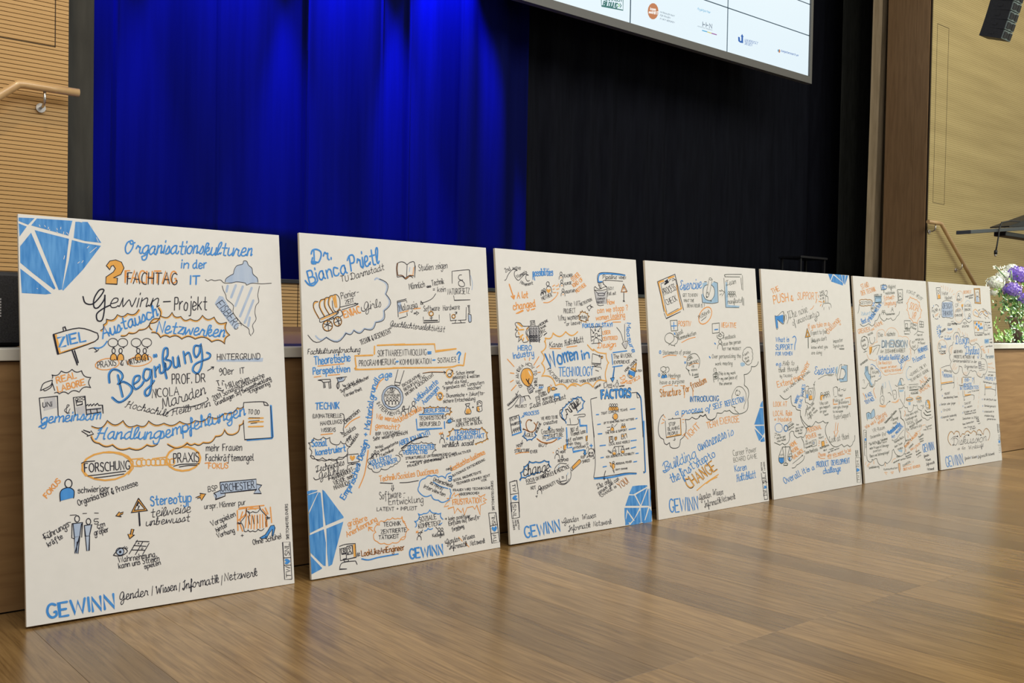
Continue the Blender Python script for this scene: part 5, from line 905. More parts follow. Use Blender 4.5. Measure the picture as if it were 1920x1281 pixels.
T('This is my work', 300, 590, 552, 572, 56, 'n'); T('+ my own piece of', 305, 665, 580, 640, 54, 'n'); T('the universe', 308, 738, 495, 728, 50, 'n')
I.part('cloud_outline'); LL('n', 3, '790,460 840,460 880,430 895,385/680,580 730,570 780,520 792,458/680,580 690,660 683,740/683,740 735,790 752,870 735,950/735,950 740,1040 720,1120 640,1165 540,1170 490,1145 462,1115/462,1115 420,1130 385,1125 345,1160 275,1155/275,1155 255,1220 200,1265 140,1250 100,1180/100,1175 60,1210 20,1190 0,1220'); I.part(None)
I.part('head_profile_drawing'); LL('n', 2.2, '490,1040 505,1060 540,1070 545,1110 575,1140 598,1160/530,825 500,900 505,980/530,820 570,770 620,760 670,790 710,870 705,980 680,1060 680,1095/575,815 550,850 560,885 590,895/600,820 622,850 610,885/575,800 580,825 560,820/600,895 580,885 590,870'); P('n', '525,1065 555,1070 540,1088'); I.part(None)
for c, w, d in (('b', 5.5, 0), ('k', 1.6, 5)): T('INTRODUCING', -125-d, 988, 300-d, 975, 88, c, 'p', w)
T('SELF', 222, 1100, 360, 1068, 92, 'b', 'p', 4.6); T('REFLECTION', 405, 1062, 690, 985, 92, 'b', 'p', 4.6); T('a process of', -350, 1190, 165, 1118, 92, 'b', 'c', 4.6)
I.org = (1220, 760, 5.825); LL('n', 2.6, '450,92 570,75/560,68 575,75 562,84')
I.part('cloud_outline'); LL('k', 3, '140,100 105,140 85,220 85,300 105,350 140,372/140,372 150,415 175,432 205,408/205,408 215,455 260,470 310,450 325,375/325,375 370,330 388,250 378,155/378,155 420,155 450,130/450,130 490,150 520,140 545,110/545,110 575,120 600,100/600,100 620,145 660,160 700,140'); I.part(None)
I.part('note_sheet_drawing'); LL('y', 6, '325,150 330,320 175,350', 0); LL('k', 2.2, '158,170 170,355 335,325 325,140 190,155/230,150 238,135 245,152/262,350 262,385 245,380/262,385 268,370', 0); I.part(None); T('STOP', 200, 228, 270, 218, 42, w=2.6); T('BLAMING', 190, 280, 315, 260, 42, w=2.6); T('PEOPLE', 190, 330, 300, 315, 38, w=2.6)
LL('o', 4, '140,110 158,135/128,150 150,165/118,200 145,188/335,130 365,98/345,155 368,155/352,185 358,188')
T('TIGHT', 395, 385, 545, 235, 78, 'o', 'p', 5); I.org = (1320, 760, 5.823); T('TEAM', 38, 255, 155, 225, 78, 'o', 'p', 5); T('EXERCISE', 178, 205, 385, 180, 80, 'o', 'p', 4.6)
I.org = (1220, 760, 5.825); T('Building', 160, 730, 495, 570, 118, 'b', 'c', 5); T('awareness', 530, 500, 830, 350, 120, 'b', 'c', 5); T('is', 860, 345, 905, 320, 90, 'b', 'c', 5); T('the', 228, 850, 325, 800, 105, 'b', 'c', 5); T('first', 350, 790, 480, 690, 110, 'b', 'c', 5); T('step', 510, 680, 625, 600, 95, 'b', 'c', 5); T('to', 650, 600, 705, 550, 88, 'b', 'c', 5)
for c, w in (('u', 10), ('y', 7.4)): T('CHANGE', 425, 915, 725, 700, 130, c, 'p', w)
LL('y', 5.5, '505,930 600,850 740,755/610,855 660,815 725,785')
I.org = (1320, 760, 5.823); T('Career Power', 320, 555, 575, 505, 72, 'n'); T('BOARD GAME', 325, 622, 580, 575, 56, 'n'); T('Karen', 340, 725, 465, 702, 78, 'b', 'p', 4.4); T('Holtzblatt', 362, 830, 565, 790, 90, 'b', 'c', 4.4)
I.part('gem_drawing')
for g in ('612,0 640,0 645,20 612,18', '608,30 645,28 655,212 548,212', '555,228 655,222 660,300 640,335 560,240', '550,255 640,345 610,385 600,390', '655,345 665,395 625,402 612,390 645,352'): P('m', g)
I.org = (1310, 630, 8.008)
for g in ('955,975 962,980 965,1055 925,1060 925,1030',): P('m', g)
I.part(None); I.org = (1220, 760, 5.825); T('GEWINN', 210, 1170, 520, 1135, 165, 'b', 'p', 8); T('Gender', 545, 1040, 660, 1000, 74, 'k', 'c', 2.6); L('k', 2.5, '525,1010 530,1030 548,1020'); T('Wissen', 680, 985, 790, 975, 74, 'k', 'c', 2.6); T('Informatik', 590, 1115, 770, 1065, 76, 'k', 'c', 2.6); T('Netzwerk', 780, 1060, 925, 1020, 72, 'k', 'c', 2.6)
I.org = (1320, 760, 5.823); I.part('monogram_stamp'); LL('k', 2.6, '640,725 650,740 672,735/625,740 660,1030/668,735 695,1025/658,1030 695,1025/670,835 690,840/645,830 652,850', 0); I.T('TW', 688, 990, 680, 930, 42, w=3); I.heart(668, 895, 16, 'b', -80); I.T('SNL', 678, 850, 665, 770, 38, w=3); I.part(None); T('SKETCH', 640, 715, 632, 625, 16, w=2); T('LOVERS', 668, 710, 660, 620, 14, w=2)
I.build(LAB)
# ---------------------------------------------------------------- board 5
I = Ink(*boards[4]); T, L, LL, P, C = I.T, I.L, I.LL, I.P, I.C
I.org = (1420, 500, 9.15)
T('THE', 262, 470, 385, 410, 98, 'o', 'p', 5); T('PUSH', 285, 635, 540, 590, 160, 'o', 'p', 7); T('&', 580, 590, 620, 580, 100, 'o', 'p', 5.5); I.T('SUPPORT', 690, 560, 1030, 560, 135, 'o', 'p', 4.8)
I.part('megaphone_drawing'); P('b', '300,840 345,850 440,825 445,980 340,905 350,960 352,1055 325,1058'); LL('n', 2.4, '300,840 340,850 445,770 450,985 340,905/300,840 325,1058 352,1055 340,960/445,780 465,860 460,950 445,985/480,820 495,860 490,910/515,770 535,830 530,910 508,980', 1); P('n', '448,830 468,850 465,930 450,945'); I.part(None)
T('The noise', 555, 900, 865, 775, 145, 'n', 'c'); T('of uncertainty', 610, 1010, 1015, 850, 110, 'n', 'c')
I.org = (1505, 505, 9.145); LL('n', 2.2, '240,730 270,740 280,790 230,825 205,860 225,895 245,870')
I.part('person_scene_drawing'); LL('n', 2.2, '400,580 390,490 400,460 425,465 435,500 432,575/335,650 350,590 400,582 460,585 485,620 485,660/365,650 362,695/450,640 458,690/385,375 410,360 422,390 410,440 380,455'); P('y', '350,570 362,525 375,570'); LL('n', 2, '345,575 362,520 378,575'); T('SAFE', 298, 420, 370, 395, 42, 'n'); T('SPACE', 300, 475, 385, 435, 38, 'n'); T('A LIE', 300, 525, 370, 500, 34, 'n'); LL('o', 5, '265,440 275,480/275,550 325,565/300,630 318,600/225,575 245,515'); L('o', 3.6, '130,690 165,670 190,625'); I.part(None)
I.part('gem_drawing')
for g in ('435,80 515,85 475,195', '525,100 690,235 690,280 485,210', '540,85 660,95 690,225', '672,98 725,105 715,250 700,245', '740,105 780,108 725,268 718,265'): P('m', g)
I.part(None)
T('If you take on a', 98, 1020, 460, 960, 92, 'o', 'p', 3.8); T('challenge', 440, 1110, 650, 880, 120, 'o', 'p', 3.8); T('Expect to feel', 145, 1125, 418, 1095, 80, 'n'); T("like you don't", 150, 1245, 412, 1215, 76, 'n'); T('Imposter', 530, 1265, 690, 1235, 70, 'n')
I.part('warning_sign_drawing'); P('y', '75,1020 130,1150 45,1175'); P('w', '78,1070 100,1140 68,1145'); LL('n', 3, '75,1015 130,1155 42,1172 75,1015/80,1075 102,1140 65,1145 80,1075', 0); L('n', 5, '92,1175 96,1350', 0); I.part(None)
I.org = (1430, 640, 8.54); T('What is', 210, 8, 420, 5, 84, 'b', 'p', 4.4); L('b', 5.5, '480,-60 510,-80 535,-30 515,60 512,135'); T('SUPPORT', 210, 132, 480, 128, 92, 'b', 'p', 5); T('FOR WOMEN', 210, 228, 475, 222, 62, 'b', 'p', 4)
T('e.g.', 215, 385, 300, 385, 62, 'b', 'p', 3.5); T('Help to', 320, 385, 500, 380, 82, 'n', 'c'); T('think through', 250, 500, 575, 465, 84, 'n', 'c'); T('by TALKING', 275, 575, 470, 572, 46, 'n'); T('Extend', 240, 735, 485, 680, 108, 'o', 'p', 5); T('the', 510, 650, 600, 605, 90, 'o', 'p', 5); T('power', 625, 600, 760, 345, 100, 'o', 'p', 5)
T('WAY MORE LIKE DATING', 350, 828, 760, 495, 40, 'n'); T('WRITE', 545, 1000, 595, 870, 50, 'b', 'p', 4.4); T('REAL NAMES', 610, 1070, 680, 700, 52, 'b', 'p', 3.8)
T('like', 780, 20, 850, 15, 50, 'n'); 
I.part('cloud_outline'); LL('n', 3, '275,865 340,925 400,920 452,870/452,870 455,960 480,1030 525,1045/525,1045 545,1095 603,1105/603,1105 605,1200 635,1300 690,1390 760,1350'); I.part(None)
I.part('framed_people_drawing'); LL('n', 2.4, '680,740 690,915 640,880 650,800 680,790/728,760 808,748 808,930 745,940 728,760/690,730 720,715 740,735/840,640 820,700 835,800 830,900 800,970 760,1020 720,990 685,980 680,920/810,690 835,700'); P('y', '745,880 765,865 790,870 792,930 748,935'); P('b', '700,850 722,850 725,910 700,912'); I.E('n', 2.2, 767, 825, 15, 35); I.E('n', 2, 710, 815, 10, 28); I.part(None)
LL('n', 2.3, '705,1020 720,1040 700,1080/690,1090 720,1200/695,1090 680,1200/700,1080 690,1120'); T('Who can', 725, 1110, 825, 1000, 46, 'n'); T('you ask', 740, 1180, 840, 1075, 46, 'n'); T('right now', 740, 1250, 880, 1110, 46, 'n')
T('LOOK AT', 172, 1045, 390, 1040, 88, 'o', 'p', 4.4); T('LOCAL', 172, 1195, 335, 1185, 92, 'o', 'p', 4.4); T('Role', 375, 1190, 468, 1185, 90, 'o', 'p', 5); T('= Models', 190, 1285, 458, 1275, 76, 'o', 'p', 4.6)
I.org = (1510, 640, 8.536); T('know what you', 95, 122, 355, 108, 62, 'n'); T('are doing', 98, 208, 262, 200, 60, 'n'); T('Syndrom', 445, 100, 610, 90, 56, 'n'); LL('n', 2.2, '540,118 620,116/550,128 620,130')
T('Exercise', 150, 535, 465, 500, 145, 'b', 'c', 4.8); LL('n', 2.2, '205,605 330,540 455,535/360,548 430,550')
I.part('pencil_note_drawing'); P('p', '490,420 520,400 510,520 490,520'); P('p', '580,400 665,385 668,640 560,652 530,610 600,600 640,520 610,440 580,440'); LL('n', 2.4, '610,378 672,385 670,640 560,652/485,440 490,560/550,385 575,370 580,390 545,590 515,625 510,560 550,385/575,440 620,450 645,510 625,575 600,590 605,615 585,600 545,600'); P('n', '508,600 525,600 512,628'); I.part(None)
I.part('phone_drawing'); LL('n', 2.3, '445,755 455,870/445,745 490,725 515,760 520,870/490,725 515,740/465,888 500,885/535,755 550,760 548,795 530,790 535,755/575,775 600,772/615,755 610,790 640,785 645,755', 0); I.part(None)
I.part('small_people'); P('y', '240,880 260,858 298,858 295,880 268,885 268,940 245,945'); I.E('n', 2.2, 258, 842, 16, 20); LL('n', 2, '240,940 238,880 262,860 300,862 295,930')
for k in range(3): I.M(310+28*k, 910-8*k, 95, 'n', w=2)
I.part(None)
for t, a, b, c, d, h in (('Who can', 235, 1025, 365, 1000, 62), ('you support', 230, 1080, 395, 1055, 48), ('on your', 235, 1145, 340, 1130, 50), ('team', 305, 1195, 370, 1175, 36), ('What', 535, 890, 598, 880, 46), ('Policy or', 455, 975, 605, 950, 56), ('procedure', 535, 1005, 692, 985, 54), ('can you change', 448, 1078, 685, 1055, 50), ('to increase', 440, 1145, 600, 1135, 44)): T(t, a, b, c, d, h, 'n')
T('Push+Support', 465, 1255, 722, 1205, 86, 'n'); LL('o', 4.5, '445,930 448,1010 515,1005/640,915 720,900 725,1012 690,1010', 0)
I.org = (1440, 780, 8.006)
I.part('cloud_outline'); LL('n', 3, '490,0 530,80 600,150 660,155 715,80/715,80 750,105 790,95 825,75/825,75 860,105 905,95/905,95 870,150 860,230 890,330 960,440 1030,465 1105,425/1105,425 1140,465 1190,435/1190,435 1230,465 1265,430 1275,395 1300,360 1302,290/575,180 572,250 530,325/530,325 490,310/490,310 440,330 395,290 385,235/385,235 350,230 322,265 325,330 300,400 250,435 215,410/215,410 180,435 150,425 95,400/500,330 530,390 545,485/545,600 535,650 500,690 440,735 435,730/435,730 400,775 360,782'); I.part(None)
C('b', 2.6, '110,190 115,140 150,115 190,125 212,165 210,210 185,240 150,240 120,225', .2, True); I.E('b', 4, 267, 185, 30, 48); I.E('k', 1.8, 268, 185, 24, 40); LL('n', 2, '290,130 355,85/300,150 375,105/310,170 390,120/100,260 130,260 120,290 100,290/95,310 105,330')
for t, a, b, c, d, h in (('who can', 300, 190, 385, 125, 26), ('mentor', 305, 225, 395, 165, 26), ('Are', 425, 145, 460, 140, 30), ('you a role', 415, 195, 530, 175, 32), ('model for', 410, 240, 515, 220, 34), ('them?', 455, 275, 515, 265, 28), ('Who', 135, 300, 185, 295, 34), ('can be your', 130, 350, 265, 315, 38), ('role model', 140, 395, 270, 360, 36)): T(t, a, b, c, d, h, 'n')
T('PERSONAL', 600, 250, 805, 190, 72, 'o', 'p', 4.6); T('POWER', 580, 355, 730, 310, 72, 'o', 'p', 4.6)
I.part('arrow_marks'); LL('o', 4, '1018,100 1008,225 990,230 1015,315 1055,222 1038,222 1052,110', 0); I.part(None); T('Look at them!', 925, 400, 1215, 340, 100, 'n', 'c')
T('HOME', 355, 475, 440, 415, 70, 'o', 'p', 4.4); T('WORK', 370, 560, 465, 500, 66, 'o', 'p', 4.4); T('BALANCE', 390, 650, 540, 530, 62, 'o', 'p', 4.4)
I.part('scales_drawing'); P('b', '165,632 235,630 235,690 200,715 168,690'); P('b', '308,622 330,620 335,670 312,660'); LL('n', 3, '215,468 330,462/262,450 265,710/235,740 240,715 265,705 295,715 290,740 235,742/215,468 165,600 165,680 200,718 240,690 240,620 215,468/165,628 240,626/328,460 300,580 300,650 330,680 358,640 355,580 328,460/302,612 358,608', 0); T('WH', 180, 605, 235, 600, 40, 'n'); T('F', 312, 600, 345, 600, 40, 'n'); I.part(None)
LL('n', 2.6, '370,715 440,660 520,590/505,590 522,588 518,605'); T('Team Manifesto', 555, 575, 748, 520, 56, 'n'); T('TO', 565, 395, 590, 388, 24, 'n'); T('CAN LIVE', 560, 440, 655, 410, 34, 'n'); T('TEAM MEETING', 565, 490, 665, 455, 24, 'n'); LL('n', 2, '660,370 720,355 730,440 665,465 660,370', 0); I.E('n', 2, 685, 408, 14, 24); L('b', 4, '684,400 686,415')
I.part('glowing_phone_drawing'); P('y', '800,385 840,375 850,450 808,462'); L('n', 2.2, '800,385 840,375 850,450 808,462', 0, True); LL('o', 3.4, '760,375 780,385/755,405 780,410/755,450 768,440/855,355 870,335/865,380 880,375/868,400 888,405'); I.part(None)
T('YOU', 755, 300, 795, 290, 28, 'n'); T("DON'T", 765, 345, 835, 330, 28, 'n'); T('PROFESSIONAL', 785, 500, 920, 445, 30, 'n'); T('SELF', 835, 530, 885, 515, 22, 'n'); T('> to start', 915, 515, 990, 490, 20, 'n'); T('be the mentor', 905, 555, 1070, 490, 22, 'n')
T('Choose', 755, 610, 865, 600, 66, 'o', 'p', 3.6); T('who you want to be!', 895, 620, 1245, 535, 62, 'o', 'p', 3.6); LL('o', 3.6, '755,615 800,638 855,638/900,635 950,632/1000,615 1080,590 1150,570/1190,565 1240,572')
T('Overall', 255, 1020, 500, 900, 110, 'b', 'p', 5.2); T('it', 530, 870, 568, 855, 90, 'b', 'p', 5.2); T('is a', 590, 840, 700, 800, 80, 'b', 'p', 5.2); T('PRODUCT', 732, 770, 915, 745, 92, 'b', 'p', 5); T('DEVELOPMENT', 955, 740, 1230, 705, 84, 'b', 'p', 5); T('challenge', 830, 870, 1090, 825, 92, 'b', 'c', 5)
I.part('monogram_stamp'); LL('n', 2, '1312,625 1385,625 1388,998 1338,998 1312,625/1318,762 1365,760/1325,862 1370,855', 0); I.heart(1348, 812, 24, 'b', -85); I.T('TW', 1375, 970, 1365, 890, 32, 'n'); I.T('SNL', 1362, 745, 1355, 655, 32, 'n'); I.part(None); T('SKETCHNOTE', 1330, 610, 1322, 515, 14, 'n', w=2); T('LOVERS', 1355, 605, 1348, 515, 14, 'n', w=2)
I.build(LAB)
# ---------------------------------------------------------------- board 6
I = Ink(*boards[5]); T, L, LL, P, C = I.T, I.L, I.LL, I.P, I.C
I.org = (1595, 515, 8.54)
T('STAND', 182, 235, 295, 190, 88, 'o', 'p', 4.2); T('DER TECHNIK', 178, 335, 405, 260, 82, 'o', 'p', 4.4)
I.part('signpost_drawing'); LL('b', 3.6, '500,175 555,175 570,200 555,230 490,235', 0); LL('n', 2.3, '480,170 560,160 585,200 560,238 490,248 480,170/515,160 520,150 525,160', 0); L('n', 4, '530,245 532,290'); T('ZIEL', 495, 222, 548, 218, 34, 'b', w=3.5); I.part(None)
T('Möglichst', 600, 220, 720, 215, 62, 'n'); L('n', 2.2, '650,220 652,275'); T('realitätsnahe', 555, 318, 705, 305, 48, 'n'); T('Echtwelt-', 540, 408, 710, 385, 76, 'o', 'p', 3.8); T('Umgebung', 540, 495, 722, 480, 78, 'o', 'p', 3.8); L('b', 3, '512,440 515,470')
I.part('portrait_frame_drawing'); LL('n', 3, '745,242 828,238 832,400 762,422 745,242', 0); LL('n', 2, '760,265 770,405 820,395', 0); I.M(790, 415, 125, 'n', w=2); LL('n', 2.2, '718,520 745,430/735,440 748,425 755,445'); I.part(None); T('AVATAR', 755, 465, 832, 460, 34, 'n')
T('FOKUS', 900, 300, 1010, 330, 58, 'n', curve=.1); T('HEUTE', 1040, 345, 1125, 420, 56, 'n')
I.part('word_clouds')
for c, w, d in (('q', 5, 4), ('o', 2.6, 0)): C(c, w, [(a, b+d) for a, b in ((950, 350), (1010, 380), (1060, 400), (1105, 445), (1110, 510), (1140, 570), (1125, 620), (1120, 680), (1085, 720), (1070, 780), (1000, 768), (975, 725), (935, 690), (925, 630), (895, 560), (910, 510), (895, 460), (925, 400), (950, 350))], -.14)
for c, w, d in (('y', 4.5, 4), ('n', 2, 0)): C(c, w, '145,410 205,402 270,405 335,412 345,440 335,485 285,490 230,495 180,500 145,485 155,450 138,430 145,410', .14)
I.part(None); T('SOCIAL', 935, 545, 1090, 590, 120, 'o', 'p', 5); T('VR', 970, 700, 1030, 715, 130, 'o', 'p', 5.5); T('GESTERN', 155, 475, 330, 468, 50, 'n')
I.part('document_drawing'); P('p', '385,345 490,340 495,450 390,455'); LL('n', 2.4, '378,320 385,450 490,458 495,350 380,352/395,375 480,370 488,440 400,445 395,375', 0); I.part(None); T('MODELL VR', 380, 345, 500, 340, 36, 'n'); T('2', 345, 500, 380, 498, 52, 'b', w=4.5)
I.part('globe_drawing'); LL('n', 2.4, '325,550 340,590 380,595 410,560 412,500 395,485/335,480 325,550/375,600 375,635/350,640 400,640', 1); I.part(None); T('HEUTE', 335, 558, 405, 548, 38, 'n')
L('n', 2.5, '115,620 130,560 135,490 150,480'); T('Zukunft', 170, 650, 340, 640, 60, 'p', 'p', 4.5); T('Best of', 182, 785, 315, 745, 88, 'b', 'p', 4.6); T('BEIDER WELTEN', 335, 725, 490, 490, 58, 'b', 'p', 4.4)
I.part('cloud_outline'); LL('n', 2.6, '150,790 190,825 240,815 285,785/285,785 340,825 380,790 390,740/390,740 430,720 465,625/465,625 475,690 530,745 570,720 570,700/570,700 600,715 640,695/640,695 670,735 710,715 740,665/740,665 770,640 782,590'); C('q', 3.2, '290,1160 345,1130 360,1120 430,1080 425,1000 435,900 470,885 530,890 540,970 560,985 580,900 650,850 740,900 760,990 830,1000 910,1005 930,1100 945,1281', .15); I.part(None)
for x, y in ((510, 640), (538, 640), (665, 600)): I.M(x, y, 70, 'n', w=2)
T('Teilnehmer:innen', 560, 652, 705, 640, 38, 'n'); T('GRENZEN', 125, 950, 315, 905, 82, 'o', 'p', 4.4); T('und', 335, 900, 380, 880, 50, 'o', 'p', 3); T('RÄUME', 392, 850, 520, 790, 66, 'o', 'p', 3.6)
T('Die', 445, 1000, 515, 985, 74, 'n', w=2.8); T('nächste', 580, 985, 712, 975, 74, 'n', w=2.8)
for c, w in (('p', 15), ('u', 6.5), ('w', 3)): T('DIMENSION', 500, 1158, 905, 1158, 115, c, 'p', w)
T('der', 475, 1250, 530, 1248, 56, 'n'); T('ZUSAMMENARBEIT', 550, 1255, 875, 1240, 66, 'n', w=2.8)
I.part('monitor_drawing'); LL('n', 2.6, '858,735 955,738 955,860 865,862 858,735/875,785 910,785 912,850 880,852 875,785/870,875 950,878/905,865 905,900/860,905 860,950 940,952/850,905 950,900 955,935/1065,780 1072,905 1015,965/1072,905 1170,925/1100,745 1165,758 1165,840 1102,838 1100,745/1130,750 1132,840/1100,795 1165,800', 0); I.part(None)
T('Virtuelle', 955, 795, 1045, 830, 44, 'n'); T('Räume', 960, 850, 1040, 885, 44, 'n'); T('Man ist', 1065, 985, 1150, 975, 40, 'n'); T('wirklich drin', 1035, 1055, 1165, 1050, 42, 'n'); T('im Raum!', 1075, 1105, 1185, 1115, 44, 'n')
I.part('globe_drawing'); LL('n', 2.5, '200,990 170,1040 165,1110 190,1180 230,1195 270,1160 280,1080 260,1010 225,995 200,990/175,1010 215,985 265,1020 285,1090/210,1205 230,1190/205,1245 260,1225/225,1195 235,1230/960,1050 945,1100 965,1170 1020,1215 1070,1170 1075,1120/1020,1215 1020,1265'); I.part(None)
T('KEINE', 185, 1080, 240, 1050, 34, 'n'); T('WEGE', 195, 1160, 250, 1130, 34, 'n'); T('REISE', 280, 980, 360, 940, 30, 'n'); T('IST', 985, 1100, 1035, 1090, 34, 'n'); T('CHAT', 985, 1180, 1050, 1165, 44, 'n')
I.part('plane_and_vine_drawing'); LL('n', 2.3, '300,1000 310,1080 345,1110 385,1060 380,1000/330,1190 340,1160 450,1130 460,1160 420,1281/350,1250 380,1200 420,1160', 1); P('y', '295,1160 345,1150 335,1250 300,1281'); L('n', 3.6, '340,1190 310,1281'); I.part(None)
T('MEHRWERT', 1090, 1255, 1245, 1200, 80, 'b', 'p', 4.6)
I.org = (1600, 650, 9.15); T('Virtuelle Realität', 435, 235, 805, 210, 92, 'b', 'p', 5); T('&', 825, 205, 860, 203, 62, 'n', w=2.8); T('Gender', 800, 300, 965, 200, 105, 'b', 'p', 4.8); L('b', 4.4, '830,300 815,340 820,385 835,345')
T('Die Realität', 430, 305, 655, 295, 54, 'o', 'p', 3.4); T('neuen erleben', 470, 382, 745, 355, 50, 'o', 'p', 3.4); T('GESTALTEN RÄUME', 535, 440, 820, 415, 42, 'o', 'p', 3.6); T('Präsenz', 1040, 275, 1240, 185, 92, 'b', 'p', 5)
I.part('cloud_outline'); C('q', 3.6, '235,120 250,170 270,215 325,225 365,245 400,210 405,300 420,330 450,370 480,420 510,460 545,490 620,465 690,470 760,450 845,445', -.12); C('q', 3.6, '960,30 985,100 985,160 965,240 900,235 885,310 855,370 840,420', .1)
LL('n', 2.6, '150,710 200,715 235,670 255,625/270,625 285,680 330,695 365,650 370,585/370,585 410,590 430,560/430,560 465,550 475,505'); C('b', 3, '295,320 320,305 345,325 375,345 385,380 430,400 445,430 465,470 440,510', .2); LL('n', 2.4, '780,1065 830,1055 865,1010/865,1010 890,1045 925,1045/925,1045 940,1110 980,1120 1020,1080 1030,1000/1030,1000 1060,1020 1090,1000/1090,1000 1110,1070 1165,1095/1165,1095 1165,1170 1190,1220 1230,1230/1230,1230 1260,1260 1300,1250 1310,1220/1310,1220 1340,1230 1360,1195/780,1065 810,1150 820,1225 850,1260'); I.part(None)
I.part('hand_drawing'); P('p', '200,350 240,340 260,460 290,500 300,600 330,650 310,680 270,600 230,540 190,470'); LL('n', 2.2, '190,460 215,420 205,340 225,350 235,430 245,330 258,400 260,460 290,480/190,460 225,540 270,600 290,650 320,690 345,640/290,500 300,560 295,380 320,345'); I.part(None)
T('UM MENSCHEN', 130, 325, 250, 235, 34, 'n'); T('DIE', 315, 400, 345, 380, 32, 'n'); T('RÄUME', 330, 468, 440, 455, 52, 'n'); T('sind', 315, 530, 375, 515, 34, 'n'); T('?', 180, 640, 205, 630, 80, 'n'); T('FACE', 230, 880, 330, 830, 72, 'b', 'p', 4.6); T('TO FACE', 215, 990, 365, 915, 72, 'b', 'p', 4.6); LL('o', 4.6, '165,800 200,870 210,930/360,710 345,760 365,830 385,880')
I.part('heads_drawing'); LL('n', 2.2, '500,840 465,870 460,930 475,980 505,995 525,950 525,870 500,840/470,830 480,690 500,680 505,830/485,700 495,800/700,745 670,760 680,830 700,905 730,890 738,800 725,750 700,745/590,795 625,790 655,840/490,900 505,905/500,930 510,925/700,820 715,815'); LL('p', 4, '610,585 635,680 660,770/510,630 520,715/545,610 555,660 545,710/495,640 500,690'); LL('n', 2, '565,1000 590,960 630,940/615,932 632,938 625,952'); P('q', '445,1000 490,1010 560,1000 550,1040 510,1045 450,1030'); P('q', '655,945 720,950 790,890 770,950 720,970 660,960'); I.part(None)
I.part('wizard_hat_drawing'); P('p', '760,665 800,555 830,660'); P('p', '785,745 870,740 850,775 790,780'); LL('n', 2.2, '715,660 750,685 800,660 850,665 885,645/760,665 785,600 805,545 840,550 860,590/805,545 830,660/780,690 775,760 790,870/880,770 885,860 870,980/800,900 860,1005'); I.part(None); T('MAGIE', 785, 735, 880, 720, 34, 'n')
T('DANKE, DIE IM', 1010, 500, 1255, 335, 62, 'n', w=2); T('TEAM NICHT GERNE', 990, 610, 1300, 420, 60, 'n', w=2); LL('p', 5, '955,345 915,420 910,510 940,570 975,560'); LL('n', 2.2, '955,340 995,350/965,490 1000,490')
T('AUF', 1165, 660, 1300, 545, 90, 'o', 'p', 4); T('ZUSAMMEN', 1160, 740, 1330, 550, 40, 'n', w=3.4); T('SPRACHE', 1150, 800, 1325, 680, 66, 'o', 'p', 3.6); LL('n', 2.2, '950,655 1110,640 1115,730 960,745/960,750 1105,745 1110,800 990,815/1110,690 1150,690', 0); T('?', 925, 730, 940, 728, 50, 'n'); T('IDENTITÄT', 965, 725, 1100, 705, 40, 'n'); T('AVATAR', 985, 810, 1105, 800, 38, 'n')
I.E('y', 4, 965, 905, 62, 32); I.E('y', 3.6, 1120, 885, 48, 28); T('Beispiel', 910, 925, 1015, 915, 34, 'n'); T('neues', 1085, 900, 1155, 890, 32, 'n'); LL('o', 4, '962,865 965,830/1110,860 1112,840'); P('p', '945,950 985,950 980,1005 948,1005'); T('WER', 1095, 970, 1175, 950, 50, 'n')
I.part('portrait_drawing'); P('y', '1260,920 1300,925 1318,1000 1310,1070 1290,1060 1295,1000 1270,960'); P('p', '1240,940 1262,930 1255,1000 1240,990'); LL('n', 2.3, '1240,950 1240,1020 1265,1070 1295,1070 1300,1000/1245,930 1280,912 1310,950 1318,1040 1305,1080/1262,1000 1272,1002/1285,1000 1295,1000/1265,1045 1285,1045/1155,1015 1180,1010 1200,1050 1180,1070/1195,1000 1215,1030'); LL('n', 5, '1230,1090 1270,1130 1330,1110/1205,1130 1250,1180 1330,1170'); I.part(None)
I.part('open_book_drawing'); P('p', '225,1150 265,1130 295,1150 330,1085 360,1080 368,1190 300,1240 235,1250'); LL('n', 2.4, '240,1270 225,1180 225,1145 265,1128 298,1150 330,1088 355,1080 368,1190 310,1240/298,1150 305,1230/255,1160 260,1210', 1); I.part(None)
I.org = (1610, 770, 9.147)
T('Wie wird', 130, 315, 300, 200, 66, 'o', 'p', 3.8); T('Führung', 315, 165, 475, 65, 80, 'o', 'p', 3.8); T('erlebt?', 345, 235, 465, 150, 66, 'o', 'p', 3.8); T('Wahrnehmung & Reaktion', 460, 225, 655, 10, 42, 'n'); T('+ Führungs-', 555, 190, 690, 130, 50, 'n'); T('kraft', 595, 235, 655, 210, 38, 'n')
T('VR-Raum', 245, 375, 450, 310, 72, 'n'); T('Dozierende', 210, 480, 375, 430, 56, 'n'); I.E('n', 2, 412, 400, 12, 22); L('n', 2, '412,420 415,460'); I.E('n', 2, 450, 410, 11, 16); L('n', 2, '455,390 465,360')
for t, a, b, c, d, h in (('"Die Hälfte der Teilnehmer', 185, 600, 500, 495, 50), ('REDET NICHT!"', 325, 580, 485, 545, 26), ('mehr Frauen in Führungs-', 190, 668, 525, 610, 50), ('position', 250, 715, 385, 690, 44), ('Übers von Seitensprüngen"', 195, 805, 530, 730, 52)): T(t, a, b, c, d, h, 'n')
T('Wissenstransfer', 525, 415, 730, 240, 82, 'b', 'p', 5.5); T('PROJEKTE', 655, 405, 765, 270, 44, 'b', 'p', 4); T('IM?', 570, 470, 620, 465, 50, 'b', 'p', 4); T('VON', 565, 310, 620, 300, 26, 'n'); LL('n', 2, '570,500 600,515 640,490 665,475 680,440 770,330/570,500 575,515'); T('Welches Bild in', 620, 560, 775, 465, 44, 'n'); T('dem Team', 620, 635, 750, 570, 42, 'n'); T('HABEN', 672, 678, 760, 650, 32, 'n'); P('p', '675,680 750,670 745,720 690,700')
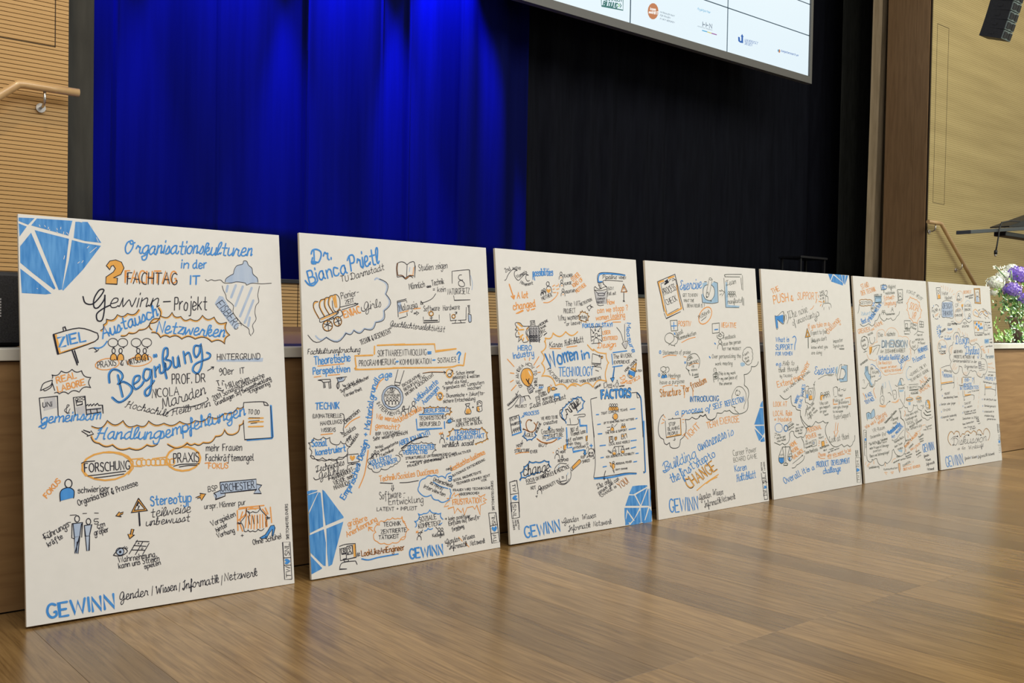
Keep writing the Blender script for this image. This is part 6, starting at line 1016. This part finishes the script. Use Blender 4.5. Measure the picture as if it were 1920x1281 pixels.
I.part('cloud_outline'); LL('n', 2.8, '715,0 720,60 720,130/720,130 770,170 795,260 790,440/790,440 800,520 780,580/780,580 795,680 760,760 700,785 640,750 605,690 600,660/600,665 575,685/575,685 570,780 540,860 485,910/485,910 450,880/450,880 430,930 380,940 335,900 310,825/310,825 280,825 250,850/250,850 225,835/225,835 230,870 190,885 150,850 135,780'); C('q', 3.6, '820,350 870,390 900,440 930,470 990,440 1015,395', -.1); L('q', 3.6, '960,385 1050,340 1090,260 1145,245'); I.part(None)
LL('o', 4, '785,0 800,40 780,100'); 
for t, a, b, c, d, h in (('Was wäre nicht', 810, 105, 1020, 30, 48), ('Grundlagen mit', 805, 175, 1000, 105, 46), ('SOCIAL VR', 835, 245, 1015, 185, 56), ('möglich gewesen', 880, 295, 1090, 165, 42), ('für Gendern als', 820, 350, 1080, 270, 52), ('System', 1155, 295, 1255, 260, 34), ('neutral', 1110, 345, 1255, 310, 32), ('Diversität', 1035, 470, 1115, 415, 34), ('leben', 1040, 510, 1110, 485, 34), ('wollen', 1050, 545, 1115, 520, 30), ('INVOLVE', 812, 530, 895, 505, 30), ('MIT', 820, 580, 870, 570, 30)): T(t, a, b, c, d, h, 'n')
T('DIVERSITY & INCLUSION', 805, 640, 1015, 400, 42, 'o', 'p', 3.2); T('GENDER', 870, 650, 940, 580, 26, 'n'); T('INKLUSION', 900, 690, 1060, 580, 40, 'o', 'p', 3.2)
for x, y in ((845, 440), (1052, 400), (812, 690), (990, 665), (260, 890), (455, 930)): LL('o', 4.5, '%d,%d %d,%d' % (x-2, y-25, x, y+25))
for t, a, b, c, d, h in (('Wir wollen', 790, 760, 880, 720, 30), ('Hierarchien', 810, 800, 915, 750, 30), ('sichtbar machen', 720, 855, 900, 800, 28), ('Bias', 985, 720, 1040, 690, 30), ('neu denken', 990, 770, 1070, 720, 30), ('und', 1010, 805, 1070, 770, 26), ('Sensibilisierung', 175, 1000, 350, 970, 42), ('Kommunikation', 430, 1025, 665, 995, 38), ('IDEE', 650, 805, 705, 795, 26), ('mitnehmen', 600, 905, 705, 850, 30), ('CHANCEN', 760, 965, 890, 890, 40)): T(t, a, b, c, d, h, 'n')
LL('q', 4, '570,890 590,840 635,820/110,930 130,880/140,950 180,905/150,970 200,900/770,970 830,940 905,920'); P('q', '675,905 705,905 715,1010 700,1065 685,1010'); L('n', 2, '675,905 705,905 715,1010 700,1065 685,1010', 0, True); T('DIGITALE GENDER', 770, 1030, 1055, 965, 44, 'o', 'p', 4); T('!!', 915, 900, 940, 895, 40, 'o', 'p', 3); LL('q', 5, '445,1060 490,1062/460,1080 480,1095/550,1060 600,1050/565,1080 590,1075')
I.T('GEWINN', 1110, 710, 1300, 670, 155, 'b', 'p', 6.5)
for t, a, b, c, d, h in (('Gender', 1120, 800, 1205, 775, 46), ('Wissen', 1150, 865, 1235, 850, 46), ('Informatik', 1160, 945, 1300, 905, 50), ('Netzwerk', 1175, 1025, 1290, 1015, 50)): T(t, a, b, c, d, h, 'k', 'c', 2.4)
I.part('monogram_stamp'); LL('n', 2, '85,335 128,335 135,780 100,770 85,335/95,540 132,540', 0); I.D('b', 117, 497, 15, 26); I.T('TW', 100, 360, 105, 450, 28, 'n'); I.T('SNL', 108, 560, 112, 650, 22, 'n'); I.part(None)
I.build(LAB)
# ---------------------------------------------------------------- board 7
I = Ink(*boards[6]); T, L, LL, P, C = I.T, I.L, I.LL, I.P, I.C
I.org = (1735, 520, 8.54)
I.part('portrait_frame_drawing'); LL('k', 2.4, '172,168 238,165 245,340 192,348 172,168', 0); P('y', '198,285 215,272 235,285 240,342 202,345'); I.E('k', 2.2, 210, 240, 14, 26); LL('k', 2.2, '185,270 190,340/185,200 195,215/215,195 225,205'); I.part(None)
for t in ('288,130 290,185', '325,145 325,205', '360,160 355,215', '405,178 385,235', '440,205 420,245', '465,265 445,280', '250,140 265,155'): L('q', 4, t)
T('Visitor', 262, 288, 365, 280, 64); T('Mindset', 315, 358, 430, 345, 60)
I.part('word_clouds'); P('l', '275,400 430,395 445,640 270,640 260,520'); C('k', 2.2, '300,380 380,375 415,390 440,400 430,440 445,480 440,530 450,580 440,655 380,645 330,635 275,640 260,600 255,540 270,480 265,420 300,380', .14); I.part(None)
T('DESIGN', 278, 500, 418, 498, 92, w=2.8); T('THINKING', 275, 612, 430, 605, 82, w=2.8)
I.part('process_ring_drawing'); LL('k', 2.4, '155,445 185,440 208,465/228,500 232,540/235,590 222,640/200,660 180,672 150,660/130,640 122,590/105,560 108,500 120,480'); LL('b', 4, '130,450 132,470/195,655 198,670/122,600 128,620'); LL('k', 3.6, '200,455 208,470/225,515 228,530/218,630 228,640/125,628 138,638/108,485 118,492'); LL('o', 3, '155,610 210,575/160,628 200,600'); I.part(None); T('TEAM', 140, 580, 205, 530, 58)
I.part('rings_drawing'); I.E('q', 3, 550, 310, 60, 92); I.E('l', 3.6, 680, 520, 62, 150); I.E('q', 2.6, 535, 610, 65, 115); I.part(None); I.M(530, 335, 78, w=2.2); T('POINT', 505, 378, 580, 375, 38, w=2.6); T('OF', 480, 478, 540, 470, 62); T('USER', 480, 555, 562, 550, 46); T('EMPATHIE', 475, 632, 595, 625, 44, w=2.6); T('NATÜRL.', 625, 475, 735, 470, 46); T('SPRACHE', 628, 540, 722, 535, 42, w=2.6); P('y', '575,435 610,430 600,470 580,480'); L('k', 5, '590,470 595,520'); I.M(705, 670, 90, w=2.2); LL('k', 2.6, '465,720 500,740 560,745 600,690 635,665 660,700 700,728 745,690/420,740 470,735 505,765/410,710 450,705'); LL('b', 3.6, '685,650 710,660')
T('BEISPIELE', 612, 262, 735, 255, 50, 'o', 'p', 3.4); T('Inspirations-', 645, 325, 775, 290, 34, w=2.6); T('quellen', 695, 340, 760, 335, 30)
I.part('doorway_drawing'); LL('y', 7, '778,185 872,182/785,190 805,412/868,190 882,415/792,410 890,415', 0); LL('k', 2.2, '775,178 872,178 885,425 790,415 775,178/790,195 862,195 872,400 808,400 790,195', 0); P('l', '815,310 845,310 860,395 812,395'); I.M(832, 390, 160, w=2); I.part(None)
I.part('lemniscate_drawing'); LL('y', 4.2, '800,510 765,545 775,600 840,635 880,560 920,540 940,590 980,630 1010,600 960,530 910,570 880,610/800,510 840,550 860,610'); LL('k', 2.2, '840,640 880,560 930,545/930,590 990,635/850,630 890,650/1000,630 1020,665/950,640 970,670'); LL('b', 3, '790,550 835,590/880,600 910,575/955,565 1000,590'); I.part(None); T('ITERATION', 905, 515, 1050, 605, 26); T('IST', 850, 540, 880, 530, 18)
I.part('sticky_wall_drawing'); LL('k', 2.4, '770,700 930,710 935,895 790,885 770,700/790,890 795,935/935,895 942,930', 0)
for x, y, c in ((795, 730, 'y'), (855, 725, 'y'), (890, 750, 'y'), (808, 805, 'y'), (845, 840, 'y'), (820, 750, 'b'), (855, 780, 'b'), (875, 815, 'b'), (905, 810, 'b')): P(c, [(x-12, y-20), (x+12, y-20), (x+12, y+20), (x-12, y+20)])
I.part(None); T('zu Visualisieren', 800, 935, 915, 930, 26, w=2.4)
T('LEGO', 355, 775, 405, 775, 46, w=2.6); T('Experten', 420, 755, 505, 760, 24); T('VUCA', 600, 752, 660, 750, 40); T('SITUATION', 590, 805, 695, 798, 34, w=2.6)
LL('b', 5, '185,790 200,820/205,770 215,810/225,765 230,805/250,790 240,815/180,830 200,840/185,870 205,875/190,905 210,900/205,945 222,925/225,970 230,940'); T('3', 222, 915, 248, 912, 80, 'b', w=6.5); T('Phasen', 252, 895, 328, 835, 48, w=2.6); T('im', 250, 970, 280, 960, 30, w=3)
T('Person', 362, 850, 428, 840, 40, 'b', w=3.2); T('Produkt', 310, 1005, 410, 995, 42, 'b', w=3.4); T('SPACE', 255, 1135, 332, 1128, 38, 'b', w=3.4); T('Personen', 950, 735, 1040, 728, 24); T('die', 1005, 780, 1030, 775, 24); T('nutzen', 1005, 820, 1055, 812, 24); T('Büro Sof.', 955, 930, 1035, 915, 32); LL('k', 2, '945,760 985,758 992,850 950,855 945,760', 0)
LL('k', 2.2, '310,945 330,940/355,945 375,940/395,948 415,945/215,1050 240,1140 255,1145/225,1045 250,1090/215,1050 210,1140 240,1150'); I.E('q', 3, 270, 1120, 80, 120); C('q', 3, '340,880 390,895 430,870 450,830', -.1); T('6-8 lange', 222, 1195, 320, 1190, 28, w=2.6); T('Tische', 240, 1235, 325, 1222, 26, w=2.8)
I.part('cloud_outline'); LL('k', 2.4, '455,1000 450,940 475,890 520,885 545,920 555,960/555,960 600,945 625,970/625,970 665,965 700,990 705,1050/705,1050 745,1085 790,1070/790,1070 800,1050 840,1070 880,1130 900,1200 900,1281/455,1035 440,1050 435,1085/435,1085 390,1110 375,1170 390,1230/390,1240 385,1281'); I.part(None)
LL('q', 3.6, '470,960 510,900/480,1000 520,930/395,1170 430,1105/400,1200 440,1120/410,1230 425,1190/520,870 525,820 545,830 560,890/590,880 610,930/640,890 640,940/665,905 680,950'); T('people', 720, 1040, 830, 1010, 50, 'q', w=3.4); T('& Space', 885, 1110, 940, 1220, 50, 'q', w=3.4)
T('Design', 490, 1070, 690, 1055, 150, 'b', 'c', 5); T('Thinking', 640, 1240, 855, 1230, 150, 'b', 'c', 5); T('AGILE', 455, 1215, 500, 1210, 52, w=2.8); T('DENKEN', 505, 1212, 595, 1208, 50, w=2.8)
P('p', '945,990 1020,985 1015,1060 950,1065'); T('CAFE', 950, 1045, 1010, 1040, 44, 'b', w=3.4); T('and', 1025, 1005, 1065, 1000, 24); T('lounge', 1030, 1050, 1070, 1045, 22); T('Lern-Raum', 965, 1118, 1070, 1108, 26, w=2.4); L('o', 6, '1008,1150 1010,1210')
I.org = (1740, 660, 9.853)
T('Personen', 1070, 120, 1210, 110, 80, 'p', w=4); T('Personen', 1074, 120, 1214, 110, 78, 'k', w=1.8); T('MINDSETS, METHODEN WIE', 475, 110, 860, 125, 62, w=2.8); T('Gendersensibilität in der', 455, 185, 900, 205, 60, w=2.6); T('Organisation', 672, 290, 910, 300, 60, w=2.6); L('k', 2.4, '735,300 738,360')
I.part('cloud_outline'); LL('k', 2.4, '415,40 395,100 430,175/430,180 410,240 440,330 490,395 540,390 570,330 575,255/575,265 610,270 630,290/630,290 640,370 680,430 730,435 770,360/765,345 800,340 820,365/820,365 860,350 895,375/895,375 910,430 970,470 1010,460 1020,410/1015,415 1060,410 1090,330 1090,240 1060,150 1010,122 975,130/970,30 980,80 970,110'); I.part(None)
for x, y in ((450, 300), (475, 300), (500, 310), (525, 300), (470, 240), (500, 240), (660, 400), (685, 400), (710, 400), (920, 400), (945, 420), (965, 430)): L('q', 3, '%d,%d %d,%d' % (x-12, y+28, x+14, y-30))
I.part('building_drawing'); P('g', '930,185 975,180 980,300 940,305'); LL('k', 2, '930,185 975,180 980,305 940,310 930,185/980,235 1048,230/985,275 1040,270/990,310 1035,305/940,345 1060,325/935,215 978,212/938,250 980,248', 0); I.part(None); T('bunt', 1115, 235, 1190, 225, 40, 'q', w=3); T('und frei', 1100, 285, 1220, 315, 28, 'q', w=3)
I.part('signboards_drawing'); LL('y', 6, '228,310 240,580 450,545', 0); LL('k', 2.4, '240,295 320,262 400,248/478,440 480,565 240,605/240,605 245,690 240,715/235,715 262,685/480,565 482,640 465,672', 0); LL('y', 6, '635,475 632,575/670,720 680,800 785,785', 0); LL('k', 2.4, '640,465 800,470/620,480 625,585/852,465 850,585/640,715 650,830 790,795 850,800 850,870/665,835 665,900/665,900 682,880/850,870 838,885', 0); LL('y', 6, '1055,600 1060,655 1170,648', 0); LL('k', 2.4, '1115,370 1250,375 1250,500/1040,425 1042,500/1050,600 1052,800/1055,685 1150,680 1245,705 1250,610/1245,705 1250,790 1235,810/1052,770 1042,800', 0); I.part(None)
T('GESAMTES', 290, 355, 435, 385, 36, w=2.6); T('PERSONAL', 290, 470, 450, 465, 66, 'b', 'p', 3.6); T('?', 262, 440, 285, 438, 80, 'b', w=4); T('END-', 682, 545, 768, 540, 60, 'b', 'p', 4); T('?', 812, 555, 835, 555, 80, 'b', w=5); T('REMOTE', 660, 635, 805, 625, 58, 'b', 'p', 4); T('INTEGRIERTES', 595, 700, 930, 680, 62, 'b', 'p', 4.4); T('Team', 572, 632, 650, 625, 24, w=3); T('und Freunde', 735, 755, 940, 715, 28, w=2.2); T('LEIT DER', 1105, 440, 1200, 445, 26, w=2.4); T('PROFIS ?', 1058, 515, 1235, 530, 64, 'b', 'p', 4); T('Gemeinsam 2021', 1015, 560, 1260, 608, 30, w=2.4)
for x in range(6): LL('q', 2.4, '%d,%d %d,%d' % (540+x*6, 470+x*90, 545+x*6, 520+x*90)); LL('q', 2.4, '%d,%d %d,%d' % (965-x*8, 560+x*85, 960-x*8, 610+x*85))
for t, a, b, c, d, h in (('TEILZEIT', 305, 795, 405, 775, 40), ('ohne Belastung Teams', 290, 865, 545, 840, 42), ('Gender oder jünger', 240, 985, 510, 960, 44), ('CO-LEAD', 275, 1095, 410, 1080, 42), ('Corporate Leadership', 255, 1225, 525, 1180, 44), ('im Team', 345, 1275, 480, 1260, 42), ('DAS IST', 680, 975, 795, 950, 40), ('du selbst', 675, 1040, 815, 1010, 36), ('Erleben um zum', 665, 1130, 880, 1085, 38), ('Gemeinsam RAUM', 680, 1160, 885, 1130, 26), ('Gedanken zu Stille', 640, 1250, 930, 1220, 44), ('so einfach bei', 1030, 885, 1255, 905, 42), ('Gendergerecht', 1035, 1005, 1250, 1025, 40), ('Arbeitszeit im', 1040, 1120, 1215, 1115, 36), ('virtuellen Alltag', 1040, 1190, 1215, 1200, 38), ('generieren', 1090, 1250, 1250, 1260, 36)): T(t, a, b, c, d, h)
for x, y in ((264, 810), (217, 980), (247, 1105), (241, 1212), (645, 1003), (641, 1125), (1003, 875), (1009, 998), (1014, 1095)): L('b', 5, '%d,%d %d,%d' % (x, y-8, x+1, y+10))
I.org = (1750, 770, 10.67)
for t, a, b, c, d, h in (('New Generation', 590, 290, 810, 235, 44), ('wie finde ich', 610, 355, 830, 325, 34), ('im Team?', 735, 380, 845, 360, 30), ('Ein Wir', 855, 175, 905, 190, 34), ('haben', 865, 220, 920, 222, 30), ('wir', 895, 270, 945, 262, 34)): T(t, a, b, c, d, h)
I.part('cloud_outline')
for c, w, d in (('y', 4.4, 6), ('k', 2.2, 0)): LL(c, w, ' '.join('%d,%d' % (a+d, b+d) for a, b in ((350, 690), (300, 620), (290, 520), (330, 430), (370, 420), (410, 470)))+'/'+' '.join('%d,%d' % (a, b+d) for a, b in ((410, 470), (450, 410), (510, 430), (540, 520), (580, 460), (625, 470), (640, 430), (690, 405), (750, 450), (800, 400), (850, 430), (865, 470), (880, 400), (920, 380), (955, 410), (975, 450), (1000, 470), (1010, 400), (1060, 355), (1110, 400), (1130, 470), (1110, 560), (1090, 590))), 1)
LL('k', 2.4, '350,575 410,520 480,515/620,515 660,490 705,490/850,490 900,475 950,490'); I.D('k', 482, 515, 10, 16); I.D('k', 705, 492, 12, 14); I.D('k', 948, 490, 12, 14); I.part(None)
T('Diskussion', 395, 700, 1060, 605, 165, 'k', 'c', 3.4); L('k', 2, '990,672 1000,655'); T('a la', 485, 785, 635, 770, 58, 'k', 'c'); T('Worldcafe', 710, 775, 1000, 725, 76, 'k', 'c'); L('k', 2.4, '965,700 970,775')
T('GEWINN', 265, 1130, 605, 1065, 235, 'b', 'p', 7.5); T('Gender', 630, 985, 740, 960, 64, 'k', 'c'); T('/', 750, 960, 765, 955, 60, 'b', w=3); T('Wissen', 775, 965, 870, 940, 60, 'k', 'c'); T('/', 880, 940, 890, 935, 55, 'b', w=3); T('Informatik', 895, 955, 1080, 905, 64, 'k', 'c'); T('Netzwerk', 1095, 905, 1220, 880, 60, 'k', 'c')
I.part('monogram_stamp'); LL('k', 2, '1290,430 1340,430 1345,835 1310,840/1290,690 1335,690/1290,580 1335,575/1285,430 1300,445', 0); I.D('b', 1318, 622, 16, 32); I.T('TW', 1335, 815, 1330, 720, 26, w=2); I.T('SNL', 1330, 560, 1322, 465, 26, w=2); I.part(None); T('SKETCHNOTE', 1300, 415, 1290, 265, 18, w=2); T('LOVERS', 1330, 410, 1322, 275, 18, w=2)
I.build(LAB)
# ================================================================ CONTENT OF THE VIDEO SCREEN
for k_, m_ in (('T', 's_teal'), ('R', 's_org'), ('B', 's_blue'), ('G', 's_grey'), ('C', 's_cyan'), ('Y', 's_yel'), ('V', 's_pur'), ('N', 's_grn'), ('H', 's_wht')): INK[k_] = M[m_]; LAYER[k_] = 2
LAYER['H'] = 6
tmp = empty('screen_plane'); I = Ink(tmp, Vector((1, 0, 0)), Vector((0, 0, 1)), Vector((0, -1, 0)), Vector((5.1, 3.498, 3.43))); I.wm = 1; I.org = (1080, 0, 4.174); T, L, LL, P = I.T, I.L, I.LL, I.P
I.part('green_box_logo'); LL('T', 9, '197,-30 200,46 368,80 368,-20', 0); T('BILDUNG', 212, 46, 320, 62, 42, 'T', 'p', 13); T('CHANCEN', 225, 0, 355, 12, 34, 'T', 'p', 10); LL('N', 8, '330,30 340,42 332,54', 0); LL('T', 8, '343,28 354,44 345,58', 0)
I.part('round_orange_logo'); I.D('R', 603, 88, 42, 64); T('komm', 580, 78, 622, 84, 24, 'H', 'p', 7); T('mach', 570, 102, 600, 106, 22, 'H', 'p', 7); T('MINT', 602, 108, 640, 114, 26, 'H', 'p', 8)
for t_, a, b, c, d in (('NATIONALER PAKT', 657, 98, 770, 132), ('FÜR FRAUEN', 657, 124, 736, 146), ('IN MINT-BERUFEN', 657, 150, 768, 182)): T(t_, a, b, c, d, 13, 'G', 'p', 3.2)
I.part('letters_logo'); T('Projektpartner', 950, 76, 1050, 105, 20, 'C', 'p', 3); LL('G', 9, '992,172 992,206/992,190 1008,193/1018,178 1018,211/1018,196 1034,199/1044,218 1044,186 1064,222 1064,190', 0); LL('C', 9, '988,238 1028,250', 0); LL('Y', 9, '1028,250 1062,261', 0); LL('V', 9, '1062,261 1100,272', 0); T('HOCHSCHULE HEILBRONN', 950, 208, 1066, 240, 9, 'G', 'p', 2)
I.part('arrow_logo'); P('B', '1268,288 1282,291 1284,318 1290,322 1294,318 1294,286 1288,286 1300,266 1312,290 1307,290 1308,338 1285,334 1270,322'); T('UNIVERSITÄT', 1318, 322, 1420, 350, 22, 'B', 'p', 4.2); T('SIEGEN', 1318, 346, 1376, 362, 22, 'B', 'p', 4.2)
I.part('small_dot_logo'); I.D('R', 1591, 400, 7, 14); I.D('C', 1582, 396, 4, 10); T('kompetenzzentrum', 1604, 404, 1738, 442, 20, 'B', 'p', 4)
I.build({})
Mw = Matrix(((1, 0, 0, 5.1), (0, 0, -1, 3.498), (0, 1, 0, 3.43), (0, 0, 0, 1)))
for o in list(tmp.children): o.parent = scr; o.matrix_basis = Matrix.Translation(-scr.location) @ Mw
bpy.data.objects.remove(tmp)
# brand lettering on the small front fill speaker
bm = bmesh.new()
for k in range(7): box(bm, .0335, .0395, -.0062, -.0048, .078+k*.0072, .0825+k*.0072)
link('logo_strip', bm, mat('logo_silver', (.45, .45, .45), .4), ff)
# ================================================================ LECTERN (right edge, on the apron)
lc = empty('lectern', (9.35, 1.0, .6605)); tag(lc, 'thin dark lectern top with a dangling cable in front of the right wall', 'lectern')
bm = bmesh.new(); v = box(bm, -1.56, .25, -.02, .10, .838, .868)
for q in bm.verts: q.co.z += (q.co.x+1.56)*.100
bevel(bm, .003); link('top', bm, mat('lectern_grey', (.055, .065, .072), .35), lc)
bm = bmesh.new(); box(bm, -.90, .2, .0, .10, .868, .905); bevel(bm, .004); link('drawer_box', bm, M['dark'], lc)
bm = bmesh.new(); v = box(bm, -.84, .22, .0, .16, .945, .955)
for q in bm.verts:
    if q.co.z > .95: q.co.z += (q.co.x+.84)*.24
    else: q.co.z += (q.co.x+.84)*.09
link('slanted_rest', bm, M['dark'], lc)
bm = bmesh.new(); tube(bm, [(0, .05, .012), (0, .05, .88)], .035, 16); link('pole', bm, M['dark'], lc)
bm = bmesh.new(); box(bm, -.03, .30, -.05, .42, 0, .014); bevel(bm, .003); link('base', bm, M['dark'], lc)
bm = bmesh.new(); tube(bm, [(-.67, -.01, 1.005), (-.90, -.03, .99), (-1.05, -.03, .965), (-1.09, -.03, .91), (-1.10, -.03, .85), (-1.12, -.03, .78), (-1.14, -.03, .73)], .006, 8); tube(bm, [(-1.14, -.03, .73), (-1.145, -.03, .700)], .014, 8); cb = link('cable', bm, M['dark'], lc)
bm = bmesh.new(); tube(bm, [(-1.145, -.03, .700), (-1.147, -.03, .682)], .008, 8); link('plug', bm, M['steel'], cb)
# ================================================================ DARK TABLE on the raised stage
tb = empty('equipment_table', (9.41, 3.62, .965)); tag(tb, 'small black equipment table in the dark at the right rear of the stage', 'table')
tm = mat('table_black', (.010, .011, .014), .4)
bm = bmesh.new(); box(bm, 0, .52, 0, .3, .53, .555); bevel(bm, .003); link('tabletop', bm, tm, tb)
for x_, y_ in ((.02, .02), (.48, .02), (.02, .26), (.48, .26)):
    bm = bmesh.new(); box(bm, x_, x_+.025, y_, y_+.025, .0, .53); link('leg', bm, tm, tb)
# ================================================================ FLOWERS on the apron at the right
fl = empty('flower_arrangement', (7.04, .22, .6605)); tag(fl, 'bright arrangement of white and purple hydrangeas with ivy on the stage edge', 'flowers')
rf = random.Random(4)
M['white_petal'] = noisy('white_petal', (.80, .84, .72), (.90, .92, .84), (1, 1, 1), 20, 2, .6, .3)
M['purple_petal'] = noisy('purple_petal', (.22, .13, .58), (.42, .30, .80), (1, 1, 1), 30, 2, .6, .3)
M['leaf'] = noisy('ivy_leaf', (.035, .12, .035), (.16, .34, .09), (1, 1, 1), 14, 3, .45, .5)
M['leafl'] = noisy('light_leaf', (.16, .36, .05), (.34, .55, .12), (1, 1, 1), 14, 3, .45, .5)
M['terracotta'] = noisy('pot_clay', (.60, .46, .32), (.70, .55, .40), (1, 1, 1), 9, 3, .6, .3)
bm = bmesh.new(); prof = [(.07, 0), (.085, .01), (.105, .09), (.115, .15), (.125, .155), (.125, .175), (.11, .175), (.105, .15)]
rings = [[bm.verts.new((r*math.cos(2*math.pi*k/28), r*math.sin(2*math.pi*k/28), z)) for k in range(28)] for r, z in prof]
for A, B in zip(rings, rings[1:]):
    for k in range(28): bm.faces.new((A[k], A[(k+1) % 28], B[(k+1) % 28], B[k]))
bm.faces.new(rings[0][::-1]); bm.faces.new(rings[-1]); link('pot', bm, M['terracotta'], fl, True)
def petal_head(name, c, r, m, n=70, sq=.85):
    bm = bmesh.new()
    bmesh.ops.create_icosphere(bm, subdivisions=2, radius=r*.8); bmesh.ops.scale(bm, verts=bm.verts[:], vec=(1, 1, sq))
    for i in range(n):
        z = 1-1.75*(i+.5)/n; ph = i*2.39996+rf.uniform(-.15, .15); q = math.sqrt(max(0, 1-z*z)); d = Vector((q*math.cos(ph), q*math.sin(ph), z)).normalized()
        u = d.orthogonal().normalized(); w_ = d.cross(u); s = r*rf.uniform(.20, .27); p = Vector((d.x, d.y, d.z*sq))*r*rf.uniform(.93, 1.08); a0 = rf.uniform(0, 1.5)
        for k in range(4):
            a = a0+k*math.pi/2; e = u*math.cos(a)+w_*math.sin(a); f_ = u*math.cos(a+.78)+w_*math.sin(a+.78); g = u*math.cos(a-.78)+w_*math.sin(a-.78)
            bm.faces.new([bm.verts.new(p+v) for v in (d*.0, g*s*.55+d*s*.15, e*s+d*s*rf.uniform(.0, .3), f_*s*.55+d*s*.15)])
    bmesh.ops.translate(bm, verts=bm.verts[:], vec=c); return link(name, bm, m, fl)
def at_px(x, y, dy=0):                                   # a point of the bouquet seen at that place of the photograph
    d = AF+AR*((x-960)/CF)+AU*((640.5-y)/CF); t = (.15+dy+CD)/d.y; return EYE+d*t-fl.location
for (x, y, r, m, dy) in ((1866, 531, .052, 'white_petal', .02), (1881, 519, .045, 'white_petal', .06), (1896, 508, .050, 'white_petal', .10), (1908, 515, .062, 'purple_petal', .0), (1898, 544, .055, 'purple_petal', -.02), (1921, 561, .045, 'purple_petal', -.03), (1926, 520, .06, 'purple_petal', .05), (1863, 549, .025, 'white_petal', .02), (1947, 540, .06, 'white_petal', .08), (1960, 575, .06, 'purple_petal', .02)):
    h = petal_head('hydrangea_head', at_px(x, y, dy), r, M[m]); h['label'] = ('purple' if m[0] == 'p' else 'white')+' hydrangea head'
def leaf(bm, p, d, n_, s, mi=0):
    d = d.normalized(); sd = d.cross(n_).normalized(); nn_ = sd.cross(d)
    pts = [p, p+d*s*.25+sd*s*.42, p+d*s*.62+sd*s*.30+nn_*s*.08, p+d*s*1.05, p+d*s*.62-sd*s*.30+nn_*s*.08, p+d*s*.25-sd*s*.42]
    mid = bm.verts.new(p+d*s*.5-nn_*s*.08); vv = [bm.verts.new(q) for q in pts]
    for k in range(6):
        f = bm.faces.new((mid, vv[k], vv[(k+1) % 6])); f.material_index = mi
bm = bmesh.new()
for i in range(420):
    t = rf.random()
    if t < .55:   # foliage among the blossoms
        p = at_px(rf.gauss(1903, 20), rf.gauss(560, 20), rf.uniform(-.05, .12))
    else:         # ivy trailing down to the apron
        y = rf.uniform(575, 641); p = at_px(rf.uniform(1893-(y-575)*.15, 1936), y, rf.uniform(-.10, .05))
    p.z = max(p.z, .004); n_ = Vector((rf.uniform(-.8, .6), -1, rf.uniform(-.2, 1))).normalized(); d = Vector((rf.uniform(-1, 1), rf.uniform(-.4, .4), rf.uniform(-1, .6)))
    leaf(bm, p, d, n_, rf.uniform(.018, .034), 1 if rf.random() < .3 else 0)
for i in range(60):
    p = at_px(rf.uniform(1866, 1900), rf.uniform(622, 641), rf.uniform(-.06, .03)); p.z = max(p.z, .003)
    leaf(bm, p, Vector((rf.uniform(-1, 1), rf.uniform(-.3, .3), rf.uniform(0, .8))), Vector((0, -1, .5)).normalized(), rf.uniform(.02, .035), 1)
for k in range(9):
    p = at_px(1866+rf.uniform(-3, 14), 598+k*4.6, .0); leaf(bm, p, Vector((rf.uniform(-1, 1), 0, rf.uniform(.2, 1))), Vector((0, -1, .3)), rf.uniform(.022, .036), 1)
o = link('foliage', bm, [M['leaf'], M['leafl']], fl); o['kind'] = 'stuff'
bm = bmesh.new()
for (a, b) in (((1900, 590), (1866, 531)), ((1905, 590), (1896, 508)), ((1908, 595), (1908, 520)), ((1903, 595), (1898, 544)), ((1885, 520), (1866, 500)), ((1915, 600), (1921, 561))):
    tube(bm, [at_px(*a), at_px(*b)], .0035, 6)
link('stems', bm, M['leaf'], fl)
bm = bmesh.new()
for k in range(26):
    p = at_px(1862+k*.9, 506-abs(k-16)*.35-k*.15+rf.uniform(-2, 2), .0); leaf(bm, p, Vector((rf.uniform(-1, .3), 0, rf.uniform(-.6, .6))), Vector((0, -1, .3)), .014, 0)
link('feathery_spray', bm, M['white_petal'], fl)
